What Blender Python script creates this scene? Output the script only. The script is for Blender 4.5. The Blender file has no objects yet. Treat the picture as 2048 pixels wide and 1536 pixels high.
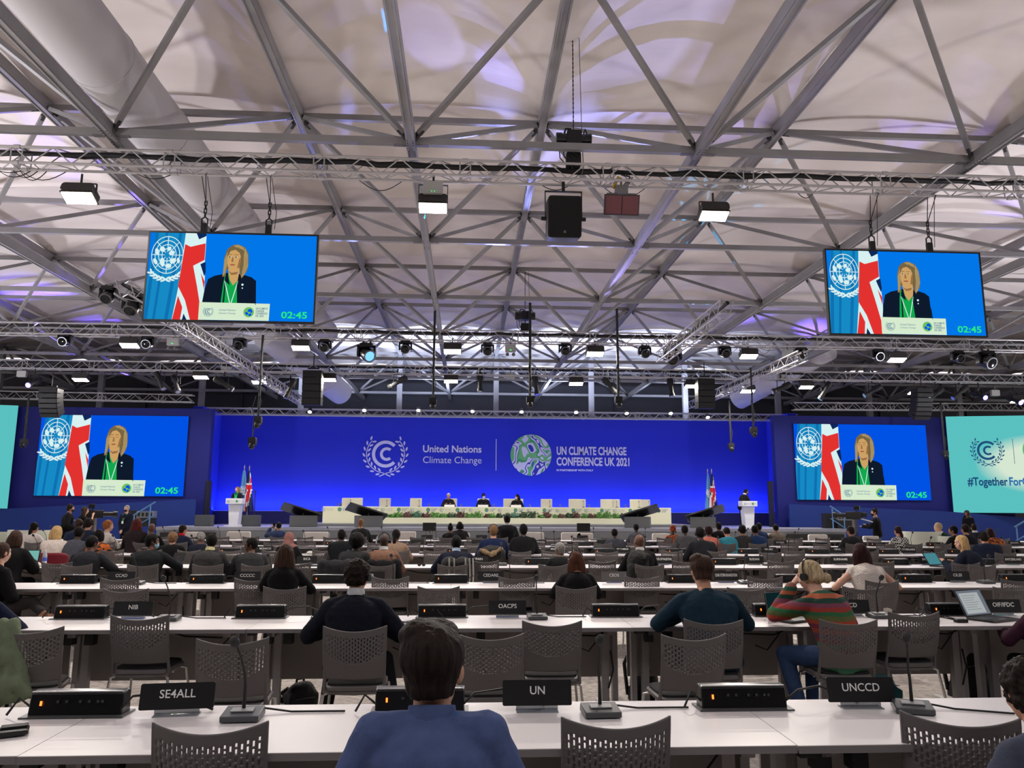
import bpy, bmesh, math, random
import numpy as np
from mathutils import Vector as V, Matrix as M, Euler, noise

random.seed(7)
PI = math.pi
sc = bpy.context.scene
COL = sc.collection
# ---------------------------------------------------------------- camera
FPX, YAW, PITCH, ROLL, CH = 1525.0, .0584, .1600, .0046, 1.7
F_ = V((math.sin(YAW) * math.cos(PITCH), math.cos(YAW) * math.cos(PITCH), math.sin(PITCH)))
r_ = V((math.cos(YAW), -math.sin(YAW), 0)); u_ = r_.cross(F_)
R_ = r_ * math.cos(ROLL) + u_ * math.sin(ROLL); U_ = -r_ * math.sin(ROLL) + u_ * math.cos(ROLL)
CP = V((0, 0, CH))


def ray(x, y): return F_ + R_ * ((x - 1024) / FPX) - U_ * ((y - 768) / FPX)
def at(x, y, Y):            # photo pixel -> point of the hall at distance Y
    d = ray(x, y); return CP + d * (Y / d.y)
def az(x, y, z):            # photo pixel -> point of the hall at height z
    d = ray(x, y); return CP + d * ((z - CH) / d.z)
def proj(p):
    p = V(p) - CP; z = p.dot(F_)
    if z < .2: return (-9999, -9999)
    return (1024 + FPX * p.dot(R_) / z, 768 - FPX * p.dot(U_) / z)


cam = bpy.data.objects.new('camera', bpy.data.cameras.new('camera')); COL.objects.link(cam)
cam.data.sensor_width = 36; cam.data.lens = 36 * FPX / 2048; cam.data.clip_start = .05; cam.data.clip_end = 300
cam.matrix_world = M(((R_.x, U_.x, -F_.x, 0), (R_.y, U_.y, -F_.y, 0), (R_.z, U_.z, -F_.z, CH), (0, 0, 0, 1)))
sc.camera = cam

# ---------------------------------------------------------------- materials
def lin(c):
    return tuple(((v / 255) / 12.92 if v / 255 <= .04045 else ((v / 255 + .055) / 1.055) ** 2.4) for v in c)


_m = {}
def mat(name, rgb=(128, 128, 128), rough=.6, metal=0., emit=None, es=1., var=0., vs=8., bump=0., bs=60., stretch=None, trans=0., spec=.5):
    if name in _m: return _m[name]
    m = bpy.data.materials.new(name); m.use_nodes = True; nt = m.node_tree; n = nt.nodes; L = nt.links
    b = n['Principled BSDF']; c = (*lin(rgb), 1)
    b.inputs['Base Color'].default_value = c; b.inputs['Roughness'].default_value = rough; b.inputs['Metallic'].default_value = metal
    b.inputs['Specular IOR Level'].default_value = spec
    if trans: b.inputs['Transmission Weight'].default_value = trans
    if emit:
        b.inputs['Emission Color'].default_value = (*lin(emit), 1); b.inputs['Emission Strength'].default_value = es
    if var or bump:
        tc = n.new('ShaderNodeTexCoord'); src = tc.outputs['Object']
        if stretch:
            mp = n.new('ShaderNodeMapping'); mp.inputs['Scale'].default_value = stretch; L.new(src, mp.inputs['Vector']); src = mp.outputs['Vector']
    if var:
        t = n.new('ShaderNodeTexNoise'); t.inputs['Scale'].default_value = vs; t.inputs['Detail'].default_value = 3; L.new(src, t.inputs['Vector'])
        r = n.new('ShaderNodeValToRGB'); r.color_ramp.elements[0].position = .32; r.color_ramp.elements[1].position = .68
        r.color_ramp.elements[0].color = (*[v * (1 - var) for v in c[:3]], 1); r.color_ramp.elements[1].color = (*[min(1, v * (1 + var)) for v in c[:3]], 1)
        L.new(t.outputs['Fac'], r.inputs['Fac']); L.new(r.outputs['Color'], b.inputs['Base Color'])
    if bump:
        t2 = n.new('ShaderNodeTexNoise'); t2.inputs['Scale'].default_value = bs; t2.inputs['Detail'].default_value = 2; L.new(src, t2.inputs['Vector'])
        bp = n.new('ShaderNodeBump'); bp.inputs['Strength'].default_value = bump; bp.inputs['Distance'].default_value = .02
        L.new(t2.outputs['Fac'], bp.inputs['Height']); L.new(bp.outputs['Normal'], b.inputs['Normal'])
    _m[name] = m; return m


def emat(name, rgb, s=1.):      # something that gives off light: screens, lamps
    if name in _m: return _m[name]
    m = bpy.data.materials.new(name); m.use_nodes = True; nt = m.node_tree; nt.nodes.clear()
    e = nt.nodes.new('ShaderNodeEmission'); o = nt.nodes.new('ShaderNodeOutputMaterial')
    e.inputs[0].default_value = (*lin(rgb), 1); e.inputs[1].default_value = s
    nt.links.new(e.outputs[0], o.inputs[0]); _m[name] = m
    if s <= 1.5: m.cycles.emission_sampling = 'NONE'
    return m


# ---------------------------------------------------------------- mesh builder
class MB:
    def __init__(s): s.v = []; s.f = []; s.m = []; s.k = 0
    def add(s, vs, fs, k=None):
        o = len(s.v); s.v += [tuple(p) for p in vs]; s.f += [tuple(i + o for i in f) for f in fs]; s.m += [s.k if k is None else k] * len(fs); return s
    def box(s, c, d, R=None, k=None, tap=1.):
        c = V(c); h = [x / 2 for x in d]; vs = []
        for z in (-1, 1):
            t = tap if z > 0 else 1
            for x, y in ((-1, -1), (1, -1), (1, 1), (-1, 1)):
                p = V((x * h[0] * t, y * h[1] * t, z * h[2])); vs.append(c + (R @ p if R else p))
        return s.add(vs, [(3, 2, 1, 0), (4, 5, 6, 7), (0, 1, 5, 4), (1, 2, 6, 5), (2, 3, 7, 6), (3, 0, 4, 7)], k)
    def bx(s, x0, x1, y0, y1, z0, z1, k=None):
        return s.box(((x0 + x1) / 2, (y0 + y1) / 2, (z0 + z1) / 2), (x1 - x0, y1 - y0, z1 - z0), None, k)
    def rbox(s, c, d, r, R=None, k=None, n=3):       # box with rounded vertical edges (rounded in the XZ outline, thick in Y)
        pts = []
        w, h = d[0] / 2 - r, d[2] / 2 - r
        for q, (sx, sz) in enumerate(((1, 1), (-1, 1), (-1, -1), (1, -1))):
            for j in range(n + 1):
                a = PI / 2 * (q + j / n); pts.append((sx * w + r * math.cos(a), sz * h + r * math.sin(a)))
        N = len(pts); vs = []
        for y in (-d[1] / 2, d[1] / 2):
            for x, z in pts:
                p = V((x, y, z)); vs.append(V(c) + (R @ p if R else p))
        fs = [tuple(range(N)), tuple(range(2 * N - 1, N - 1, -1))] + [(i + N, (i + 1) % N + N, (i + 1) % N, i) for i in range(N)]
        return s.add(vs, fs, k)
    def tube(s, pts, r, n=8, k=None, cap=True):
        pts = [V(p) for p in pts]; rs = r if isinstance(r, (list, tuple)) else [r] * len(pts)
        vs = []; t0 = (pts[1] - pts[0]).normalized(); up = V((0, 0, 1)) if abs(t0.z) < .9 else V((1, 0, 0))
        a = t0.cross(up).normalized()
        for i, p in enumerate(pts):
            t = (pts[min(i + 1, len(pts) - 1)] - pts[max(i - 1, 0)]).normalized()
            a = (a - t * a.dot(t)).normalized(); b = t.cross(a)
            for j in range(n):
                q = 2 * PI * (j + .5) / n; vs.append(p + (a * math.cos(q) + b * math.sin(q)) * rs[i])
        fs = [(i * n + j, i * n + (j + 1) % n, (i + 1) * n + (j + 1) % n, (i + 1) * n + j) for i in range(len(pts) - 1) for j in range(n)]
        if cap: fs += [tuple(range(n - 1, -1, -1)), tuple((len(pts) - 1) * n + j for j in range(n))]
        return s.add(vs, fs, k)
    def bar(s, a, b, w, h=None, k=None):             # square section bar
        a = V(a); b = V(b); t = (b - a).normalized(); up = V((0, 0, 1)) if abs(t.z) < .95 else V((0, 1, 0))
        x = t.cross(up).normalized(); y = x.cross(t); h = h or w; vs = []
        for p in (a, b):
            for i, j in ((-1, -1), (1, -1), (1, 1), (-1, 1)): vs.append(p + x * (i * w / 2) + y * (j * h / 2))
        return s.add(vs, [(3, 2, 1, 0), (4, 5, 6, 7), (0, 1, 5, 4), (1, 2, 6, 5), (2, 3, 7, 6), (3, 0, 4, 7)], k)
    def lathe(s, prof, n=16, T=None, k=None):        # (r,z) profile around z
        vs = []
        for r, z in prof:
            for j in range(n):
                q = 2 * PI * j / n; p = V((r * math.cos(q), r * math.sin(q), z)); vs.append(T @ p if T else p)
        fs = [(i * n + j, i * n + (j + 1) % n, (i + 1) * n + (j + 1) % n, (i + 1) * n + j) for i in range(len(prof) - 1) for j in range(n)]
        fs += [tuple(range(n - 1, -1, -1)), tuple((len(prof) - 1) * n + j for j in range(n))]
        return s.add(vs, fs, k)
    def ell(s, c, r, R=None, n=12, k=None):
        c = V(c); r = (r, r, r) if not isinstance(r, (tuple, list)) else r; vs = []; m = max(4, n // 2 + 1)
        for i in range(1, m):
            th = PI * i / m
            for j in range(n):
                q = 2 * PI * j / n; p = V((r[0] * math.sin(th) * math.cos(q), r[1] * math.sin(th) * math.sin(q), r[2] * math.cos(th)))
                vs.append(c + (R @ p if R else p))
        for z in (r[2], -r[2]):
            p = V((0, 0, z)); vs.append(c + (R @ p if R else p))
        a, b = len(vs) - 2, len(vs) - 1
        fs = [((i) * n + (j + 1) % n, i * n + j, (i + 1) * n + j, (i + 1) * n + (j + 1) % n) for i in range(m - 2) for j in range(n)]
        fs += [(a, j, (j + 1) % n) for j in range(n)] + [(b, (m - 2) * n + (j + 1) % n, (m - 2) * n + j) for j in range(n)]
        return s.add(vs, fs, k)
    def cone(s, p0, p1, r0, r1, n=12, k=None, flat=(1, 1)):  # tapered capsule
        p0 = V(p0); p1 = V(p1); t = (p1 - p0); L = t.length; t.normalize()
        up = V((0, 1, 0)) if abs(t.y) < .9 else V((1, 0, 0)); x = t.cross(up).normalized(); y = x.cross(t)
        prof = [(r0 * math.cos(a), -r0 * math.sin(a)) for a in (1.45, .9, .4)] + [(r0, 0), ((r0 + r1) / 2, L / 2), (r1, L)] + [(r1 * math.cos(a), L + r1 * math.sin(a)) for a in (.4, .9, 1.45)]
        vs = [p0 + t * z + x * (r * math.cos(2 * PI * j / n) * flat[0]) + y * (r * math.sin(2 * PI * j / n) * flat[1]) for r, z in prof for j in range(n)]
        fs = [(i * n + j, i * n + (j + 1) % n, (i + 1) * n + (j + 1) % n, (i + 1) * n + j) for i in range(len(prof) - 1) for j in range(n)]
        fs += [tuple(range(n - 1, -1, -1)), tuple((len(prof) - 1) * n + j for j in range(n))]
        return s.add(vs, fs, k)
    def loft(s, rings, k=None, cap=True):
        n = len(rings[0]); vs = [p for r in rings for p in r]
        fs = [(i * n + j, i * n + (j + 1) % n, (i + 1) * n + (j + 1) % n, (i + 1) * n + j) for i in range(len(rings) - 1) for j in range(n)]
        if cap: fs += [tuple(range(n - 1, -1, -1)), tuple((len(rings) - 1) * n + j for j in range(n))]
        return s.add(vs, fs, k)
    def prism(s, poly, y0, y1, k=None):              # polygon in XZ extruded along Y
        n = len(poly); vs = [(x, y0, z) for x, z in poly] + [(x, y1, z) for x, z in poly]
        return s.add(vs, [tuple(range(n)), tuple(range(2 * n - 1, n - 1, -1))] + [((i + 1) % n, i, i + n, (i + 1) % n + n) for i in range(n)], k)
    def prismx(s, poly, x0, x1, k=None):             # polygon in YZ extruded along X
        n = len(poly); vs = [(x0, y, z) for y, z in poly] + [(x1, y, z) for y, z in poly]
        return s.add(vs, [tuple(range(n)), tuple(range(2 * n - 1, n - 1, -1))] + [((i + 1) % n, i, i + n, (i + 1) % n + n) for i in range(n)], k)
    def mesh(s, name, mats, smooth=True):
        me = bpy.data.meshes.new(name); me.from_pydata(s.v, [], s.f)
        for m in (mats if isinstance(mats, (list, tuple)) else [mats]): me.materials.append(m)
        if any(s.m): me.polygons.foreach_set('material_index', s.m)
        bm = bmesh.new(); bm.from_mesh(me); bmesh.ops.recalc_face_normals(bm, faces=bm.faces); bm.to_mesh(me); bm.free()
        if smooth:
            me.polygons.foreach_set('use_smooth', [True] * len(me.polygons)); me.set_sharp_from_angle(angle=.7)
        me.update(); return me
    def build(s, name, mats, parent=None, smooth=True, bevel=0):
        return put(name, s.mesh(name, mats, smooth), parent, bevel)


def put(name, me, parent=None, bevel=0):
    o = bpy.data.objects.new(name, me); COL.objects.link(o)
    if parent: o.parent = parent
    if bevel:
        b = o.modifiers.new('b', 'BEVEL'); b.width = bevel; b.segments = 2; b.limit_method = 'ANGLE'
    return o


def thing(name, label, cat, loc=(0, 0, 0), rz=0, group=None, scale=1.):
    o = bpy.data.objects.new(name, None); COL.objects.link(o); o.empty_display_size = .1
    o.location = loc; o.rotation_euler = (0, 0, rz); o.scale = (scale,) * 3
    o['label'] = label; o['category'] = cat
    if group: o['group'] = group
    return o


def tag(o, label, cat, group=None, kind=None):
    o['label'] = label; o['category'] = cat
    if group: o['group'] = group
    if kind: o['kind'] = kind
    return o


def struct(o, label=None):
    o['kind'] = 'structure'
    if label: o['label'] = label
    return o


def dup(root, label, loc=None, rz=None, group=None, scale=None):
    def cp(o, par):
        c = o.copy(); COL.objects.link(c)
        if par: c.parent = par; c.matrix_parent_inverse = o.matrix_parent_inverse
        for ch in KIDS.get(o.name, []): cp(ch, c)
        return c
    KIDS = {}
    for o in root.children_recursive: KIDS.setdefault(o.parent.name, []).append(o)
    r = cp(root, None); r['label'] = label
    if loc is not None: r.location = loc
    if rz is not None: r.rotation_euler = (0, 0, rz)
    if group: r['group'] = group
    if scale: r.scale = (scale,) * 3
    return r


def rotz(a): return M.Rotation(a, 3, 'Z')
def rotx(a): return M.Rotation(a, 3, 'X')
def roty(a): return M.Rotation(a, 3, 'Y')
ORD = 'first second third fourth fifth sixth seventh eighth ninth tenth eleventh twelfth thirteenth fourteenth fifteenth sixteenth seventeenth eighteenth nineteenth twentieth'.split() + ['twenty-' + w for w in 'first second third fourth fifth sixth seventh eighth ninth'.split()] + ['thirtieth'] + ['thirty-' + w for w in 'first second third fourth fifth sixth seventh eighth ninth'.split()] + ['fortieth']
TS = bpy.data.scenes.new('workbench')      # scratch scene, removed at the end


def evaluated(o):
    TS.collection.objects.link(o); vl = TS.view_layers[0]; vl.update()
    return bpy.data.meshes.new_from_object(o.evaluated_get(vl.depsgraph))


def text_geo(s, size=1., off=0., xs=1., space=1.):
    """outline text as flat faces: list of (x, z) verts and faces, left aligned, baseline 0"""
    cu = bpy.data.curves.new('t', 'FONT'); cu.body = s; cu.size = size; cu.offset = off; cu.resolution_u = 3; cu.space_character = space
    o = bpy.data.objects.new('t', cu)
    me = evaluated(o)
    vs = [(v.co.x * xs, v.co.y) for v in me.vertices]; fs = [tuple(p.vertices) for p in me.polygons]
    bpy.data.objects.remove(o); bpy.data.curves.remove(cu); bpy.data.meshes.remove(me)
    w = max(v[0] for v in vs) if vs else 0
    return vs, fs, w


class D2(MB):
    """flat artwork in local XZ, facing -Y; later layers sit a hair in front"""
    def __init__(s, step=.0015): MB.__init__(s); s.step = step; s.l = 0
    def P(s, pts, k, l=None):
        y = -(s.l if l is None else l) * s.step; s.add([(x, y, z) for x, z in pts], [tuple(range(len(pts)))], k)
    def T(s, txt, x, z, size, k, al='l', off=0., xs=1., l=None, fit=None, space=1.):
        vs, fs, w = text_geo(txt, size, off, xs, space)
        q = (fit / w) if fit else 1.
        w2 = w * q; ox = x - (w2 / 2 if al == 'c' else w2 if al == 'r' else 0); y = -(s.l if l is None else l) * s.step
        s.add([(ox + a * q, y, z + b) for a, b in vs], fs, k)
    def O(s, cx, cz, rx, rz, k, n=24, l=None, rot=0):
        c, si = math.cos(rot), math.sin(rot)
        s.P([(cx + rx * math.cos(2 * PI * j / n) * c - rz * math.sin(2 * PI * j / n) * si, cz + rx * math.cos(2 * PI * j / n) * si + rz * math.sin(2 * PI * j / n) * c) for j in range(n)], k, l)
    def ring(s, cx, cz, r0, r1, a0, a1, k, n=32, l=None, sx=1.):
        for j in range(n):
            a, b = a0 + (a1 - a0) * j / n, a0 + (a1 - a0) * (j + 1) / n
            s.P([(cx + r0 * math.cos(a) * sx, cz + r0 * math.sin(a)), (cx + r1 * math.cos(a) * sx, cz + r1 * math.sin(a)), (cx + r1 * math.cos(b) * sx, cz + r1 * math.sin(b)), (cx + r0 * math.cos(b) * sx, cz + r0 * math.sin(b))], k, l)
    def line(s, x0, z0, x1, z1, w, k, l=None):
        d = V((x1 - x0, z1 - z0)); d.normalize(); nx, nz = -d.y * w / 2, d.x * w / 2
        s.P([(x0 + nx, z0 + nz), (x0 - nx, z0 - nz), (x1 - nx, z1 - nz), (x1 + nx, z1 + nz)], k, l)
    def laurel(s, cx, cz, R, k, sx=1., leaves=8, w=.13, l=None):
        for sg in (-1, 1):
            s.ring(cx, cz, R * .93, R * .97, -PI / 2 + sg * .12, -PI / 2 + sg * 2.35, k, 14, l, sx)
            for j in range(leaves):
                a = -PI / 2 + sg * (.35 + 2.05 * j / (leaves - 1))
                for q, rr in ((1, 1.08), (-1, .84)):
                    tx = cx + R * rr * math.cos(a) * sx; tz = cz + R * rr * math.sin(a)
                    s.O(tx, tz, R * w, R * w * .42, k, 8, l, a + sg * (PI / 2) - sg * q * .55)
            s.line(cx + sg * R * .28, cz - R * 1.12, cx - sg * R * .1, cz - R * .95, R * .05, k, l)
    def cc(s, cx, cz, R, k, l=None):                   # wreathed double C emblem
        s.laurel(cx, cz, R, k, l=l, w=.11)
        s.ring(cx, cz, R * .52, R * .68, .75, 2 * PI - .75, k, 30, l)
        s.ring(cx + R * .06, cz, R * .2, R * .34, .85, 2 * PI - .85, k, 22, l)
    def un_map(s, cx, cz, R, k, l=None, sx=1.):           # globe grid inside a wreath on the pale blue flag
        for q in (.34, .56, .78, 1.0): s.ring(cx, cz, R * q - R * .022, R * q + R * .022, 0, 2 * PI, k, 28, l, sx)
        for j in range(8):
            a = PI * j / 4; s.line(cx + R * .16 * math.cos(a) * sx, cz + R * .16 * math.sin(a), cx + R * math.cos(a) * sx, cz + R * math.sin(a), R * .035, k, l)
        for a, q, w, h, ro in ((.4, .3, .2, .12, .4), (1.3, .35, .16, .1, 1.), (2.4, .45, .2, .13, 2.2), (2.9, .68, .13, .2, .3), (4.1, .5, .15, .25, .2), (4.9, .6, .2, .13, 0), (5.6, .5, .22, .14, .6), (5.9, .78, .1, .16, .2), (3.6, .82, .12, .18, .5)):
            s.O(cx + R * q * math.cos(a) * sx, cz + R * q * math.sin(a), R * w * sx, R * h, k, 9, l, ro)
# ---------------------------------------------------------------- shared materials
ALU = mat('painted_aluminium', (142, 140, 142), .5, .15, var=.08, vs=2)
ALU2 = mat('galvanised_steel', (190, 190, 192), .38, .55, var=.06, vs=3)
DARKJ = mat('dark_joint', (60, 58, 60), .6, .3)
TRUSS = mat('truss_aluminium', (190, 188, 190), .35, .5)
BLK = mat('matt_black', (14, 14, 15), .6)
BLKG = mat('satin_black', (12, 12, 14), .3)
GREYP = mat('grey_plastic', (98, 93, 93), .5)
WHITE = mat('white_laminate', (222, 217, 218), .38, var=.02, vs=3)
EDGE = mat('grey_edge', (128, 122, 124), .55)
PANEL = mat('grey_desk_panel', (150, 143, 141), .7, var=.04, vs=4)
LEGM = mat('desk_leg_grey', (150, 145, 145), .5, .2)
CHROME = mat('chrome', (205, 203, 200), .22, .9)
STAGEG = mat('stage_grey', (120, 122, 126), .6, var=.05, vs=3)
NAVY = mat('navy_wall', (4, 17, 118), .7, var=.05, vs=1.2)
NAVY2 = mat('blue_low_wall', (10, 46, 128), .7, var=.05, vs=1.2)
CREAM = mat('cream_laminate', (232, 232, 205), .5)

# ---------------------------------------------------------------- roof frame geometry
X0, Y0, SX, SY, ZL, ZU = -1.03, 12.35, 5.0, 4.9, 7.88, 9.59


def lowN(i, j): return V((X0 + SX * i, Y0 + SY * j, ZL))
def upN(i, j): return V((X0 + SX * (i + .5), Y0 + SY * (j + .5), ZU))
def seen(p, m=350):
    x, y = proj(p); return -m < x < 2048 + m and -m < y < 1536 + m


fr = thing('roof_space_frame', 'grey metal double-layer space frame carrying the white tent roof', 'roof frame', (0, 0, 0))
def beam(name, a, b, w, h, m, big=True):
    b_ = MB(); b_.bar(a, b, w, h)
    if big:                                  # raised lips of the extrusion
        d = (V(b) - V(a)).normalized(); x = d.cross(V((0, 0, 1)))
        if x.length > .1:
            x.normalize()
            for s_ in (-1, 1): b_.bar(V(a) + x * s_ * w * .36 + V((0, 0, -h * .54)), V(b) + x * s_ * w * .36 + V((0, 0, -h * .54)), w * .16, h * .12)
    return b_.build(name, m, fr, smooth=False)


JR = range(-3, 7)
for i in range(-6, 8):
    beam('lower_beam', lowN(i, -3), lowN(i, 7), .15, .2, ALU)
    beam('upper_beam', upN(i, -3), upN(i, 6), .17, .22, ALU)
for j in range(-2, 8):
    beam('lower_crossbeam', lowN(-7, j), lowN(8, j), .1, .12, ALU, False)
    if j < 7: beam('upper_crossbeam', upN(-7, j), upN(7, j), .1, .12, ALU, False)
dl = []
for i in range(-6, 8):
    for j in range(-2, 8):
        for di in (-1, 0):
            for dj in (-1, 0):
                a = lowN(i, j); b = upN(i + di, j + dj)
                if j + dj > 6 or not (seen(a, 250) or seen(b, 250)): continue
                dl.append(((a + b).length if 0 else ((a + b) / 2 - CP).length, a, b))
dl.sort(key=lambda t: t[0])
rest = MB()
for n_, (_, a, b) in enumerate(dl):
    t = (b - a).normalized(); q = MB() if n_ < 96 else rest
    q.bar(a + t * .22, b - t * .22, .085, .085, 0)
    q.bar(a + t * .06, a + t * .32, .05, .1, 1); q.bar(b - t * .32, b - t * .06, .05, .1, 1)
    if n_ < 96: q.build('diagonal_brace', [ALU, DARKJ], fr, smooth=False)
rb = rest.build('diagonal_brace', [ALU, DARKJ], fr, smooth=False); rb['kind'] = 'stuff'
jn = MB()
for i in range(-6, 8):
    for j in range(-2, 7):
        p = lowN(i, j)
        for s_ in (-1, 1):
            jn.box(p + V((s_ * .2, 0, 0)), (.2, .09, .14), k=0); jn.box(p + V((s_ * .079, 0, 0)), (.01, .3, .15), k=0)
            for q in (-.28, -.2, -.12, .12, .2, .28): jn.box(p + V((s_ * .05, q, -.118)), (.022, .022, .012), k=1)
        if j < 6:
            p = upN(i, j)
            for s_ in (-1, 1): jn.box(p + V((s_ * .22, 0, 0)), (.2, .08, .12), k=0)
jn_o = jn.build('node_plates', [mat('node_plate', (120, 118, 120), .45, .5), DARKJ], fr, smooth=False); jn_o['kind'] = 'stuff'

# ---------------------------------------------------------------- tent skin (pinned at upper nodes, bulging between them)
N = 10
xs = [X0 + SX * (-7.5 + k / N) for k in range(17 * N + 1)]
ys = [Y0 + SY * (-2.5 + k / N) for k in range(9 * N + 1)]
vs = []; 
for y in ys:
    for x in xs:
        u = (x - X0) / SX - .5; v = (y - Y0) / SY - .5
        su = abs(math.sin(PI * u)); sv = abs(math.sin(PI * v))
        h = .14 + .55 * su ** .62 * (.45 + .55 * sv ** .5) + .10 * (sv ** .5)
        h += .018 * math.sin(y * 5.1 + .6 * math.sin(x * 1.1)) * su + .03 * noise.noise(V((x * .7, y * 2.2, 0)))
        vs.append((x, y, ZU + h))
W_ = len(xs)
roof = MB(); roof.add(vs, [(a + b * W_, a + 1 + b * W_, a + 1 + (b + 1) * W_, a + (b + 1) * W_) for b in range(len(ys) - 1) for a in range(W_ - 1)])
SKIN = mat('tent_fabric', (226, 216, 211), .62, var=.05, vs=.6, bump=.35, bs=2.2, stretch=(.5, 2.4, 1), spec=.35)
struct(roof.build('ceiling', SKIN), 'white fabric tent roof bulging between the frame nodes')

# ---------------------------------------------------------------- floor, back wall
fl = MB(); fl.bx(-45, 50, -6, 48, -.1, 0)
def floor_mat():
    m = mat('carpet', (190, 182, 175), .95, var=.28, vs=16, bump=.4, bs=220); return m
struct(fl.build('floor', floor_mat(), smooth=False), 'light grey speckled carpet')
bw = MB(); bw.bx(-40, 45, 44.3, 44.5, 0, 9.85)
for k in range(16): bw.bx(-40 + k * 5.4, -39.93 + k * 5.4, 44.2, 44.3, 0, 9.7)
struct(bw.build('wall_back', mat('grey_end_wall', (54, 54, 60), .8, var=.06, vs=.8), smooth=False), 'grey fabric end wall behind the stage')
bh = MB()
for z in (5.4, 6.9, 8.2): bh.bx(-40, 45, 44.05, 44.2, z - .06, z + .06)
struct(bh.build('trim_1', ALU, smooth=False))
for k in range(-5, 6):
    p = upN(k, 5); b_ = MB(); b_.bx(p.x - .13, p.x + .13, p.y - .12, p.y + .12, 0, ZU)
    o = b_.build('tent_post', ALU, smooth=False); tag(o, 'grey vertical tent post behind the stage wall, %s from the left' % ORD[k + 5], 'post', 'tent posts behind the stage')

# ---------------------------------------------------------------- white air ducts
DUCT = mat('white_duct_fabric', (200, 196, 198), .6, bump=.15, bs=3)
def duct(name, pts, r, lab):
    b_ = MB(); P_ = [V(p) for p in pts]; pp = []
    for i in range(len(P_) - 1):
        n_ = max(2, int((P_[i + 1] - P_[i]).length / 1.2))
        pp += [P_[i].lerp(P_[i + 1], k / n_) for k in range(n_)]
    pp.append(P_[-1]); b_.tube(pp, [r * (1 + .012 * ((i % 2) * 2 - 1)) for i in range(len(pp))], 28)
    t = thing(name, lab, 'air duct', pp[0]); o = b_.build('duct_sleeve', DUCT, t); o.location = -pp[0]
    for i in range(1, len(pp) - 1, 2): c = MB(); c.tube([pp[i] - (pp[i + 1] - pp[i]) * .02, pp[i] + (pp[i + 1] - pp[i]) * .02], r * 1.03, 28); o = c.build('seam_band', DUCT, t); o.location = -pp[0]
    return t


duct('air_duct', [(-6.0, 3.0, 8.85), (-6.0, 31.5, 8.85)], .55, 'long white fabric duct running through the roof frame at upper left')
duct('air_duct', [(-8.3, 31.0, 8.6), (-7.0, 33.4, 7.7), (-6.0, 36.2, 7.0)], .56, 'short white duct end sloping down at left above the stage wall')
duct('air_duct', [(15.6, 31.6, 8.6), (14.4, 33.8, 7.8), (13.2, 36.2, 7.0)], .56, 'short white duct end sloping down at right above the stage wall')
# ---------------------------------------------------------------- trusses
def truss(lab, p0, p1, a=.28, loom=True, group='box trusses hung under the roof', pitch=None, mat_=None):
    """p0,p1: bottom centre line of a square box truss"""
    p0 = V(p0); p1 = V(p1); t = (p1 - p0).normalized(); L = (p1 - p0).length; m = mat_ or TRUSS
    up = V((0, 0, 1)) if abs(t.z) < .9 else V((0, 1, 0)); side = t.cross(up).normalized(); up = side.cross(t)
    T = thing('box_truss', lab, 'truss', p0, 0, group)
    h = a / 2; cs = {(i, j): side * (i * h) + up * (h + j * h) for i in (-1, 1) for j in (-1, 1)}
    for c in cs.values(): b = MB(); b.tube([c, c + t * L], .024, 8); b.build('chord', m, T)
    n = max(2, round(L / (pitch or a * 1.15))); faces = [((-1, -1), (-1, 1)), ((1, -1), (1, 1)), ((-1, -1), (1, -1)), ((-1, 1), (1, 1))]
    for A, B in faces:
        b = MB()
        for k in range(n):
            q0, q1 = t * (L * k / n), t * (L * (k + 1) / n)
            x, y = (A, B) if k % 2 else (B, A)
            b.tube([cs[x] + q0, cs[y] + q1], .011, 5, cap=False)
        b.build('lattice_bracing', m, T)
    k = 2.0
    while k < L:
        c = MB()
        for q in cs.values(): c.tube([q + t * (k - .05), q + t * (k + .05)], .036, 8)
        for A, B in faces: c.tube([cs[A] + t * (k - .09), cs[B] + t * (k - .09)], .012, 5); c.tube([cs[A] + t * (k + .09), cs[B] + t * (k + .09)], .012, 5)
        k += 2.5; c.build('coupler', m, T)
    if loom:
        b = MB(); rr = random.Random(int(L * 10)); pts = []; k = 0
        while k < L: pts.append(t * k + up * (a * .82 + rr.uniform(-.02, .03)) + side * rr.uniform(-.02, .03)); k += .5
        for q in (0, .05): b.tube([p + V((0, q, rr.uniform(-.02, .02))) for p in pts], .04 if a > .25 else .03, 6)
        for _ in range(int(L * .5)):
            k = rr.uniform(.3, L - 1); w = rr.uniform(.3, .9); d = rr.uniform(.06, .26)
            b.tube([t * (k + w * s / 8) + up * (a * .1 - d * math.sin(PI * s / 8)) + side * -h for s in range(9)], .008, 4)
        b.build('cable_loom', BLK, T)
    return T


Y1, Y2, Y3, YS, YW = 12.6, 24.0, 30.0, 34.5, 33.0
truss('nearest horizontal box truss, crossing above both hung screens', (-9.6, Y1, 7.35), (12.0, Y1, 7.35))
truss('box truss in the middle carrying the row of black moving heads', (-18, Y2, 6.93), (21.5, Y2, 6.93), .34)
truss('box truss in front of the stage carrying the line array speakers', (-21.5, Y3, 6.88), (27, Y3, 6.88), .32)
truss('short side truss above the left stage screen', (-22.5, YW, 6.13), (-11.7, YW, 6.05), .3)
truss('short side truss above the right stage screen', (14.5, YW, 6.05), (28, YW, 6.15), .3)
truss('brightly lit box truss running along the top of the blue stage wall', (-11.7, YS, 5.72), (15.3, YS, 5.72), .28, loom=False)
truss('slanting truss running back to the stage on the left side', (-7.4, 16.2, 6.15), (-7.4, 34.2, 6.15), .29)
truss('short slanting truss above the gap left of the right hung screen', (5.9, 16.6, 6.1), (5.9, 22.6, 6.1), .3)
truss('slanting truss running back to the stage on the right side', (10.3, 22.5, 6.2), (10.3, 34.2, 6.2), .3)

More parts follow.
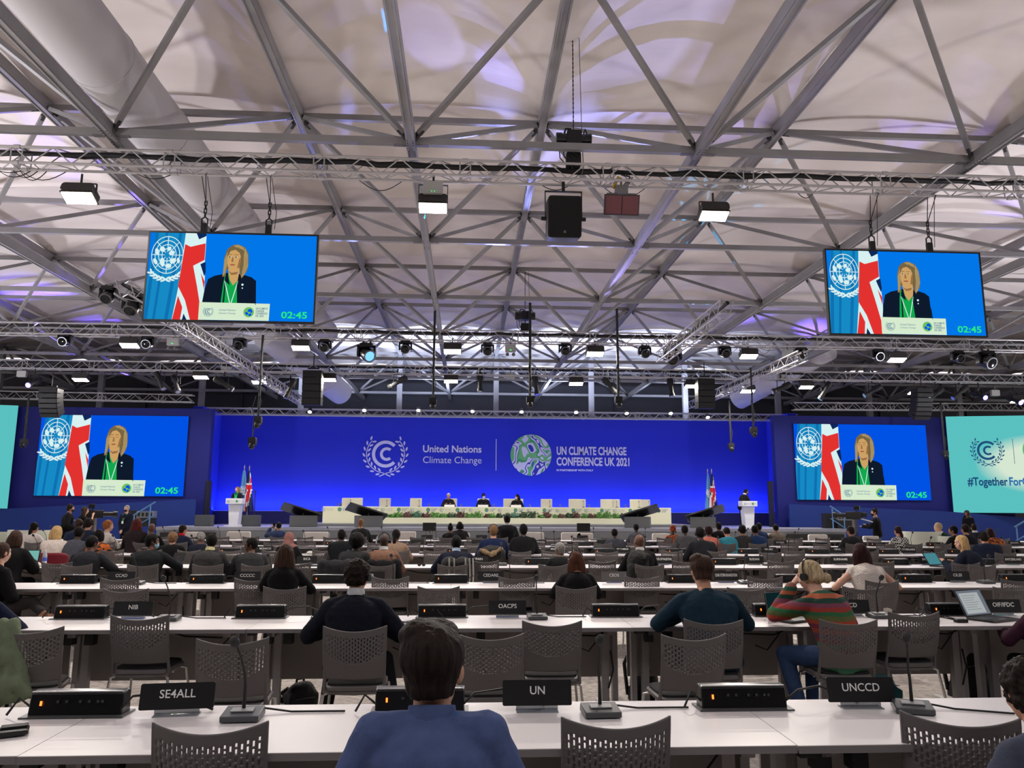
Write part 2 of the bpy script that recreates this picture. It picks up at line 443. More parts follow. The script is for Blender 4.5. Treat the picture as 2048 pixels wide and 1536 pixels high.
# ---------------------------------------------------------------- lamps
LAMP_H = mat('lamp_housing', (46, 44, 44), .5)
LENS = emat('flood_lens', (255, 244, 226), 30.)
def light(kind, loc, power, color=(1, .93, .84), size=.3, rot=(0, 0, 0), size_y=None, angle=None, blend=.3, parent=None, target=None, spread=None):
    d = bpy.data.lights.new('lamp', kind); d.energy = power; d.color = color
    if kind == 'AREA': d.size = size; d.shape = 'RECTANGLE'; d.size_y = size_y or size
    if kind == 'AREA' and spread: d.spread = spread
    if kind == 'SPOT': d.spot_size = angle or 1.; d.spot_blend = blend; d.shadow_soft_size = size
    if kind == 'POINT': d.shadow_soft_size = size
    o = bpy.data.objects.new('lamp', d); COL.objects.link(o); o.location = loc; o.rotation_euler = rot
    if target is not None: o.rotation_euler = (V(target) - V(loc)).to_track_quat('-Z', 'Y').to_euler()
    if parent: o.parent = parent
    return o


def flood(x, y, Y, lab, w=.5, tilt=.5, power=260, grp='lit panel floodlights', drop=None, lit=True, box=False):
    p = at(x, y, Y); t = thing('panel_floodlight', lab, 'floodlight', p, 0, grp)
    R = rotx(-tilt)         # lens faces down and a little towards the seats
    h = w * .42; d = w * .55
    b = MB(); b.rbox((0, 0, .06), (w, d, h * .8), .05, R); 
    for k in range(7): b.box(R @ V((0, -d * .4 + k * d * .13, h * .5)), (w * .86, .012, h * .3), R)
    ho = b.build('housing', LAMP_H, t)
    f = MB(); f.box(R @ V((0, 0, .06 - h * .45)), (w * 1.02, d * .98, .03), R); f.build('lens_frame', LAMP_H, ho)
    l = MB(); l.box(R @ V((0, 0, .06 - h * .45 - .02)), (w * .94, d * .86, .012), R); l.build('lens', LENS if lit else mat('dull_red_mesh', (96, 58, 62), .5), ho)
    y_ = MB(); top = drop or .34
    for s in (-1, 1): y_.bar((s * w * .5, 0, .04), (s * w * .5, 0, top - .12), .012, .04)
    y_.bar((-w * .5, 0, top - .12), (w * .5, 0, top - .12), .04, .012); y_.tube([(0, 0, top - .12), (0, 0, top + .05)], .02, 6)
    y_.build('yoke', LAMP_H, t)
    if box:
        c = MB(); c.rbox((0, -.1, .27), (.34, .16, .22), .02); c.box((0.0, -.185, .21), (.3, .012, .05), k=0)
        for q in (-.02, .03): c.box((q, -.195, .19), (.014, .01, .012), k=1)
        c.build('driver_box', [mat('box_grey', (170, 170, 168), .5), emat('green_led', (60, 255, 120), 1.4)], t)
    if lit:
        light('AREA', (R @ V((0, 0, .06 - h * .45 - .035))), power * .8, (1, .92, .83), w * .9, (-tilt, 0, 0), d * .8, parent=t)
    return t


flood(160, 392, 12.6, 'bright panel floodlight on the nearest truss, above and left of the left hung screen', .52, .45, 300)
flood(866, 412, 12.6, 'bright panel floodlight with a grey driver box, hung near the centre of the nearest truss', .5, .35, 300, box=True, drop=.5)
flood(1427, 428, 12.6, 'bright panel floodlight on the nearest truss, between the black speaker and the right hung screen', .5, .35, 300)
FLP = [(260, 688), (602, 693), (905, 700), (1190, 705), (1497, 710), (1793, 717)]
for k, (x, y) in enumerate(FLP): flood(x, y, 24, 'lit panel floodlight under the moving-head truss, %s from the left' % ORD[k], .56, .35, 200)
FL3 = [(162, 757), (402, 752), (519, 762), (658, 757), (902, 760), (1152, 765), (1383, 770), (1495, 780), (1612, 772), (1830, 783), (2035, 800)]
for k, (x, y) in enumerate(FL3): flood(x, y, 30, 'small lit panel floodlight on the truss before the stage, %s from the left' % ORD[k], .56, .3, 170)

# dark red heater panel
p = at(1243, 410, Y1); t = thing('heater_panel', 'dull red infrared heater panel hung from the nearest truss right of the speaker', 'heater', p)
b = MB(); R = rotx(.35); b.box((0, 0, 0), (.62, .06, .36), R); b.build('frame', mat('heater_frame', (70, 62, 62), .5), t)
b = MB()
for s in (-1, 1): b.box(R @ V((s * .148, -.035, 0)), (.28, .012, .31), R)
b.build('heating_mesh', mat('heater_mesh', (120, 70, 78), .5, var=.15, vs=90), t)
b = MB(); b.rbox((0, .0, .27), (.22, .12, .16), .01); b.bar((-.26, 0, .2), (.26, 0, .2), .03); b.tube([(0, 0, .3), (0, 0, .5)], .02, 6); b.build('bracket', mat('bracket_grey', (120, 118, 118), .5), t)
b = MB()
for q in range(4): b.tube([(.02 + .03 * q, -.02, .34), (.1 + .03 * q, -.1, .42 + .02 * q), (.14, -.06, .5), (.05 * q, 0, .56)], .008, 5)
b.tube([(-.15, 0, .3), (-.05, -.05, .5)], .03, 6, k=1); b.build('cables', [BLK, mat('yellow_plug', (200, 160, 40), .5)], t)

# black speaker on yoke
p = at(1127, 438, Y1); t = thing('loudspeaker', 'large black loudspeaker in a yoke hung from the nearest truss', 'loudspeaker', p)
R = rotx(.18); b = MB(); b.rbox((0, 0, 0), (.58, .42, .72), .05, R @ M.Identity(3)); cb = b.build('cabinet', mat('speaker_black', (20, 20, 22), .75, bump=.2, bs=300), t)
b = MB(); b.rbox(R @ V((0, -.212, 0)), (.53, .012, .66), .04, R); b.build('grille', mat('grille_black', (12, 12, 13), .85, bump=.4, bs=500), t)
b = MB(); b.box(R @ V((-.0, -.222, -.26)), (.04, .006, .04), R); b.build('badge', mat('badge_grey', (110, 110, 112), .4), cb)
b = MB()
for s in (-1, 1): b.bar((s * .32, 0, .0), (s * .32, 0, .5), .015, .05); b.tube([(s * .3, 0, 0), (s * .39, 0, 0)], .035, 8)
b.bar((-.33, 0, .5), (.33, 0, .5), .05, .015); b.tube([(0, 0, .5), (0, 0, .68)], .03, 8); b.build('yoke', BLK, t)

# chain hoists
def hoist(x, y, Y, lab, s=1., topz=None):
    p = at(x, y, Y); t = thing('chain_hoist', lab, 'chain hoist', p, 0, None, s); topz = (topz - p.z) / s
    b = MB(); b.tube([(-.34, 0, 0), (.34, 0, 0)], .125, 14); b.tube([(-.36, 0, 0), (-.24, 0, 0)], .14, 14); b.tube([(.24, 0, 0), (.36, 0, 0)], .14, 14); b.rbox((0, 0, 0), (.3, .3, .3), .03); b.build('motor_body', BLKG, t)
    b = MB(); b.rbox((0, .05, -.42), (.3, .16, .3), .04, None); b.build('chain_bag', BLK, t)
    b = MB(); b.tube([(-.2, 0, .1), (-.16, 0, .24), (-.06, 0, .24), (-.02, 0, .1)], .022, 6); b.tube([(.2, 0, .1), (.24, 0, .24), (.3, 0, .1)], .022, 6); b.tube([(0, -.05, -.14), (0, -.05, -.3), (.05, -.05, -.36), (0, -.05, -.42), (-.04, -.05, -.36)], .02, 6)
    b.tube([(-.3, 0, -.1), (-.28, 0, -.4), (-.1, 0, -.6)], .012, 5); b.tube([(-.22, 0, -.1), (-.2, 0, -.35), (-.02, 0, -.62)], .012, 5); b.build('hooks', BLK, t)
    b = MB(); z = .14; k = 0
    while z < topz: b.tube([(0, 0, z - .006), (0, 0, z + .045)], .014 if k % 2 else .009, 5); z += .05; k += 1
    b.build('lifting_chain', BLK, t)
    b = MB(); b.tube([(.17, 0, .15), (.12, .0, topz)], .008, 5); b.tube([(.17, 0, .15), (.2, .0, -.6), (.16, 0, -.75)], .01, 5); b.build('control_cable', GREYP, t)


hoist(1147, 280, 12.5, 'black chain hoist above the nearest truss on a long chain', .86, 11)
hoist(1050, 632, 23.9, 'smaller black chain hoist above the middle truss', .9, 9.3)

# ---------------------------------------------------------------- moving heads
CHR2 = mat('lens_rim', (120, 122, 126), .25, .8)
def moving_head(x, y, Y, lab, s=1., tgt=(0, -1, -.35), lens=None, grp='moving head lights on the middle truss'):
    p = at(x, y, Y); t = thing('moving_head_light', lab, 'moving light', p, 0, grp, s)
    b = MB(); b.rbox((0, 0, .2), (.3, .26, .08), .03); b.tube([(-.08, 0, .23), (-.08, 0, .3)], .022, 6); b.tube([(.08, 0, .23), (.08, 0, .3)], .022, 6); b.build('base', BLKG, t)
    b = MB()
    for q in (-1, 1): b.rbox((q * .19, 0, .06), (.05, .14, .27), .02)
    b.rbox((0, 0, .17), (.4, .14, .05), .02); b.build('yoke_arm', BLKG, t)
    q = V(tgt).normalized().to_track_quat('Z', 'X').to_matrix().to_4x4()
    b = MB(); b.lathe([(.03, -.2), (.12, -.19), (.155, -.08), (.16, .1), (.15, .17), (.14, .175)], 20, q); hd = b.build('head', BLKG, t)
    b = MB(); b.lathe([(.148, .165), (.15, .19), (.125, .19), (.12, .172)], 20, q, 0); b.build('lens_rim', CHR2, hd)
    b = MB(); b.lathe([(.001, .19), (.06, .186), (.12, .174), (.001, .17)], 20, q); b.build('lens', lens or mat('dark_lens', (20, 22, 26), .08), hd)


MH = [(130, 682), (296, 687), (480, 690), (650, 694), (811, 697), (975, 701), (1130, 701), (1289, 706), (1449, 706), (1602, 709), (1755, 712), (1915, 716)]
for k, (x, y) in enumerate(MH): moving_head(x, y, 24, 'round black moving head on the middle truss, %s of the twelve from the left' % ORD[k], .98)
BL = emat('blue_lens', (120, 190, 255), 1.5)
for x, y, w in ((733, 708, 'left'), (1345, 714, 'right')): moving_head(x, y, 23.7, 'larger moving head tilted downward, hanging %s of centre on the middle truss' % w, 1.35, (.6 if w == 'left' else -.2, -.8, -.5), BL if w == 'left' else None, None)
moving_head(1972, 722, 23.7, 'larger moving head under the right hung screen, near the frame edge', 1.35, (.2, -.9, -.5), None, None)
moving_head(217, 592, 17.5, 'moving head hanging on the slanting truss left of the left hung screen', .9, (0, -.8, -.7), None, None)
moving_head(265, 612, 17.0, 'dark moving head tucked against the left edge of the left hung screen', 1.0, (0, -.6, -.8), None, None)

# ---------------------------------------------------------------- profile spots on the truss before the stage
def spot(x, y, Y, d, lab, s=1., lens=None, grp='black theatre spotlights'):
    p = at(x, y, Y); t = thing('theatre_spotlight', lab, 'spotlight', p, 0, grp, s)
    q = V(d).normalized().to_track_quat('Z', 'X').to_matrix().to_4x4()
    b = MB(); b.lathe([(.06, -.36), (.1, -.34), (.11, -.12), (.07, -.05), (.075, .22), (.095, .24), (.095, .34)], 12, q); br = b.build('barrel', BLK, t)
    b = MB(); b.lathe([(.001, .335), (.08, .338), (.08, .345), (.001, .345)], 12, q); b.build('lens', lens or mat('glint_lens', (200, 205, 220), .15, .6), br)
    b = MB()
    for e in (-1, 1): b.bar((e * .13, 0, 0), (e * .13, 0, .26), .012, .04)
    b.bar((-.13, 0, .26), (.13, 0, .26), .04, .012); b.tube([(0, 0, .26), (0, 0, .45)], .022, 6); b.build('yoke', BLK, t)


SPT = [(320, 762, (.5, -.3, -.8)), (352, 768, (.4, -.4, -.8)), (448, 768, (.8, .1, -.5)), (580, 778, (-.3, -.2, -.9)), (795, 765, (-.8, .2, -.45)), (960, 765, (0, -.3, -.9)), (1072, 770, (.1, -.2, -.9)), (1220, 772, (.6, 0, -.7)), (1342, 775, (0, -.3, -.9)),
       (1562, 776, (-.9, 0, -.4)), (1650, 782, (-.5, .1, -.8)), (1745, 782, (-.9, 0, -.5)), (1872, 788, (-.7, -.2, -.5)), (1920, 785, (-.8, 0, -.6))]
for k, (x, y, d) in enumerate(SPT): spot(x, y, 29.9, d, 'black theatre spotlight on the truss before the stage, %s from the left' % ORD[k], 1.2)
for x, y, w in ((68, 765, 'far left'), (1958, 790, 'far right'), (2028, 800, 'rightmost')):
    spot(x, y, 29.9, (0, -.9, -.4), 'spotlight with glowing blue lens at the %s of the stage truss' % w, 1.2, emat('blue_glow', (110, 90, 255), 12), None)

# small glowing spots on the lit stage truss
WL = emat('warm_spot', (255, 246, 230), 14)
for k, (x, y) in enumerate([(620, 822), (729, 819), (837, 819), (945, 821), (1043, 822), (1152, 823), (1253, 825), (1341, 825), (1415, 833)]):
    p = at(x, y, 34.2); t = thing('small_spotlight', 'small round white spotlight on the lit stage truss, %s from the left' % ORD[k], 'spotlight', p, 0, 'small spots along the stage truss')
    q = V((0, -.5, -.6)).normalized().to_track_quat('Z', 'X').to_matrix().to_4x4()
    b = MB(); b.lathe([(.05, -.15), (.09, -.1), (.1, .06)], 12, q); b.tube([(0, 0, .05), (0, 0, .2)], .015, 5); b.build('housing', BLK, t)
    b = MB(); b.lathe([(.001, .05), (.085, .065), (.001, .085)], 12, q); b.build('lens', WL, t)

# ---------------------------------------------------------------- line arrays
def line_array(x, y, Y, n, w, h, curve, lab):
    p = at(x, y, Y); t = thing('line_array', lab, 'loudspeaker', p); a = 0; pos = V((0, 0, 0))
    b = MB(); b.bar((-.3 * w, 0, .1), (.3 * w, 0, .1), .05); b.tube([(0, 0, .1), (0, 0, .7)], .02, 6); b.build('flying_frame', BLK, t)
    for k in range(n):
        R = rotx(a); c = pos + R @ V((0, 0, -h / 2)); m = MB()
        m.box(c, (w, .45, h * .94), R); m.box(c + R @ V((0, -.23, 0)), (w * .92, .02, h * .8), R); m.build('speaker_box', BLK, t)
        pos = pos + R @ V((0, 0, -h)); a += curve
line_array(627, 742, 29.5, 5, .72, .27, .01, 'straight black line array hanging left of the stage centre')
line_array(1409, 758, 29.5, 5, .68, .24, .01, 'straight black line array hanging right of the stage centre')
line_array(103, 778, 29.5, 6, .68, .17, .11, 'curved black line array at the far left above the stage screen')
line_array(1843, 778, 29.5, 7, .68, .17, .1, 'curved black line array at the far right above the stage screen')

# ---------------------------------------------------------------- hanging poles with small cameras
def boom(x, y0, y1, Y, lab, r=.035, head=True, side=0):
    a = at(x, y0, Y); b_ = at(x + side, y1, Y); t = thing('drop_pole', lab, 'hanging pole', b_); q = a - b_; q.x = 0; q.y = 0
    b = MB(); b.tube([(0, 0, .1), (0, 0, q.z)], r, 8); b.build('pole', BLK, t)
    if head:
        b = MB(); b.rbox((0, 0, .02), (.22, .2, .24), .04); cb = b.build('camera_bracket', BLK, t)
        b = MB(); b.ell((0, -.06, -.12), (.1, .1, .11)); b.tube([(0, -.1, -.14), (0, -.19, -.17)], .045, 10); b.build('dome_camera', BLKG, cb)
        b = MB(); b.tube([(0, -.04, .2), (.08, -.03, .6), (-.06, -.03, 1.0), (.04, -.03, 1.4)], .012, 5); b.build('cable', BLK, t)


boom(866, 615, 805, 23.4, 'black drop pole with camera left of the stage centre, ending at the lit truss', .04)
boom(1060, 606, 802, 23.4, 'black drop pole with camera at the stage centre, below the small hoist', .045)
boom(1237, 618, 802, 23.4, 'black drop pole with camera right of the stage centre', .04)
boom(516, 670, 842, 23.5, 'dark drop pole with round camera above the left podium', .035)
boom(1507, 735, 862, 26, 'drop pole with round camera above the right podium', .03)
boom(48, 785, 885, 31, 'thin black drop pole hanging between the two left screens', .04)
boom(1462, 800, 893, 31, 'thin black drop pole near the right edge of the stage wall', .04)
boom(1890, 805, 908, 31, 'thin black drop pole between the two right screens', .04)
boom(505, 842, 884, 23.5, 'thin lower rod hanging over the left podium', .02)

# exit-style grey junction boxes
for k, (x, y, Y) in enumerate([(346, 684, 24), (1021, 697, 24), (440, 688, 24), (1021, 752, 30), (452, 740, 30), (44, 748, 30), (1563, 755, 30), (1990, 786, 30), (1575, 707, 24)]):
    p = at(x, y, Y); t = thing('junction_box', 'pale grey junction box clipped under a truss, %s in order of distance and position' % ORD[k] if 0 else ['grey box with green light beside the second moving head', 'grey box with green light and two small lamps at centre of the middle truss', 'pale box under the middle truss below the left hung screen', 'pale box on the stage-side truss at centre', 'pale box on the stage-side truss left of centre', 'pale box on the stage-side truss at far left', 'pale box on the stage-side truss right of centre', 'pale box on the stage-side truss at far right', 'pale flat panel under the middle truss left of the right hung screen'][k], 'junction box', p)
    b = MB(); b.rbox((0, 0, 0), (.34, .12, .24), .02); b.build('casing', mat('box_grey', (170, 170, 168), .5), t)
    b = MB(); b.bar((0, 0, .1), (0, 0, .3), .03); b.build('bracket', GREYP, t)
    if k < 2:
        b = MB(); b.box((0, -.065, -.06), (.05, .01, .025)); b.build('green_indicator', emat('green_led', (60, 255, 120), 1.4), t)
        for s in (-1, 1): b = MB(); b.ell((s * .1, -.02, -.2), .06); b.build('emergency_lamp', GREYP, t)
# ---------------------------------------------------------------- live picture shown on four screens
def E(n, c): return emat('screen_' + n, c, 1.0)
PIC = [E('blue', (0, 118, 232)), E('unblue', (22, 138, 196)), E('white', (215, 240, 240)), E('red', (226, 50, 48)), E('navy', (14, 40, 90)), E('skin', (205, 160, 100)), E('hair', (118, 100, 66)), E('jacket', (14, 26, 44)),
       E('green', (18, 168, 78)), E('lectern', (214, 234, 206)), E('ink', (60, 110, 150)), E('leaf', (110, 190, 90)), E('clock', (40, 230, 130)), E('hairlight', (168, 146, 98)), E('lip', (160, 92, 70)), E('shadow', (150, 108, 66)), E('blue2', (0, 82, 228)), E('unblue2', (14, 112, 178))]
(B_, UB, WH, RD, NV, SK, HR, JK, GR, LC, IK, LF, CK, HL, LP, SH, B2, UB2) = range(18)
TMP_PIC = {}
def picture(W, H, closed=False, deep=False):
    d = D2(.002); d.l = 0
    def q(pts): return [(x * W - W / 2, H / 2 - y * H) for x, y in pts]
    def P(pts, k): d.P(q(pts), k)
    def pt(x, y): return (x * W - W / 2, H / 2 - y * H)
    P([(0, 0), (1, 0), (1, 1), (0, 1)], B2 if deep else B_); d.l += 1
    P([(.03, 0), (.215, 0), (.205, .4), (.17, 1), (.0, 1), (.0, .6)], UB)
    d.l += 1
    for a, b, w in ((.03, .0, .02), (.09, .05, .015), (.17, .12, .02)): P([(a, 0), (a + w, 0), (b + w, 1), (b, 1)], UB2)
    d.l += 1; cx, cz = pt(.11, .26); d.un_map(cx, cz, H * .215, WH, sx=.80); d.l += 1
    for sg in (-1, 1):
        for j in range(5):
            a = -PI / 2 + sg * (.10 + .17 * j); R_q = H * .285
            for w_ in (-1, 1): d.O(cx + (R_q + w_ * H * .014) * math.cos(a) * .85, cz + (R_q + w_ * H * .014) * math.sin(a), H * .034, H * .011, WH, 8, rot=a + PI / 2 - w_ * .5 * sg)
    P([(.21, 0), (.335, 0), (.335, .3), (.345, .62), (.335, 1), (.165, 1), (.19, .62)], WH); d.l += 1
    P([(.212, .13), (.245, .16), (.333, .115), (.333, .31), (.268, .38), (.30, .62), (.333, .9), (.333, 1), (.272, 1), (.235, .78), (.188, .62)], RD)
    P([(.192, .73), (.222, .86), (.214, 1), (.167, 1)], RD); P([(.275, 0), (.335, 0), (.335, .03), (.292, .07)], NV)
    P([(.31, .36), (.34, .33), (.345, .45), (.338, .5)], NV); P([(.316, .46), (.343, .56), (.343, .66)], RD); P([(.232, .93), (.252, 1), (.225, 1)], NV)
    d.l += 1
    P([(.335, .82), (.345, .66), (.362, .53), (.40, .49), (.46, .465), (.56, .465), (.62, .50), (.648, .54), (.655, .82)], JK); d.l += 1
    P([(.445, .82), (.455, .56), (.462, .47), (.49, .45), (.545, .45), (.548, .56), (.55, .82)], GR); d.l += 1
    P([(.472, .36), (.545, .36), (.548, .52), (.512, .60), (.49, .53)], SK)
    P([(.445, .50), (.45, .40), (.45, .28), (.465, .18), (.495, .13), (.53, .12), (.57, .15), (.592, .22), (.598, .32), (.592, .42), (.57, .49), (.555, .53), (.545, .40), (.50, .38), (.47, .42), (.462, .5)], HR); d.l += 1
    P([(.572, .16), (.59, .24), (.595, .38), (.575, .48), (.556, .52), (.568, .36), (.566, .24)], HL); P([(.452, .3), (.47, .2), (.474, .32), (.462, .46), (.448, .5)], HL)
    for k in range(5): A, B = pt(.56 + .006 * k, .2 + .02 * k), pt(.562 + .007 * k, .5 - .012 * k); d.line(*A, *B, W * .0012, HR)
    P([(.5, .135), (.53, .125), (.56, .15), (.575, .2), (.55, .175), (.52, .16)], HL)
    fx, fz = pt(.508, .285); d.O(fx, fz, W * .041, H * .125, SK, 26); d.O(fx - W * .003, fz - H * .06, W * .033, H * .075, SK, 20); d.l += 1
    P([(.552, .26), (.55, .36), (.53, .405), (.54, .3)], SH); P([(.478, .43), (.50, .455), (.54, .44), (.53, .47), (.5, .48)], SH)
    P([(.466, .28), (.472, .19), (.50, .155), (.535, .16), (.556, .22), (.556, .29), (.54, .22), (.515, .185), (.487, .2)], HR); d.l += 1
    for ex in (.485, .522):
        x, z = pt(ex, .272)
        if closed: d.line(x - W * .011, z, x + W * .011, z, H * .006, SH)
        else: d.O(x, z, W * .008, H * .007, WH, 10); 
        d.line(x - W * .013, z + H * .028, x + W * .013, z + H * .03, H * .006, HR)
    d.l += 1
    if not closed:
        for ex in (.485, .522): x, z = pt(ex, .272); d.O(x - W * .001, z, W * .0045, H * .008, JK, 8)
    P([(.499, .27), (.494, .325), (.508, .33), (.505, .28)], SH)
    x, z = pt(.503, .362); d.O(x, z, W * .016, H * .009, LP, 12)
    d.l += 1
    P([(.458, .82), (.464, .50), (.478, .46), (.495, .60), (.47, .56), (.468, .82)], JK); P([(.545, .46), (.56, .5), (.56, .82), (.545, .82), (.536, .60)], JK)
    for a, b in (((.463, .55), (.503, .82)), ((.542, .55), (.507, .82))): A, B = pt(*a), pt(*b); d.line(*A, *B, W * .005, WH)
    for x, y, r in ((.57, .59, .013), (.57, .63, .008)): a = pt(x, y); d.O(*a, H * r, H * r, WH, 8)
    d.l += 1
    for pts in ([(.655, .82), (.65, .70), (.635, .62), (.605, .56)], [(.365, .8), (.37, .72), (.4, .62), (.455, .52)]):
        for a, b in zip(pts, pts[1:]): A, B = pt(*a), pt(*b); d.line(*A, *B, W * .005, JK)
    a = pt(.474, .475); d.O(*a, W * .008, H * .02, JK, 8); A, B = pt(.474, .49), pt(.468, .53); d.line(*A, *B, W * .003, JK)
    A, B = pt(.64, .62), pt(.655, .8); d.line(*A, *B, W * .005, JK)
    P([(.322, .80), (.74, .805), (.738, 1), (.322, 1)], LC); d.l += 1
    a = pt(.378, .905); d.cc(*a, H * .052, IK); a = pt(.44, .895); d.T('United Nations', a[0], a[1], H * .032, IK, fit=W * .1); a = pt(.44, .93); d.T('Climate Change', a[0], a[1], H * .028, IK, fit=W * .1)
    a = pt(.617, .905); d.O(*a, H * .058, H * .058, LF, 22); d.l += 1
    for x, z, r in ((.01, .02, .025), (-.02, -.015, .022), (.015, -.03, .02), (.03, .005, .016)): d.O(a[0] + x * H, a[1] + z * H, H * r, H * r * .7, B2, 9, rot=x * 40)
    a = pt(.658, .872)
    for k, s in enumerate(('UN CLIMATE', 'CHANGE', 'CONFERENCE', 'UK 2021')): d.T(s, a[0], a[1] - k * H * .028, H * .03, IK, off=.001, fit=W * (.07, .05, .07, .05)[k])
    a = pt(.81, .965); d.T('02:45', a[0], a[1], H * .105, CK, fit=W * .155, off=H * .0025)
    d.step = .006 / max(1, d.l) ; return d


def screen_thing(lab, W, H, c, rz, frame=True, closed=False, deep=False, tilt=0):
    t = thing('hanging_screen' if frame else 'stage_screen', lab, 'screen', c, rz)
    b = MB()
    if frame:
        fw = .028; b.bx(-W / 2 - fw, W / 2 + fw, .004, .07, -H / 2 - fw, H / 2 + fw); 
        for s in (-1, 1): b.bx(-W / 2 - fw, W / 2 + fw, -.012, .004, s * (H / 2 + fw / 2) - fw / 2, s * (H / 2 + fw / 2) + fw / 2); b.bx(s * (W / 2 + fw / 2) - fw / 2, s * (W / 2 + fw / 2) + fw / 2, -.012, .004, -H / 2, H / 2)
        pn = b.build('bezel', BLK, t)
    else:
        b.bx(-W / 2, W / 2, .004, .06, -H / 2, H / 2); pn = b.build('panel', BLK, t)
    picture(W, H, closed, deep).build('display', PIC, t, smooth=False)
    return t


def quad(tl, tr, br, bl, Y):
    P_ = [at(*p, Y) for p in (tl, tr, br, bl)]; c = sum(P_, V()) / 4
    return c, ((P_[1].x - P_[0].x) + (P_[2].x - P_[3].x)) / 2, ((P_[0].z - P_[3].z) + (P_[1].z - P_[2].z)) / 2


for lab, q, hx in (('left hanging screen showing a woman in a green blouse at a lectern', ((297, 460), (636, 472), (630, 650), (286, 638)), (408, 537)), ('right hanging screen showing a woman in a green blouse at a lectern', ((1650, 499), (1960, 504), (1974, 674), (1658, 670)), (1742, 1856))):
    c, W, H = quad(*q, 12.9); t = screen_thing(lab, W - .05, H - .05, c, 0)
    side = lab.split()[0]
    for k, x in enumerate(hx):
        p = at(x, q[0][1] if 0 else 462, 12.95); zt = c.z + H / 2; w = thing('screen_hanger', 'black shackle and wire sling %s above the %s hanging screen' % (('on the left', 'on the right')[k], side), 'rigging', (p.x, 12.95, zt))
        b = MB(); b.rbox((0, 0, .07), (.1, .06, .22), .02); b.tube([(-.05, 0, .17), (-.05, 0, .26), (0, 0, .3), (.05, 0, .26), (.05, 0, .17), (-.05, 0, .17)], .014, 6); b.build('bracket', BLK, w)
        b = MB()
        for i in range(4): z = .3 + i * .07; b.tube([(-.02, 0, z), (-.02, 0, z + .08), (.02, 0, z + .08), (.02, 0, z), (-.02, 0, z)] if i % 2 else [(0, -.02, z), (0, -.02, z + .08), (0, .02, z + .08), (0, .02, z), (0, -.02, z)], .01, 6)
        b.build('chain_links', BLK, w)
        b = MB()
        for s in (-.05, .05): b.tube([(0, 0, .55), (s, -.2 - s, 7.36 - zt)], .008, 5)
        b.tube([(.1, 0, .1), (.12, 0, .4), (.05, -.2, 7.4 - zt)], .006, 5); b.build('wire_sling', BLK, w)

# ---------------------------------------------------------------- wing walls with built-in screens
zt = at(230, 815, YW).z
lw = MB(); lw.bx(at(41, 813, YW).x - 3, at(424, 816, YW).x, YW + .07, YW + .45, 0, zt); struct(lw.build('wall_left', NAVY, smooth=False), 'navy blue wing wall left of the stage')
rw = MB(); rw.bx(at(1548, 833, YW).x, at(1886, 836, YW).x + 3, YW + .07, YW + .45, 0, zt); struct(rw.build('wall_right', NAVY, smooth=False), 'navy blue wing wall right of the stage')
c, W, H = quad((84, 830), (378, 832), (366, 992), (67, 992), YW); screen_thing('left stage screen showing the speaking woman with closed eyes', W, H, c, 0, False, True, True)
c, W, H = quad((1587, 847), (1851, 851), (1862.6, 1001), (1594.5, 999), YW); screen_thing('right stage screen showing the speaking woman with closed eyes', W, H, c, 0, False, True, True)

# teal end screens
def teal_mat():
    m = bpy.data.materials.new('teal_display'); m.use_nodes = True; n = m.node_tree.nodes; L = m.node_tree.links; n.clear()
    tc = n.new('ShaderNodeTexCoord'); mp = n.new('ShaderNodeMapping'); mp.vector_type = 'POINT'; g = n.new('ShaderNodeVectorMath'); g.operation = 'LENGTH'
    mp.inputs['Location'].default_value = (0, 0, 0); mp.inputs['Scale'].default_value = (.36, 0, .75)
    r = n.new('ShaderNodeValToRGB'); r.color_ramp.elements[0].position = .62; r.color_ramp.elements[0].color = (*lin((218, 236, 214)), 1); r.color_ramp.elements[1].position = 1.05 - .05; r.color_ramp.elements[1].color = (*lin((92, 196, 196)), 1)
    e = n.new('ShaderNodeEmission'); o = n.new('ShaderNodeOutputMaterial')
    L.new(tc.outputs['Object'], mp.inputs['Vector']); L.new(mp.outputs['Vector'], g.inputs[0]); L.new(g.outputs['Value'], r.inputs['Fac']); L.new(r.outputs['Color'], e.inputs[0]); e.inputs[1].default_value = .95; L.new(e.outputs[0], o.inputs[0])
    m.cycles.emission_sampling = 'NONE'; return m
TEAL = teal_mat()
TINK = E('tealink', (30, 78, 120)); TINK2 = E('tealblue', (40, 110, 170)); TLEAF = E('tealleaf', (86, 180, 110))
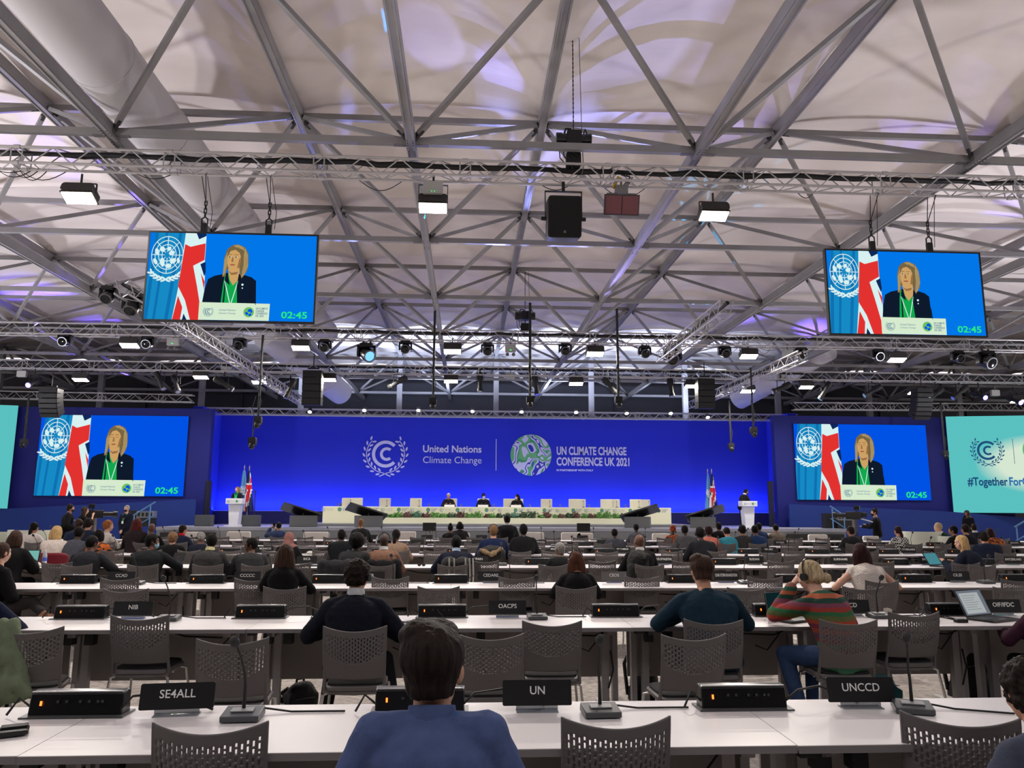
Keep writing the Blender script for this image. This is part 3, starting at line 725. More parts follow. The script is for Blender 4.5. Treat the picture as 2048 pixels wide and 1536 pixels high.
def teal_screen(lab, xin, sgn, text=True):
    W, H = 7.6, 4.0; zc = (at(1895, 836, YW).z + 1.55) / 2 + .02; H = (at(1895, 836, YW).z - 1.5)
    ang = -sgn * .22; cx = xin + sgn * W / 2 * math.cos(ang); cy = YW - .15 - W / 2 * abs(math.sin(ang))
    t = thing('teal_screen', lab, 'screen', (cx, cy, zc), ang)
    b = MB(); b.bx(-W / 2, W / 2, .005, .08, -H / 2, H / 2); b.build('panel', BLK, t)
    d = MB(); d.add([(-W / 2, 0, -H / 2), (W / 2, 0, -H / 2), (W / 2, 0, H / 2), (-W / 2, 0, H / 2)], [(0, 1, 2, 3)]); d.build('display', TEAL, t, smooth=False)
    if text:
        a = D2(.003); a.l = 1; a.cc(-W * .29, H * .14, .62, 0); a.line(-W * .15, H * .26, -W * .15, -H * .0, .02, 0)
        a.T('United Nations', -W * .2 - .0, 99, .1, 0)
        a.ring(-W * .02, H * .14, 0, .62, 0, 2 * PI, 2, 30); a.l = 2
        rr = random.Random(3)
        for _ in range(14): q = rr.uniform(0, 6.28); z = rr.uniform(0, .45); a.O(-W * .02 + z * math.cos(q), H * .14 + z * math.sin(q), rr.uniform(.08, .2), rr.uniform(.03, .08), 1, 10, rot=rr.uniform(0, 3))
        a.v = [v if v[2] < 50 else (0, .004, 0) for v in a.v]
        a.T('#Together', -W * .41, -H * .22, .5, 0, fit=1.62, off=.014); a.T('ForOur', -W * .41 + 1.66, -H * .22, .5, 1, fit=1.2, off=.014); a.T('Planet', -W * .41 + 2.92, -H * .22, .5, 1, fit=1.1, off=.014)
        for k, s in enumerate(('UN CLIMATE CHANGE', 'CONFERENCE UK 2021')): a.T(s, W * .09, H * .16 - k * .32, .3, 0, fit=2.4, off=.008)
        a.build('artwork', [TINK, TINK2, TLEAF], t, smooth=False)
teal_screen('teal screen at the far right with wreath emblem and #Together lettering', at(1887, 837, YW).x, 1)
teal_screen('plain teal screen cut by the left edge of the picture', at(41, 813, YW).x, -1, False)
# ---------------------------------------------------------------- stage wall
YB = 36.0; SZ = .9
BX0, BX1 = at(443, 829, YB).x, at(1532, 842, YB).x; BZ1 = 5.87; BZ0 = 1.5
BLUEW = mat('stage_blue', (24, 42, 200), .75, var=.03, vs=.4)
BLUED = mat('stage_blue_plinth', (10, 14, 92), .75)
b = MB(); b.bx(BX0, BX1, YB, YB + .2, BZ0, BZ1); wall = struct(b.build('wall_stage', BLUEW, smooth=False), 'tall blue stage wall with white conference logos')
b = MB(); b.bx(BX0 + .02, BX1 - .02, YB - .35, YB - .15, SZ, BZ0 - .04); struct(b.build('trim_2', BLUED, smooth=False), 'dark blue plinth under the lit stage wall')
for s, x in ((-1, BX0), (1, BX1)):
    b = MB(); xa, xb = sorted((x, x + s * .42)); b.bx(xa, xb, YW + .5, YB + .2, 0, 5.95); struct(b.build('trim_3' if s < 0 else 'trim_4', BLUEW, smooth=False), 'blue return panel at the %s end of the stage wall' % ('left' if s < 0 else 'right'))
LOGO = mat('logo_white', (214, 214, 240), .6); 
def wl(px, py): p = at(px, py, YB - .02); return p.x, p.z
d = D2(.004); YL = YB - .01
cx, cz = wl(771, 908); R = at(771, 865, YB).z - cz
d.cc(cx, cz, R * .92, 0); d.l = 1
x, z = wl(845, 904); d.T('United Nations', x, z, .46, 0, fit=wl(963, 904)[0] - x, off=.010)
x, z = wl(845, 926); d.T('Climate Change', x, z, .45, 0, fit=wl(963, 926)[0] - x, off=0)
x, z0 = wl(992, 941); z1 = wl(992, 878)[1]; d.line(x, z0, x, z1, .03, 0)
x, z = wl(1113, 909); w = wl(1253, 909)[0] - x; d.T('UN CLIMATE CHANGE', x, z, .53, 0, fit=w, off=.016)
x, z = wl(1113, 930.5); w = wl(1259, 930)[0] - x; d.T('CONFERENCE UK 2021', x, z, .53, 0, fit=w, off=.016)
x, z = wl(1113, 942); w = wl(1187, 942)[0] - x; d.T('IN PARTNERSHIP WITH ITALY', x, z, .12, 0, fit=w, off=.005)
o = d.build('wall_logo', LOGO, wall, smooth=False); o.location = (0, YL, 0)
# marbled globe emblem
gm = bpy.data.materials.new('globe_marble'); gm.use_nodes = True; n = gm.node_tree.nodes; L = gm.node_tree.links; bs = n['Principled BSDF']; bs.inputs['Roughness'].default_value = .6
tc = n.new('ShaderNodeTexCoord'); t1 = n.new('ShaderNodeTexNoise'); t1.inputs['Scale'].default_value = .75; t1.inputs['Detail'].default_value = 1.5; t1.inputs['Distortion'].default_value = 1.6
r1 = n.new('ShaderNodeValToRGB'); r1.color_ramp.interpolation = 'CONSTANT'
cols = [(0, (214, 214, 235)), (.40, (110, 190, 120)), (.47, (70, 160, 100)), (.5, (214, 214, 235)), (.54, (40, 50, 170)), (.57, (214, 214, 235)), (.62, (100, 185, 120)), (.68, (40, 60, 180))]
while len(r1.color_ramp.elements) < len(cols): r1.color_ramp.elements.new(.5)
for e, (p, c) in zip(r1.color_ramp.elements, cols): e.position = p; e.color = (*lin(c), 1)
L.new(tc.outputs['Object'], t1.inputs['Vector']); L.new(t1.outputs['Fac'], r1.inputs['Fac']); L.new(r1.outputs['Color'], bs.inputs['Base Color'])
cx, cz = wl(1062, 910); R = wl(1103, 910)[0] - cx
d = D2(.004); d.O(0, 0, R, R, 0, 48, 1); o = d.build('globe_emblem', gm, wall, smooth=False); o.location = (cx, YL, cz)

# ---------------------------------------------------------------- stage platform and side walls
SX0, SX1 = at(312, 1055, 30).x, at(1692, 1060, 30).x
st = thing('stage_platform', 'long low grey stage platform in front of the blue wall', 'stage', (0, 0, 0))
b = MB(); b.bx(SX0, SX1, 30, 32.55, SZ - .12, SZ); b.build('deck', mat('stage_deck', (150, 152, 165), .35, var=.05, vs=2), st)
b = MB(); b.bx(SX0 + .02, SX1 - .02, 30.02, 32.5, 0.0, SZ - .12); b.build('skirt', STAGEG, st)
b = MB(); b.bx(at(424, 816, YW).x + .02, at(1548, 833, YW).x - .02, 32.552, 35.62, 0, SZ); tag(b.build('rear_platform', mat('stage_deck', (150, 152, 165)), smooth=False), 'grey rear stage platform carrying the cream panel table', 'stage')
b = MB(); b.bx(SX0 + 3.4, SX1 - 3.4, 29.2, 30, 0.02, SZ * .5); b.build('front_step', STAGEG, st)
for k, (x0, x1) in enumerate(((at(320, 1060, 29.9).x, at(430, 1060, 29.9).x), (at(1575, 1060, 29.9).x, at(1688, 1060, 29.9).x))):
    b = MB(); b.bx(x0, x1, 29.9, 30, .1, SZ - .2); b.build('black_opening', BLK, st)
b = MB(); x0, x1 = at(652, 1056, 31.9).x, at(1345, 1058, 31.9).x; b.bx(x0 - 1, x1 + .8, 31.5, 34.8, SZ, SZ + .1); o = b.build('table_riser', STAGEG); tag(o, 'low grey riser under the cream panel table', 'riser')
def low_wall(name, pts, Y, lab):
    P_ = [at(x, y, Y) for x, y in pts]; b = MB(); b.prism([(p.x, p.z) for p in P_] + [(P_[-1].x, 0), (P_[0].x, 0)], Y, Y + .1); o = b.build(name, NAVY2, smooth=False); struct(o, lab)
low_wall('wall_low_left', [(-60, 1024), (20, 1017), (392, 998)], 32.6, 'lower blue panel with sloping top at left of the stage')
low_wall('wall_low_right', [(1578, 1008), (1895, 1023), (2110, 1040)], 32.6, 'lower blue panel with sloping top at right of the stage')
# dark doorway slots beside the stage
for k, (x, lab) in enumerate(((417, 'dark narrow opening at the left end of the stage'), (1541, 'dark narrow opening at the right end of the stage'))):
    p = at(x, 962, YW - .02); b = MB(); b.bx(p.x - .12, p.x + .12, YW + .0, YW + .06, SZ, p.z); o = b.build('door_%d' % (k + 1), mat('deep_navy', (6, 10, 50), .8), smooth=False); struct(o, lab)

# handrails
RAIL = mat('rail_blue_grey', (96, 140, 190), .4, .4)
def rail(lab, pts, Y):
    P_ = [at(x, y, Y) for x, y in pts]; t = thing('stair_handrail', lab, 'handrail', (P_[0].x, Y, 0))
    loc = [p - V((P_[0].x, Y, 0)) for p in P_]
    b = MB(); b.tube([loc[0], loc[1]], .03, 8); b.build('top_rail', RAIL, t)
    b = MB(); b.tube([loc[0] - V((0, 0, .5)), loc[1] - V((0, 0, .5))], .022, 8); b.build('mid_rail', RAIL, t)
    for q in (.12, .8):
        p = loc[0].lerp(loc[1], q); b = MB(); b.tube([p, (p.x, p.y, .0)], .025, 8); b.build('post', RAIL, t)
rail('pale blue stair handrail at the left side of the stage', [(263, 1033), (311, 1004)], 30.6)
rail('pale blue stair handrail behind the camera on the right', [(1660, 1012), (1695, 1036)], 30.6)
rail('grey handrail at the far right edge below the teal screen', [(2029, 1054), (2060, 1036)], 27.0)

# ---------------------------------------------------------------- panel table with logos and plants
TY0 = 33.0
tx0, tx1 = at(646, 1012, TY0).x, at(1342, 1017, TY0).x; TZ = 1.70
t = thing('panel_table', 'long cream panel table with repeated small logos across the stage', 'table', ((tx0 + tx1) / 2, TY0, SZ + .1)); HW = (tx1 - tx0) / 2; zt_ = TZ - SZ - .1
b = MB(); b.bx(-HW, HW, 0, .9, zt_ - .05, zt_); b.build('top', CREAM, t)
b = MB(); b.bx(-HW, HW, .0, .05, 0, zt_ - .05); b.bx(-HW, -HW + .05, .05, .85, 0, zt_ - .05); b.bx(HW - .05, HW, .05, .85, 0, zt_ - .05); b.build('front_panel', CREAM, t)
b = MB(); b.bx(-HW * .78, HW * .8, -.3, -.0, .0, .24); b.build('planter_shelf', CREAM, t)
d = D2(.003); d.l = 1
for k in range(12):
    x = -HW + HW * 2 * (k + .5) / 12 - .3; z = zt_ - .13
    d.cc(x - .3, z, .085, 0); d.T('United Nations', x - .17, z + .01, .05, 1, fit=.28); d.T('Climate Change', x - .17, z - .05, .045, 1, fit=.28)
    d.O(x + .38, z, .085, .085, 2, 16); d.O(x + .4, z - .02, .05, .04, 0, 10, 2)
    for q, s in enumerate(('UN CLIMATE', 'CHANGE', 'UK 2021')): d.T(s, x + .5, z + .03 - q * .05, .05, 0, off=.001)
d.build('logo_strip', [mat('table_ink', (120, 140, 165), .6), mat('table_ink_pale', (170, 172, 170), .6), mat('table_leaf', (80, 150, 95), .6)], t, smooth=False)
# plants: one object per bush
LEAVES = [mat('leaf_green', (88, 140, 62), .6, var=.25, vs=6), mat('leaf_dark', (52, 78, 50), .6, var=.25, vs=6), mat('leaf_bronze', (92, 66, 58), .6, var=.2, vs=6), mat('leaf_teal', (74, 118, 96), .6, var=.2, vs=6)]
rp = random.Random(5)
px = -HW * .74 + (tx0 + tx1) / 2; k = 0; plants = []
while px < (tx0 + tx1) / 2 + HW * .78:
    w = rp.uniform(.16, .3); kind = rp.choice([0, 0, 1, 2, 3, 0, 1]); h = w * rp.uniform(.75, 1.15)
    b = MB()
    for _ in range(46):
        a = rp.uniform(0, 2 * PI); e = rp.uniform(-.3, 1.3); r = rp.uniform(.5, 1); q = V((w * r * math.cos(a) * math.cos(e), .13 * r * math.sin(a), h * .8 * r * math.sin(e)))
        s = rp.uniform(.04, .075); n_ = V((rp.uniform(-1, 1), rp.uniform(-1.4, 0), rp.uniform(-.4, 1))).normalized(); u = n_.orthogonal().normalized(); v = n_.cross(u)
        b.add([q - u * s, q - v * s * .5, q + u * s * 1.2, q + v * s * .5 + n_ * s * .3], [(0, 1, 2, 3)])
    b.ell((0, 0, h * .1), (w * .6, .09, h * .45), n=8)
    o = b.build('shelf_plant', LEAVES[kind]); o.location = (px, TY0 - .16, SZ + .1 + .24 + h * .22); plants.append(o)
    tag(o, '%s leafy plant on the front shelf of the panel table, %s from the left' % (('green', 'dark green', 'bronze', 'blue-green')[kind], ORD[min(k, 39)]), 'plant', 'plants along the panel table'); px += w * 1.35; k += 1

# cream chairs behind the table
def cream_chair():
    t = thing('panel_chair', 'x', 'chair', (0, 0, 0), 0, 'cream chairs behind the panel table')
    m = mat('cream_upholstery', (236, 232, 208), .7)
    b = MB(); b.rbox((0, .25, .72), (.52, .1, .7), .03); b.build('backrest', m, t, bevel=.01)
    b = MB(); b.rbox((0, 0, .42), (.54, .5, .12), .03); b.build('seat', m, t, bevel=.01)
    for sx in (-1, 1):
        b = MB(); b.rbox((sx * .29, .0, .52), (.06, .5, .26), .02); b.build('armrest', m, t)
        for sy in (-1, 1): b = MB(); b.tube([(sx * .22, sy * .2, 0), (sx * .22, sy * .2, .36)], .015, 6); b.build('leg', CHROME, t)
    return t
# (photo x of backrest, position note)
CC_ = [(694, 'leftmost'), (711, 'second from left, half hidden'), (767, 'beside the leftmost pair'), (832, 'left of the grey-haired panellist'), (900, 'under the grey-haired panellist'), (967, 'under the masked panellist'), (1018, 'left behind the woman panellist'), (1033, 'under the woman panellist'), (1094, 'right of the woman panellist'), (1148, 'left of the pair right of centre'), (1161, 'right of the pair right of centre'), (1212, 'left one of the second right pair'), (1228, 'right one of the second right pair'), (1273, 'second from the right end'), (1293, 'rightmost')]
c0 = cream_chair()
for k, (x, w) in enumerate(CC_):
    Yc = TY0 + (1.15 if k % 2 else 1.5) + .1 * (k % 3); p = at(x, 1005, Yc); lab = 'cream panel chair behind the long table, ' + w
    if k == 0: c0.location = (p.x, Yc, SZ + .1); c0['label'] = lab; continue
    dup(c0, lab, (p.x, Yc, SZ + .1), random.uniform(-.25, .25))
# glasses and small mics on the panel table
GL = mat('clear_glass', (235, 240, 245), .05, trans=.9)
gx = [(676, 'left end'), (682, 'left end beside it'), (858, 'left of the grey-haired panellist'), (923, 'right of the grey-haired panellist'), (988, 'right of the masked panellist'), (1060, 'right of the woman panellist'), (1120, 'between the woman and the chair pair'), (1178, 'right of the chair pair'), (1252, 'left of the rightmost chairs'), (1314, 'right end')]
for k, (x, w) in enumerate(gx):
    p = at(x, 1010, TY0 + .3); b = MB(); b.lathe([(.03, 0), (.035, .005), (.04, .13), (.036, .13), (.03, .01), (.001, .01)], 12); o = b.build('water_glass', GL); o.location = (p.x, TY0 + .3, TZ)
    tag(o, 'clear water glass on the cream panel table, ' + w, 'glass', 'glasses on the panel table')
mx = [x for x, _ in CC_ if x not in (711, 1018, 1148, 1212)]
MICN = ['left end', 'second chair', 'third chair', 'grey-haired panellist', 'masked panellist', 'woman panellist', 'chair right of the woman', 'right chair pair', 'second right chair pair', 'last chair but one', 'right end']
for k, x in enumerate(mx):
    p = at(x + 6, 1010, TY0 + .3); t = thing('table_microphone', 'small gooseneck microphone on the cream panel table before the ' + MICN[k], 'microphone', (p.x, TY0 + .35, TZ), 0, 'microphones on the panel table')
    b = MB(); b.rbox((0, 0, .012), (.1, .12, .024), .01, rotx(0)); b.build('base', BLK, t)
    b = MB(); b.tube([(0, 0, .02), (0, .02, .15), (0, .06, .24)], .006, 5); b.build('gooseneck', BLK, t); b = MB(); b.ell((0, .07, .26), (.016, .016, .03), n=8); b.build('capsule', BLK, t)
for x, w in ((900, 'grey-haired panellist'), (967, 'masked panellist'), (1033, 'woman panellist')):
    p = at(x, 1010, TY0 + .1); b = MB(); b.prismx([(0, 0), (.08, 0), (.05, .09)], -.22, .22); o = b.build('name_card', mat('card_white', (225, 225, 220), .6)); o.location = (p.x - .02, TY0 + .06, TZ); tag(o, 'folded white name card before the ' + w, 'name card')

# ---------------------------------------------------------------- tilted prompter lecterns on the stage front
PG = mat('prompter_grey', (96, 98, 100), .6)
for k, (x, s, lab) in enumerate(((606, 1, 'leftmost'), (738, 1, 'second from left'), (1276, -1, 'third from left'), (1408, -1, 'rightmost, before the right flags'))):
    p = at(x, 1060, 30.4); t = thing('prompter_stand', 'black tilted prompter screen on a grey box, ' + lab, 'prompter', (p.x, 30.5, SZ + .002), s * .3, 'tilted prompters at the stage edge')
    b = MB(); b.box((0, .25, .22), (1.0, .7, .44)); b.build('box_base', PG, t, bevel=.01)
    R = roty(s * .30) @ rotx(.55); b = MB(); b.rbox((s * -.1, .2, .58), (1.55, .06, .8), .02, R @ rotx(PI / 2 - .9)); b.build('screen_panel', mat('prompter_black', (22, 23, 26), .3), t)
    b = MB(); b.tube([(0, .2, .4), (0, .2, .58)], .04, 8); b.build('bracket', BLK, t)
for k, (x, y0, y1) in enumerate(((859, 1046, 1061), (1167, 1047, 1062))):
    p = at(x, (y0 + y1) / 2, 29); t = thing('confidence_monitor', 'black monitor on a floor stand before the stage, %s of the two' % ('left', 'right')[k], 'monitor', (p.x, 29, 0), 0, 'monitors before the stage')
    b = MB(); b.rbox((0, 0, p.z), (.5, .05, .3), .015); b.build('screen', BLKG, t)
    for s in (-1, 1): b = MB(); b.tube([(s * .12, .03, p.z - .14), (s * .14, .05, 0)], .015, 6); b.build('leg', GREYP, t)

# ---------------------------------------------------------------- podiums
def podium(x, y, lab):
    p = at(x, 1050, 31.5); t = thing('podium', lab, 'podium', (p.x, 31.5, SZ)); m = mat('podium_white', (222, 224, 232), .5)
    w = 30 / 1525 * 31.8
    b = MB(); b.prism([(-.17, .04), (.17, .04), (.23, .86), (-.23, .86)], 0, .45); b.build('column', m, t)
    b = MB(); b.bx(-.34, .34, -.06, .5, 0, .04); b.build('foot', m, t)
    b = MB(); b.box((0, .15, .98), (w * 1.02, .5, .22)); b.build('desk_top', m, t, bevel=.01)
    d = D2(.002); d.l = 1; d.cc(-.2, 0, .05, 0); d.T('United Nations', -.13, .01, .03, 1, fit=.14); d.T('Climate Change', -.13, -.02, .03, 1, fit=.14); d.O(.12, 0, .05, .05, 2, 14); d.T('UN CLIMATE', .18, .015, .03, 0, fit=.1); d.T('UK 2021', .18, -.02, .03, 0, fit=.1)
    o = d.build('logo_strip', [mat('table_ink', (120, 140, 165), .6), mat('table_ink_pale', (170, 172, 170), .6), mat('table_leaf', (80, 150, 95), .6)], t, smooth=False); o.location = (0, -.103, .98)
    for s in (-1, 1): b = MB(); b.tube([(s * .2, .2, 1.09), (s * .22, .22, 1.35), (s * .12, .3, 1.5)], .008, 5); b.build('microphone', BLK, t)
    return p
podium(466, 0, 'white podium at the left of the stage in front of the speaking woman')
podium(1500, 0, 'white podium at the right of the stage beside the bending person')

# floor boxes (grey speaker cases)
for x, w in ((407, 'left of the left podium'), (502, 'right of the left podium')):
    p = at(x, 1044, 30.9); b = MB(); b.box((0, 0, .22), (.62, .4, .44)); b.bx(-.28, .28, -.205, -.2, .03, .41); o = b.build('floor_monitor', mat('case_grey', (70, 73, 78), .7), bevel=.01); o.location = (p.x, 31.0, SZ); tag(o, 'square grey floor monitor box on stage, ' + w, 'speaker box')
for x, w, Y in ((292, 'left side of the stage beside the handrail', 30.8), (1686, 'right side of the stage beside the video camera', 30.8)):
    p = at(x, 1050, Y); t = thing('flight_case', 'grey metal equipment case at the ' + w, 'equipment case', (p.x, Y, SZ + .002)); b = MB(); b.box((0, 0, .45), (.62, .4, .26)); b.build('body', mat('case_alu', (130, 138, 145), .4, .5), t, bevel=.01)
    b = MB()
    for q in range(4): b.box((-.22 + q * .15, -.205, .45), (.09, .01, .14))
    b.build('front_sockets', BLK, t); b = MB(); b.box((0, 0, .16), (.62, .4, .32)); b.build('lower_body', BLK, t); b = MB(); b.box((-.55, .1, .3), (.42, .35, .6)); b.build('side_bag', BLK, t)
# flags
FB = mat('flag_blue', (92, 150, 205), .7); FR = mat('flag_red', (205, 28, 52), .7); FW = mat('flag_white', (225, 228, 240), .7); FN = mat('flag_navy', (14, 26, 80), .7)
def flag(px, ptop, pbot, Y, uk, lab):
    a = at(px, ptop, Y); c = at(px, pbot, Y); H = a.z - SZ; t = thing('flag_on_pole', lab, 'flag', (a.x, Y, SZ))
    b = MB(); b.tube([(0, 0, 0), (0, 0, H)], .018, 8); b.lathe([(.001, 0), (.2, .01), (.2, .03), (.03, .06)], 16); pl_ = b.build('pole', mat('pole_gold', (150, 140, 110), .4, .6), t)
    b = MB(); b.lathe([(.001, H), (.03, H + .02), (.012, H + .1), (.001, H + .16)], 8); b.build('finial', mat('pole_gold', (150, 140, 110), .4, .6), pl_)
    zb = c.z - SZ; nz, nx = 26, 10; b = MB(); vs = []; m_ = []
    for i in range(nz + 1):
        f = i / nz; z = H - .08 - (H - .08 - zb) * f; w = .07 + .36 * f ** .8
        for j in range(nx + 1):
            g = j / nx - .5; vs.append((g * w + .05 * f, .06 * math.sin(g * 14 + f * 2) * (.4 + f) - .03, z + abs(g) * .12 * f))
    fs = []
    for i in range(nz):
        for j in range(nx):
            fs.append((i * (nx + 1) + j, i * (nx + 1) + j + 1, (i + 1) * (nx + 1) + j + 1, (i + 1) * (nx + 1) + j)); f = i / nz; g = j / nx
            if uk:
                q = (g - .5) * 2 + (f - .5) * 3.2; k = 0 if abs(q) < .42 else 1 if abs(q) < .8 else 2
                if .3 < f < .46: k = 0 if .33 < f < .43 else 1
                if .62 < f and g < .3: k = 1 if g < .15 else 0
            else: k = 0
            m_.append(k)
    b.add(vs, fs); b.m = m_; o = b.build('cloth', [FR, FW, FN] if uk else [FB], t)
    if not uk:
        d = D2(.002); d.un_map(0, 0, .15, 0, 1, sx=.8); d.laurel(0, 0, .18, 0, sx=.8, leaves=6, l=1); o = d.build('emblem', FW, t, smooth=False); o.location = (.04, -.09, zb + (H - zb) * .5)
flag(489, 937, 1024, 32.6, False, 'pale blue flag on a pole behind the left podium')
flag(499, 938, 1024, 32.5, True, 'red, white and navy flag on a pole behind the left podium')
flag(1415, 944, 1028, 32.6, False, 'pale blue flag on a pole at the right of the stage')
flag(1423, 944, 1030, 32.5, True, 'red, white and navy flag on a pole at the right of the stage')
for x, w in ((416, 'at the left edge of the stage'), (511, 'right of the left flags')):
    p = at(x, 962 if x < 450 else 983, 32.2); b = MB(); b.tube([(0, 0, 0), (0, 0, p.z - SZ)], .02, 8); b.lathe([(.001, 0), (.16, .01), (.16, .03), (.02, .05)], 12); b.box((0, 0, p.z - SZ), (.06, .04, .1)); o = b.build('microphone_stand', BLK); o.location = (p.x, 32.2, SZ); tag(o, 'thin dark stand ' + w, 'stand')
# ---------------------------------------------------------------- desk rows
ROWY = [3.24, 6.34, 9.38, 12.47, 15.62, 18.9, 22.2]
UW = 1.545; SEAM = -.175; TD = .75; TT = .74
ROWN = ['front', 'second', 'third', 'fourth', 'fifth', 'sixth', 'seventh']


def desk_proto():
    t = thing('desk', 'x', 'desk')
    b = MB(); b.bx(-UW / 2 + .002, UW / 2 - .002, 0.006, TD, TT - .022, TT); dt = b.build('desktop', WHITE, t, smooth=False)
    b = MB(); b.bx(-UW / 2 + .002, UW / 2 - .002, 0, .006, TT - .03, TT - .001); b.bx(-UW / 2 + .03, UW / 2 - .03, .03, TD - .03, TT - .032, TT - .0222); b.build('edge_band', EDGE, dt, smooth=False)
    b = MB(); b.bx(-UW / 2 + .06, UW / 2 - .06, TD - .16, TD - .14, .24, TT - .035)
    for x in (-.5, .5): b.tube([(x, TD - .1605, .42), (x, TD - .164, .42)], .008, 8)
    b.build('modesty_panel', PANEL, t, smooth=False)
    for s in (-1, 1):
        b = MB(); x = s * .6
        b.bx(x - .03, x + .03, .36, .42, .03, TT - .032, 0); b.bx(x + s * .09 - .022, x + s * .09 + .022, .4, .47, .03, TT - .032, 0); b.bx(x - .03, x + .03, .1, TD - .2, TT - .075, TT - .032, 0); b.bx(x - .03, x + .03, .08, TD - .02, 0.0, .035, 1)
        b.build('leg', [LEGM, mat('desk_foot', (205, 202, 200), .5)], t, smooth=False)
    b = MB(); b.bx(-UW / 2 + .01, -UW / 2 + .08, .01, .06, TT - .05, TT - .032)
    b.build('joint_block', BLK, t, smooth=False)
    for x in (-.66, -.50): b = MB(); b.bx(x, x + .07, .1, .18, TT - .13, TT - .032); b.build('cable_box', BLK, t, smooth=False)
    b = MB()
    b.tube([(.66, .3, TT - .05), (.5, .3, TT - .11), (.2, .32, TT - .10), (.0, .4, TT - .06)], .008, 5); b.tube([(.6, .33, TT - .06), (.45, .33, TT - .24), (.35, .34, TT - .2)], .006, 5); b.tube([(.64, .34, .5), (.66, .33, .35), (.62, .34, .2)], .008, 5)
    b.build('hanging_cables', BLK, t)
    return t


def module_proto():
    t = thing('outlet_unit', 'x', 'power outlet unit')
    b = MB(); b.prismx([(-.05, .005), (-.03, .1), (.02, .11), (.045, .1), (.05, .005)], -.21, .21); cs_ = b.build('casing', BLKG, t, bevel=.006)
    b = MB(); b.box((0, -.031, .106), (.405, .008, .005)); b.build('top_trim', mat('trim_silver', (150, 150, 152), .3, .6), cs_)
    b = MB(); b.bx(-.23, .23, -.085, .06, 0, .007); b.build('base_plate', mat('base_plate', (70, 70, 72), .4), t)
    R = rotx(-.21)
    b = MB(); b.box((-.155, -.0445, .058), (.008, .004, .02), R); b.build('orange_light', emat('orange_led', (255, 110, 40), 4), cs_)
    b = MB()
    for x in (-.08, -.04, .02, .06, .1, .12): b.box((x, -.0435, .065), (.012, .004, .012), R)
    b.build('sockets', mat('socket_grey', (52, 52, 54), .5), cs_)
    b = MB(); b.tube([(-.2, -.02, .03), (-.26, -.03, .08), (-.3, -.05, .01)], .006, 5); b.tube([(.19, -.03, .02), (.26, -.06, .09), (.4, .02, .09), (.6, .03, .006)], .006, 5); b.build('cables', BLK, t)
    return t


def mic_proto():
    t = thing('gooseneck_microphone', 'x', 'microphone')
    b = MB(); b.prismx([(-.075, .004), (-.075, .03), (.06, .045), (.075, .02), (.075, .004)], -.085, .085); b.build('base', mat('mic_base', (70, 72, 74), .35), t, bevel=.004)
    b = MB(); b.box((0, -.005, .042), (.1, .05, .005), rotx(.1)); b.build('button_panel', mat('mic_panel', (140, 140, 142), .4), t)
    b = MB(); b.tube([(0, .01, .035), (.0, .015, .14), (-.005, .01, .2), (-.012, -.05, .28), (-.022, -.11, .345)], [.009, .007, .0055, .0055, .0055], 6); gn_ = b.build('gooseneck', BLK, t)
    b = MB(); q = V((-.05, -.75, .65)).to_track_quat('Z', 'X').to_matrix().to_4x4(); q.translation = V((-.024, -.12, .352)); b.lathe([(.008, -.02), (.019, -.008), (.022, .012), (.018, .032), (.004, .04)], 12, q); b.build('windshield', BLK, gn_)
    b = MB(); b.tube([(.0, .07, .02), (.05, .12, .02), (.2, .09, .006), (.45, .08, .006)], .005, 5); b.build('cable', BLK, t)
    return t


def plate(text, X, Y, rz=0, white=True, pale=False, w=.33, label=None, row=0):
    t = thing('nameplate', label or 'black nameplate reading %s on the %s desk row' % (text, ROWN[row]), 'nameplate', (X, Y, TT), rz)
    R = rotx(-.18); m = mat('plate_black', (16, 16, 18), .45) if not pale else mat('plate_grey', (92, 90, 90), .5)
    b = MB(); b.rbox((0, 0, .085), (w, .008, .115), .008, R); bo_ = b.build('board', m, t)
    b = MB(); b.bx(-.1, .1, -.03, .04, 0, .004); b.box((0, .006, .02), (.2, .003, .03)); b.build('clear_stand', mat('clear_acrylic', (190, 195, 200), .1, trans=.6), t, smooth=False)
    b = MB(); b.box((.02 if len(text) > 3 else 0, -.004, .045), (.15, .006, .028), R); b.build('holder_clip', mat('plate_clip', (40, 40, 42), .3), bo_, smooth=False)
    if text:
        d = D2(.001); lines = text.split('|'); fs = .052 if len(lines) == 1 else .04
        for k, s in enumerate(lines):
            wd = text_geo(s, fs, .0, 1.)[2]; d.T(s, 0, -.006 if len(text) > 0 else 0, fs, 0, 'c', off=.0004 if len(text) < 8 else .001, fit=min(wd, w * .9))
        o = d.build('lettering', mat('plate_white', (235, 235, 232), .6, emit=(235, 235, 232), es=.0), bo_, smooth=False); o.location = (0, -.0055, .085); o.rotation_euler = (-.18, 0, 0)
    return t


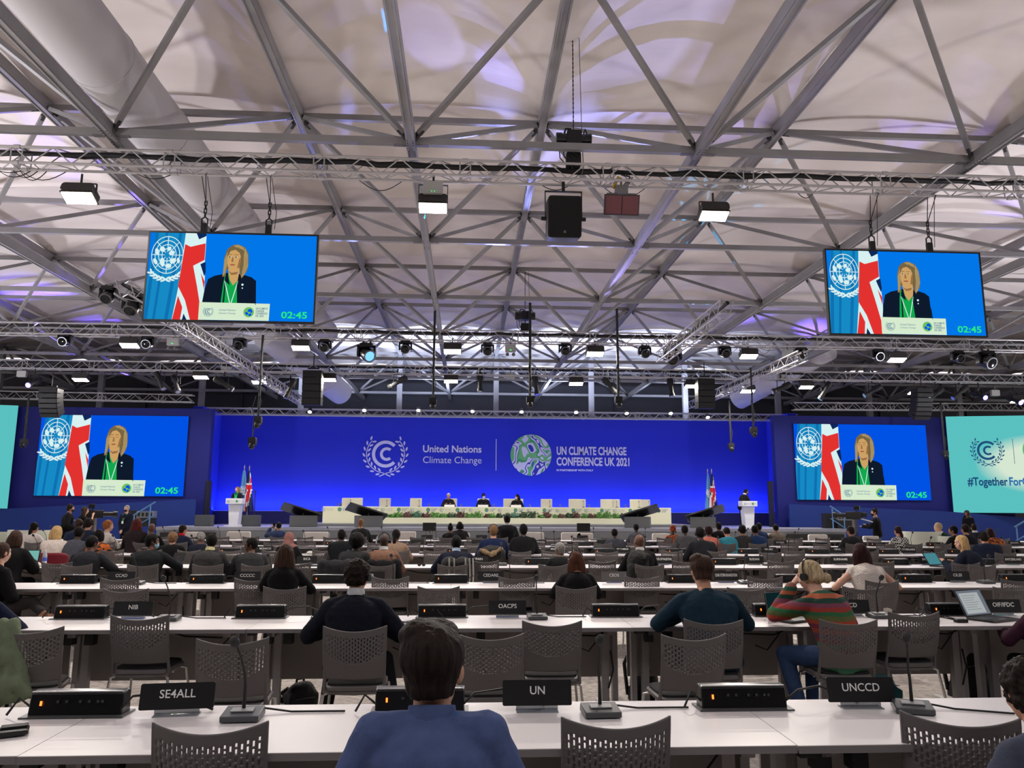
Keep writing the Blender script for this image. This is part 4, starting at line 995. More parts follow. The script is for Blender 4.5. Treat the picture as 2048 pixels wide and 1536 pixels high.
def chair_proto():
    t = thing('conference_chair', 'x', 'chair')
    cw = [(-.205 + i * .0205) for i in range(21)]
    X = [-.222, -.214]
    for c in cw[:-1]: X += [c + .0065, c + .014]
    X += [.214, .222]; X = sorted(set(round(x, 4) for x in X))
    NZ = 46; zb = .50
    def pos(x, f):
        zt_ = .835 + .035 * (abs(x) / .22) ** 2; z = zb + (zt_ - zb) * f
        y = -.205 - .085 * f + .05 * (abs(x) / .22) ** 2 - .02 * math.sin(PI * f)
        return (x * (1 - .05 * (1 - f)), y, z)
    b = MB(); vs = [pos(x, f / NZ) for f in range(NZ + 1) for x in X]; n = len(X); fs = []
    for f in range(NZ):
        for i in range(n - 1):
            xc = (X[i] + X[i + 1]) / 2; hole = False
            w = X[i + 1] - X[i]
            if abs(xc) < .2 and w < .0085 and i > 1 and i < n - 3:
                col = round((xc + .205 - .01025) / .0205)
                lim = .33 + .16 * (abs(xc) / .2) ** 2
                if lim * NZ < f < NZ * .86 and (f + 2 * (col % 2)) % 4 != 3: hole = True
            if not hole: fs.append((f * n + i, f * n + i + 1, (f + 1) * n + i + 1, (f + 1) * n + i))
    b.add(vs, fs); o = b.build('backrest', GREYP, t); bk_ = o; s_ = o.modifiers.new('s', 'SOLIDIFY'); s_.thickness = .008; s_.offset = 0
    b = MB()
    for s in (-1, 1): b.tube([(s * .213, -.13, .40), (s * .209, -.15, .47)] + [pos(s * .218, f) for f in (0, .3, .6, .9, 1.)], [.014, .013, .011, .009, .008, .007, .006], 6)
    b.tube([(-.215, -.14, .405), (0, -.165, .40), (.215, -.14, .405)], .016, 6); b.build('back_frame', GREYP, bk_)
    b = MB(); b.add([], []); pts = []
    for z, sc_ in ((.405, .92), (.42, 1.), (.44, 1.), (.45, .93)):
        pts.append([V((.215 * sc_ * math.copysign(abs(math.cos(q)) ** .35, math.cos(q)), .03 + .21 * sc_ * math.copysign(abs(math.sin(q)) ** .35, math.sin(q)), z - .012 * (1 if math.sin(q) > .8 else 0))) for q in [2 * PI * j / 28 for j in range(28)]])
    b.loft(pts); ss_ = b.build('seat_shell', GREYP, t)
    b = MB(); pts = [[V((p.x * .93, .03 + (p.y - .03) * .93, z)) for p in pts[1]] for z in (.448, .464, .47)]; pts[2] = [V((p.x * .94, .03 + (p.y - .03) * .94, p.z)) for p in pts[2]]; b.loft(pts); b.build('seat_pad', mat('seat_fabric', (26, 26, 28), .9), ss_)
    for sx in (-1, 1):
        for sy in (-1, 1):
            b = MB(); b.tube([(sx * .17, .03 + sy * .16, .405), (sx * .215, .03 + sy * .2, .39), (sx * .235, .03 + sy * .235, .2), (sx * .245, .03 + sy * .25, .004)], .0105, 8); b.build('leg', CHROME, t)
    b = MB()
    for sx in (-1, 1): b.tube([(sx * .17, -.13, .398), (sx * .17, .19, .398)], .01, 6)
    b.tube([(-.19, .03, .398), (.19, .03, .398)], .01, 6); b.build('under_frame', CHROME, t)
    return t


ALLC = []
DP, MP, GP, CHP = desk_proto(), module_proto(), mic_proto(), chair_proto()
first = {}
def inst(proto, label, loc, rz=0, group=None, scale=None):
    if proto.name not in first:
        first[proto.name] = 1; proto['label'] = label; proto.location = loc; proto.rotation_euler = (0, 0, rz)
        if group: proto['group'] = group
        if scale: proto.scale = (scale,) * 3
        return proto
    return dup(proto, label, loc, rz, group, scale)


def rowrange(Y, m=.4):
    return at(0, 1080, Y).x - m, at(2048, 1080, Y).x + m


desk_x = {}
for r, Y in enumerate(ROWY):
    lo, hi = rowrange(Y, 1.4 if r < 2 else .3); ks = [k for k in range(-16, 20) if lo < SEAM + UW * (k + 1) and SEAM + UW * k < hi]
    if r == 6: ks = [k for k in ks if k > -9]
    desk_x[r] = [SEAM + UW * (k + .5) for k in ks]
    for n_, x in enumerate(desk_x[r]):
        inst(DP, 'white desk in the %s row, %s from the left edge' % (ROWN[r], ORD[n_]), (x, Y + .006 * (n_ % 2), 0), 0, 'white desks of the %s row' % ROWN[r])

def on(px, py): return az(px, py, TT)
# outlet units: photo x of the centre, row
MOD = {0: [(187, 'left of the SE4ALL nameplate'), (846, 'behind the head of the man in blue'), (1469, 'left of the UNCCD nameplate')],
       1: [(166, 'left of the NIB nameplate'), (524, 'left of the navy-suit man'), (885, 'left of the OACPS nameplate'), (1230, 'right of the OACPS nameplate'), (1551, 'behind the blonde woman in the striped sweater'), (1898, 'behind the open laptop')],
       2: [(154, 'left of the CCAD nameplate'), (412, 'between the CCAD and CCCCC nameplates'), (657, 'right of the long-haired woman in black'), (901, 'left of the CEDARE nameplate'), (1368, 'left of the man in the teal shirt'), (1585, 'beside the blonde bun'), (1833, 'left of the CILSS nameplate'), (2035, 'at the right edge')],
       3: [(1075, 'behind the empty chair right of SPAIN'), (1450, 'left of the SUDAN nameplate'), (1797, 'left of the SWEDEN nameplate'), (1972, 'left of the SWITZERLAND nameplate')]}
DY = {0: .66, 1: .66, 2: .66, 3: .66}
for r, L_ in MOD.items():
    for px, w in L_:
        p = at(px, 1200, ROWY[r] + .66); inst(MP, 'black outlet unit on the %s desk row, %s' % (ROWN[r], w), (p.x, ROWY[r] + (.66 if r else .62), TT + .0005), 0, 'outlet units on the desks')
for r in (4, 5):
    for k, x in enumerate([SEAM + UW * k for k in range(-10, 13)]):
        if rowrange(ROWY[r], 0)[0] < x < rowrange(ROWY[r], 0)[1]: inst(MP, 'black outlet unit on the %s desk row, %s seam from the left' % (ROWN[r], ORD[k]), (x, ROWY[r] + .66, TT + .0005), 0, 'outlet units on the desks')
# microphones: photo x of base, row, note, mirrored
MICS = {0: [(499, 'beside the SE4ALL nameplate'), (1198, 'right of the UN nameplate'), (1809, 'right of the UNCCD nameplate')],
        1: [(340, 'right of the NIB nameplate'), (1074, 'right of the OACPS nameplate'), (1755, 'right of the ECD nameplate')],
        2: [(270, 'right of the CCAD nameplate'), (540, 'right of the CCCCC nameplate'), (785, 'right of the ER nameplate'), (1020, 'right of the CEDARE nameplate'), (1492, 'right of the CGIAR nameplate'), (1975, 'right of the CILSS nameplate')],
        3: [(1003, 'right of the SPAIN nameplate'), (1540, 'right of the SUDAN nameplate'), (1360, 'right of the STATE OF PALESTINE nameplate')]}
for r, L_ in MICS.items():
    for px, w in L_:
        p = at(px, 1200, ROWY[r] + .5); inst(GP, 'gooseneck microphone on the %s desk row %s' % (ROWN[r], w), (p.x, ROWY[r] + .5, TT + .0005), {1809: -.35}.get(px, .04), 'gooseneck microphones on the desks')
for r in (4, 5, 6):
    for k, x in enumerate([SEAM + UW * (k + .55) for k in range(-10, 13)]):
        if rowrange(ROWY[r], 0)[0] < x < rowrange(ROWY[r], 0)[1]: inst(GP, 'gooseneck microphone on the %s desk row, %s from the left' % (ROWN[r], ORD[k]), (x, ROWY[r] + .55, TT + .0005), 0, 'gooseneck microphones on the desks')
PL = [(0, 369, 'SE4ALL', .1), (0, 1074, 'UN', 0), (0, 1709, 'UNCCD', -.03), (1, 268, 'NIB', 0), (1, 1015, 'OACPS', 0), (1, 1702, 'ECD', 0), (1, 2005, 'OIF/IFDC', 0),
      (2, 239, 'CCAD', 0), (2, 492, 'CCCCC', 0), (2, 742, 'ER', 0), (2, 981, 'CEDARE', 0), (2, 1229, 'CEOS', 0), (2, 1454, 'CGIAR SYSTEM ORGANIZATIONS', 0), (2, 1690, 'CI', 0), (2, 1919, 'CILSS', 0),
      (3, 610, 'RICA', 0), (3, 956, 'SPAIN', 0), (3, 1328, 'STATE OF PALESTINE', 0), (3, 1512, 'SUDAN', 0), (3, 1686, 'SURINAME', 0), (3, 1862, 'SWEDEN', 0), (3, 2034, 'SWITZERLAND', 0),
      (4, 525, 'MONACO', 0), (4, 1116, 'MOZAMBIQUE', 0), (4, 1247, 'MYANMAR', 0), (4, 1542, 'NAURU', 0), (4, 1681, 'NEPAL', 0), (4, 1824, 'NETHERLANDS', 0), (5, 1080, 'GRENADA', 0), (5, 1566, 'GUYANA', 0), (5, 2040, 'ICELAND', 0)]
for r, px, s, rz in PL:
    Y = ROWY[r] + (.58 if r == 0 else .62 if r < 2 else .66); p = at(px, 1200, Y); plate(s, p.x, Y, rz, pale=s == 'CEOS', row=r)
for r, px in ((5, 832), (5, 955), (6, 851), (6, 962), (6, 1166), (6, 1578), (6, 1680), (5, 1208), (6, 740)):
    p = at(px, 1200, ROWY[r] + .66); plate('', p.x, ROWY[r] + .66, 0, row=r, label='small dark blank-looking nameplate on the %s desk row, %s' % (ROWN[r], {832: 'left of centre', 955: 'before the navy-jacket man', 851: 'below the left stage monitor', 962: 'at centre', 1166: 'below the right stage monitor', 1578: 'near the right podium', 1680: 'near the video camera', 1208: 'before the grey-jacket man', 740: 'beside the standing brown-haired man'}[px]))

# ---------------------------------------------------------------- chairs
# photo x, y of top centre, row note, turn, label
CHL = [(0, 416, 1457, 0, 'black-looking mesh chair nearest the camera in front of the SE4ALL desk'), (0, 1235, 1446, 0, 'dark mesh chair nearest the camera in front of the UN desk'), (0, 1968, 1443, -.32, 'dark mesh chair at the lower right corner beside the curly-haired person'),
      (1, 277, 1235, 0, 'grey mesh chair in front of the NIB nameplate'), (1, 455, 1283, .1, 'grey mesh chair pulled back behind the SE4ALL nameplate'), (1, 707, 1258, .03, 'grey mesh chair of the man in the navy suit'), (1, 980, 1274, .03, 'grey mesh chair pulled back between the navy-suit man and the UN plate'), (1, 1107, 1247, -.03, 'grey mesh chair behind the UN nameplate'),
      (1, 1386, 1275, .05, 'grey mesh chair pulled out in front of the teal-shirt man'), (1, 1437, 1244, -.12, 'grey mesh chair the man in the teal shirt sits on'), (1, 1704, 1244, -.06, 'grey mesh chair of the blonde woman in the striped sweater'), (1, 1830, 1228, .03, 'grey mesh chair right of the blonde woman in the striped sweater'),
      (2, 237, 1158, 0, 'grey mesh chair behind the NIB nameplate at the third desk row'), (2, 247, 1181, .05, 'grey mesh chair pulled back just behind the NIB nameplate'), (2, 506, 1159, 0, 'grey mesh chair in front of the CCCCC nameplate'), (2, 567, 1176, .03, 'grey mesh chair of the woman with very long dark hair'), (2, 780, 1156, 0, 'grey mesh chair right of the navy-suit man, at the third row'), (2, 877, 1176, 0, 'grey mesh chair behind the outlet unit left of OACPS'),
      (2, 1034, 1156, 0, 'grey mesh chair above the OACPS nameplate'), (2, 1153, 1175, 0, 'grey mesh chair of the woman with long auburn hair'), (2, 1285, 1155, 0, 'grey mesh chair right of the CEOS nameplate'), (2, 1532, 1156, 0, 'grey mesh chair right of the man in the teal shirt'), (2, 1494, 1178, .05, 'grey mesh chair hidden by the shoulder of the teal-shirt man'), (2, 1733, 1176, -.1, 'grey mesh chair behind the ECD nameplate'), (2, 1762, 1163, .12, 'grey mesh chair of the woman in the white knitted top'), (2, 2032, 1177, -.05, 'grey mesh chair at the right edge behind OIF/IFDC'), (2, 2040, 1160, 0, 'grey mesh chair at the right edge by the CILSS desk'),
      (3, 112, 1126, 0, 'grey mesh chair left of the dark-suited bald man'), (3, 150, 1138, 0, 'grey mesh chair behind the outlet unit left of CCAD'), (3, 283, 1143, 0, 'grey mesh chair under the man turning right with a mask'), (3, 414, 1137, 0, 'grey mesh chair of the man with the white mask strap'), (3, 512, 1137, 0, 'grey mesh chair in front of the man in profile with glasses'), (3, 591, 1127, 0, 'grey mesh chair behind the woman with very long dark hair'),
      (3, 970, 1118, 0, 'grey mesh chair by the SPAIN nameplate'), (3, 905, 1133, 0, 'chair of the navy-suit man above the outlet unit left of CEDARE'), (3, 1107, 1133, 0, 'grey mesh chair behind the woman with auburn hair on the left'), (3, 1205, 1119, 0, 'grey mesh chair right of the auburn hair'), (3, 1300, 1134, 0, 'grey mesh chair of the bald man with backpack'), (3, 1372, 1119, 0, 'grey mesh chair left of the teal-shirt man, fourth row'), (3, 1563, 1121, 0, 'grey mesh chair right of the SUDAN nameplate'), (3, 1764, 1124, 0, 'grey mesh chair right of the woman in the white top'), (3, 1937, 1127, -.1, 'grey mesh chair of the blonde woman with the laptop'), (3, 1967, 1136, 0, 'grey mesh chair behind the CILSS nameplate'), (3, 760, 1135, 0, 'chair of the bald man in the brown jacket'),
      (4, 647, 1098, 0, 'pale grey chair left of the person in the dark coat'), (4, 1040, 1103, 0, 'grey mesh chair left of the man in the black coat, fifth row'), (4, 1214, 1104, 0, 'grey mesh chair above the auburn-haired woman, fifth row'), (4, 1433, 1102, 0, 'grey mesh chair above the teal-shirt man, fifth row'), (4, 1542, 1107, 0, 'grey mesh chair in front of the NAURU nameplate'), (4, 1590, 1101, 0, 'grey mesh chair right of the NAURU nameplate'), (4, 1738, 1101, 0, 'grey chair behind the dark curly hair, fifth row'), (4, 1870, 1103, 0, 'grey chair right of the NETHERLANDS nameplate'), (4, 2013, 1107, 0, 'grey chair behind the SWITZERLAND nameplate'), (4, 982, 1092, 0, 'chair with a fur-trimmed coat behind the SPAIN nameplate'), (4, 100, 1086 + 14, 0, 'grey chair near the woman in the white jacket')]
occ = {r: [] for r in range(8)}
for r, x, y, rz, lab in CHL:
    ztop = .852; p = az(x, y, ztop); Yn = ROWY[r]
    if r >= 3: p = at(x, y, min(max(p.y, Yn - .95), Yn - .15))
    inst(CHP, lab, (p.x, p.y + .27, 0), rz, 'grey mesh-back conference chairs'); occ[r].append(p.x)
# back rows, chairs where the photo shows their backs in a run
fill = {3: [], 4: [-9.9, -8.9, -7.9, -6.9, -5.0], 5: None, 6: None}
for r in (4, 5, 6):
    lo, hi = rowrange(ROWY[r], -.3); k = 0; x = SEAM + UW * (-9) + .36
    if r == 6: lo = at(90, 1080, ROWY[r]).x
    while x < hi:
        if x > lo and all(abs(x - o) > .62 for o in occ[r]):
            q = .05 * math.sin(x * 7 + r)
            inst(CHP, 'grey mesh chair in the %s desk row, %s place from the left' % (ROWN[r], ORD[min(k, 39)]), (x + q, ROWY[r] - .12 + .6 * q, 0), q, 'grey mesh-back conference chairs'); occ[r].append(x)
        x += UW / 2; k += 1
# ---------------------------------------------------------------- white front-row lounge chairs
WC = mat('white_shell', (226, 232, 214), .5)
def white_chair(px, py, Y, w, lab, rz=0, round_=False):
    p = at(px, py, Y); t = thing('white_armchair', lab, 'armchair', (p.x, Y, 0), rz, 'white armchairs before the stage')
    if round_:
        b = MB(); rings = []
        for z, s in ((.36, .8), (.5, .97), (p.z, 1.0)): rings.append([V((w / 2 * s * math.cos(q), .34 * s * math.sin(q), z - (0 if math.sin(q) < .3 else .18 * (z - .36)))) for q in [2 * PI * j / 24 for j in range(24)]])
        rings += [[V((v.x * .86, v.y * .86, v.z)) for v in rings[2]], [V((v.x * .86, v.y * .8, .46)) for v in rings[1]]]
        b.loft(rings); b.build('shell', WC, t)
    else:
        b = MB(); b.rbox((0, 0, (p.z + .45) / 2 + .0), (w, .09, p.z - .45), .05); b.build('backrest', mat('white_back', (228, 222, 214), .6), t, bevel=.01)
        b = MB(); b.rbox((0, .28, .42), (w, .5, .1), .04); b.build('seat', mat('white_back', (228, 222, 214), .6), t, bevel=.01)
    for sx in (-1, 1):
        for sy in (0, .4): b = MB(); b.tube([(sx * w * .35, sy, .38), (sx * w * .38, sy, 0)], .015, 6); b.build('leg', CHROME, t)
    return t
for k, (x, y, w) in enumerate([(387, 1064, .55), (478, 1063, .68), (633, 1064, .75), (812, 1063, .6), (920, 1066, .6), (1068, 1064, .6), (1142, 1065, .6), (1170, 1066, .5), (1322, 1067, .55), (1535, 1067, .5), (1635, 1069, .6), (1741, 1072, .5)]):
    white_chair(x, y, 23.4, w, 'white square-backed chair in front of the first desks, %s from the left' % ORD[k])
white_chair(12, 1063, 21.0, .75, 'white rounded armchair at the left edge', 0, True); white_chair(62, 1060, 20.5, 1.1, 'white rounded armchair behind the woman in the white shirt', 0, True)
white_chair(1845, 1063, 20.5, 1.1, 'large rounded white armchair beside the man in the green jacket', 0, True); white_chair(1890, 1072, 20.2, .6, 'white armchair under the man in the green jacket', 0, True)
t = thing('side_table', 'white side table in front of the man in the green jacket', 'table', (at(1852, 1073, 20.3).x, 20.3, 0)); b = MB(); b.bx(-.3, .3, -.25, .25, .68, .72); b.bx(-.3, .3, -.25, -.23, .45, .68); b.build('top', WHITE, t, smooth=False)
for s in (-1, 1): b = MB(); b.bx(s * .27 - .02, s * .27 + .02, -.2, .2, 0, .68); b.build('leg', LEGM, t, smooth=False)

# red shell chair beside the bottle
p = at(88, 1098, 13.9); t = thing('red_chair', 'dark red shell chair behind the water bottle at left', 'chair', (p.x, 14.1, 0)); RS = mat('red_shell', (120, 10, 34), .5)
b = MB(); n = 14; vs = []
for i in range(9):
    f = i / 8
    for j in range(n + 1):
        g = j / n * 2 - 1; vs.append((.3 * g * (.82 + .22 * f), -.02 - .1 * f + .16 * g * g, .44 + (.44 - .06 * (g * g) ** 4) * f))
b.add(vs, [(i * (n + 1) + j, i * (n + 1) + j + 1, (i + 1) * (n + 1) + j + 1, (i + 1) * (n + 1) + j) for i in range(8) for j in range(n)])
o = b.build('backrest', RS, t); m_ = o.modifiers.new('s', 'SOLIDIFY'); m_.thickness = .015
b = MB(); b.rbox((0, .2, .44), (.5, .44, .04), .02); b.build('seat', RS, t)
for sx in (-1, 1):
    for sy in (0, .36): b = MB(); b.tube([(sx * .2, .02 + sy, .42), (sx * .23, .0 + sy, 0)], .012, 6); b.build('leg', CHROME, t)

# ---------------------------------------------------------------- loose things on desks and floor
p = on(88, 1131); t = thing('water_bottle', 'clear plastic water bottle with blue label by the laptop at left', 'bottle', (p.x, p.y, TT))
b = MB(); b.lathe([(.03, 0), (.035, .01), (.033, .09), (.035, .15), (.03, .18), (.013, .215), (.013, .225)], 14); b.build('body', mat('bottle_plastic', (210, 222, 230), .12, trans=.5), t)
b = MB(); b.lathe([(.0355, .07), (.036, .075), (.036, .12), (.0355, .125)], 14); b.build('wrapper', mat('bottle_label', (60, 90, 190), .5), t)
b = MB(); b.lathe([(.015, .22), (.015, .24), (.01, .242)], 12); b.build('cap', mat('cap_white', (225, 225, 225), .5), t)
p = on(754, 1089); b = MB(); b.lathe([(.03, 0), (.035, .01), (.035, .17), (.013, .215), (.013, .24), (.001, .242)], 12); o = b.build('water_bottle', mat('bottle_plastic', (210, 222, 230), .12, trans=.5)); o.location = at(754, 1088, ROWY[5] + .4); o.location.z = TT; tag(o, 'clear plastic bottle behind the bald man in the brown jacket', 'bottle')


def laptop(px, py, row, lab, rz=0, open_=1.9, w=.36, scr=(150, 160, 160), sheet=False, Yo=.3):
    Y = ROWY[row] + Yo; p = at(px, py, Y); t = thing('laptop', lab, 'laptop', (p.x, Y, TT), rz)
    b = MB(); b.bx(-w / 2, w / 2, -.12, .12, .002, .02); b.build('base', BLKG, t, bevel=.003)
    b = MB(); b.bx(-w * .43, w * .43, -.04, .1, .0203, .0215); b.build('keyboard', mat('keyboard', (44, 44, 48), .5), t, smooth=False)
    b = MB(); b.bx(-.045, .045, -.105, -.055, .0203, .021); b.build('touchpad', mat('touchpad', (90, 90, 94), .4), t, smooth=False)
    R = rotx(-(open_ - PI / 2)); h = w * .64
    l = MB(); l.box(V((0, .12, .02)) + R @ V((0, .0, h / 2)), (w, .01, h), R); ld_ = l.build('lid', BLKG, t, bevel=.003)
    d = D2(.0005); d.P([(-w * .46, .012), (w * .46, .012), (w * .46, h * .95), (-w * .46, h * .95)], 0); d.l = 1
    if sheet:
        d.P([(-w * .40, h * .1), (w * .32, h * .1), (w * .32, h * .86), (-w * .40, h * .86)], 1); d.l = 2
        for k in range(7): d.line(-w * .34, h * (.76 - .085 * k), w * (.2 - .07 * (k % 3)), h * (.76 - .085 * k), .003, 2)
    o = d.build('display', [emat('lap_%d' % scr[1], scr, .75), emat('lap_sheet', (185, 190, 192), .8), emat('lap_text', (120, 125, 130), .6)], ld_, smooth=False); o.location = (0, .12 - .0065 * math.cos(open_ - PI / 2), .02 + .0065 * math.sin(open_ - PI / 2)); o.rotation_euler = (-(open_ - PI / 2), 0, 0)
    return t
laptop(1985, 1225, 1, 'open black laptop with a document in front of the OIF/IFDC nameplate', .42, 2.0, .38, (120, 128, 140), True, .33)
laptop(1585, 1225, 1, 'dark laptop in front of the blonde woman in the striped sweater', .5, 1.75, .34, (14, 40, 44), False, .34)
laptop(1885, 1125, 3, 'teal-screened laptop of the blonde woman in navy', .45, 2.1, .36, (80, 150, 160), False, .25)
laptop(45, 1125, 3, 'laptop with pale teal screen at the left behind the bottle', .1, 1.8, .36, (130, 200, 190), False, .3)
laptop(245, 1092, 5, 'thin open laptop before the woman with orange hair', -.2, 2.3, .34, (90, 100, 110), False, .3)
# paper and tablet between the two suited men
t = thing('tablet', 'upright tablet with a white page that the masked man points at', 'tablet', (at(357, 1112, ROWY[3] + .2).x, ROWY[3] + .2, TT), -.25); R = rotx(-.45); b = MB(); b.rbox((0, 0, .11), (.2, .01, .24), .01, R); b.build('case', BLK, t)
d = D2(.0005); d.P([(-.09, .01), (.09, .01), (.09, .22), (-.09, .22)], 0); d.l = 1; d.line(-.06, .19, .04, .19, .012, 1); o = d.build('display', [emat('page', (222, 226, 224), .85), emat('lap_text', (120, 125, 130), .6)], t, smooth=False); o.location = (0, -.054, 0); o.rotation_euler = (-.45, 0, 0)
t = thing('phone', 'phone with pale green screen right of the navy-suit man', 'phone', (at(928, 1100, ROWY[3] + .1).x, ROWY[3] + .08, TT + .13), .1); b = MB(); b.rbox((0, 0, 0), (.11, .012, .2), .012); b.build('body', BLK, t); b = MB(); b.bx(-.048, .048, -.0075, -.0065, -.092, .092); b.build('display', emat('phone_screen', (150, 215, 205), .9), t, smooth=False)

# headphone pod with cord on second row
p = on(822, 1247); t = thing('receiver_pod', 'small grey earphone receiver with a cord on the second desk row', 'receiver', p, .1); b = MB(); b.rbox((0, 0, .012), (.085, .05, .02), .009); b.build('body', mat('pod_grey', (88, 92, 100), .4), t)
b = MB(); b.tube([(-.04, 0, .01), (-.1, .06, .005), (.0, .14, .005), (.2, .12, .005), (.3, .22, .005), (.24, .26, .06)], .003, 5); b.tube([(-.04, -.01, .01), (-.15, -.04, .004), (-.28, -.06, .004)], .003, 5); b.build('cord', BLK, t)
p = on(622, 1250); b = MB(); b.lathe([(.028, 0), (.034, .006), (.038, .05), (.034, .05), (.028, .01), (.001, .008)], 14, M.Rotation(1.45, 4, 'Y') @ M.Translation((-.036, 0, 0))); o = b.build('plastic_cup', GL); o.location = p; tag(o, 'clear plastic cup lying on the second desk row left of the navy-suit man', 'cup')
# crumpled clear wrap
p = on(1557, 1243); rr = random.Random(9); b = MB()
for _ in range(34): q = V((rr.uniform(-.16, .16), rr.uniform(-.09, .09), rr.uniform(.003, .03))); b.add([q, q + V((rr.uniform(.01, .05), rr.uniform(-.02, .02), rr.uniform(-.0, .012))), q + V((rr.uniform(-.02, .03), rr.uniform(.01, .04), rr.uniform(-.0, .012)))], [(0, 1, 2)])
o = b.build('plastic_wrap', mat('clear_wrap', (230, 228, 226), .15, trans=.5), smooth=False); o.location = p; tag(o, 'crumpled clear plastic wrap left of the striped-sweater woman', 'plastic wrap')
# adapter with cords
p = on(1922, 1245); t = thing('power_adapter', 'black power adapter with tangled cords left of the open laptop', 'power adapter', p); b = MB(); b.rbox((0, 0, .015), (.1, .05, .028), .008); b.build('brick', BLK, t); b = MB()
for k in range(5): b.tube([(.05 * (k % 2), .01 * k, .01), (-.1 - .03 * k, .05, .05), (-.2, .1 - .03 * k, .01), (-.32 + .05 * k, .16, .05), (-.26, .2, .1)], .003, 5)
b.build('cords', BLK, t)
# pens and phone at left
p = on(10, 1472); t = thing('phone', 'black phone or case at the lower left corner of the front desk', 'phone', p, .45); b = MB(); b.rbox((0, 0, .016), (.17, .1, .02), .01); b.build('body', BLKG, t, bevel=.003); b = MB(); b.rbox((.03, .02, .03), (.1, .05, .01), .005); b.build('clip', BLK, t)
for k, (x, y, r, lab) in enumerate([(610, 1128, 3, 'black pouch lying on the fourth desk row right of the long dark hair'), (628, 1125, 3, 'thin dark phone beside the pouch on the fourth desk row'), (843, 1130, 3, 'black sunglasses on the fourth desk row')]):
    p = on(x, y); p = V((at(x, y, ROWY[r] + .3).x, ROWY[r] + .3, TT)); b = MB()
    if k == 2:
        for s in (-1, 1): b.ell((s * .035, 0, .025), (.03, .008, .022), n=10); b.tube([(s * .065, 0, .035), (s * .07, .1, .03)], .003, 5)
        b.tube([(-.01, 0, .032), (.01, 0, .032)], .003, 5)
    else: b.rbox((0, 0, .012), (.14 if k else .16, .07, .02), .008)
    o = b.build('sunglasses' if k == 2 else 'pouch' if k == 0 else 'phone', BLK); o.location = p; tag(o, lab, 'glasses' if k == 2 else 'pouch' if k == 0 else 'phone')
# green striped folder
p = V((at(1208, 1085, 18.9 + .3).x, 19.1, TT)); t = thing('striped_folder', 'teal and dark green striped folder on the sixth desk row', 'folder', p); b = MB()
b.box((0, 0, .012), (.55, .34, .02)); b.build('cover', mat('folder_dark', (18, 70, 66), .6), t); b = MB()
for k in range(5): b.box((-.2 + .1 * k, -.0, .0235), (.04, .34, .002), rotz(.0))
b.build('stripes', mat('folder_teal', (60, 160, 140), .6), t)
# white papers
for k, (x, r, yo, w, lab) in enumerate([(212, 3, .2, .3, 'white papers under the hand of the dark-suited bald man'), (225, 3, .45, .3, 'white papers left of the masked man'), (72, 3, .35, .22, 'crumpled tissue beside the water bottle'), (463, 3, .3, .2, 'white paper cup and napkin left of the man in profile'), (1365, 4, .3, .22, 'white papers before the man in the dark suit, fifth row'), (540, 4, .3, .22, 'papers left of the hijab woman'), (945, 5, .3, .35, 'stack of white papers before the navy-jacket man'), (620, 4, .35, .2, 'white cup and tissue right of the pink hijab'), (1140, 5, .3, .3, 'round white papers on the sixth desk row')]):
    p = V((at(x, 1120, ROWY[r] + yo).x, ROWY[r] + yo, TT + .002)); b = MB(); rr = random.Random(k)
    for q in range(4): b.box((rr.uniform(-.03, .03), rr.uniform(-.03, .03), .003 + q * .004), (w, w * .7, .002), rotz(rr.uniform(-.3, .3)))
    if k in (2, 3, 7): b.ell((0, 0, .03), (w * .4, w * .25, .035), n=9)
    o = b.build('papers', mat('paper', (228, 226, 222), .7), smooth=False); o.location = p; tag(o, lab, 'papers')

# bags
BAG = mat('black_nylon', (13, 13, 15), .8, bump=.3, bs=30)
def remesh(mb, mats, name, vox, smooth=4, disp=None, parent=None, mi=0):
    me = mb.mesh('tmp', mats); o = bpy.data.objects.new('tmp', me)
    r = o.modifiers.new('r', 'REMESH'); r.mode = 'VOXEL'; r.voxel_size = vox; r.use_smooth_shade = True
    if smooth: s = o.modifiers.new('s', 'SMOOTH'); s.iterations = smooth; s.factor = .5
    m2 = evaluated(o); bpy.data.objects.remove(o); bpy.data.meshes.remove(me)
    if disp:
        n = len(m2.vertices); co = [v.co.copy() for v in m2.vertices]; no = [v.normal.copy() for v in m2.vertices]
        for v, c, q in zip(m2.vertices, co, no): v.co = c + q * disp(c)
    m2.materials.clear()
    for m in (mats if isinstance(mats, (list, tuple)) else [mats]): m2.materials.append(m)
    m2.polygons.foreach_set('use_smooth', [True] * len(m2.polygons)); m2.name = name; return m2


def backpack(px, py, z0, w, h, lab, rz=0, color=BAG, d=.2):
    p = az(px, py, z0); t = thing('backpack', lab, 'backpack', (p.x, p.y, z0), rz)
    b = MB(); b.cone((0, 0, d * .45), (0, .03, h - w * .42), w * .47, w * .4, 16, flat=(1, .55)); b.cone((0, -.05, d * .5), (0, -.04, h * .45), w * .34, w * .32, 12, flat=(1, .5)); b.box((0, 0, .06), (w * .9, d, .12))
    put('bag_body', remesh(b, color, 'bag_body', .018, 6, lambda c: .008 * noise.noise(c * 14)), t)
    b = MB(); b.tube([(-.04, .02, h - .02), (-.03, .02, h + .06), (.03, .02, h + .06), (.04, .02, h - .02)], .012, 6); b.build('top_handle', BAG, t)
    for s in (-1, 1): b = MB(); b.tube([(s * w * .3, .05, h * .92), (s * w * .5, .1, h * .6), (s * w * .46, .06, h * .1)], .018, 6); b.build('shoulder_strap', BAG, t)
    b = MB(); b.tube([(-w * .3, -d * .52, h * .5), (0, -d * .6, h * .54), (w * .3, -d * .52, h * .5)], .004, 5); b.build('zip', mat('zip_grey', (60, 60, 62), .4), t)
backpack(1290, 1403, 0, .3, .52, 'black backpack standing on the floor left of the pulled-out chair', .2)
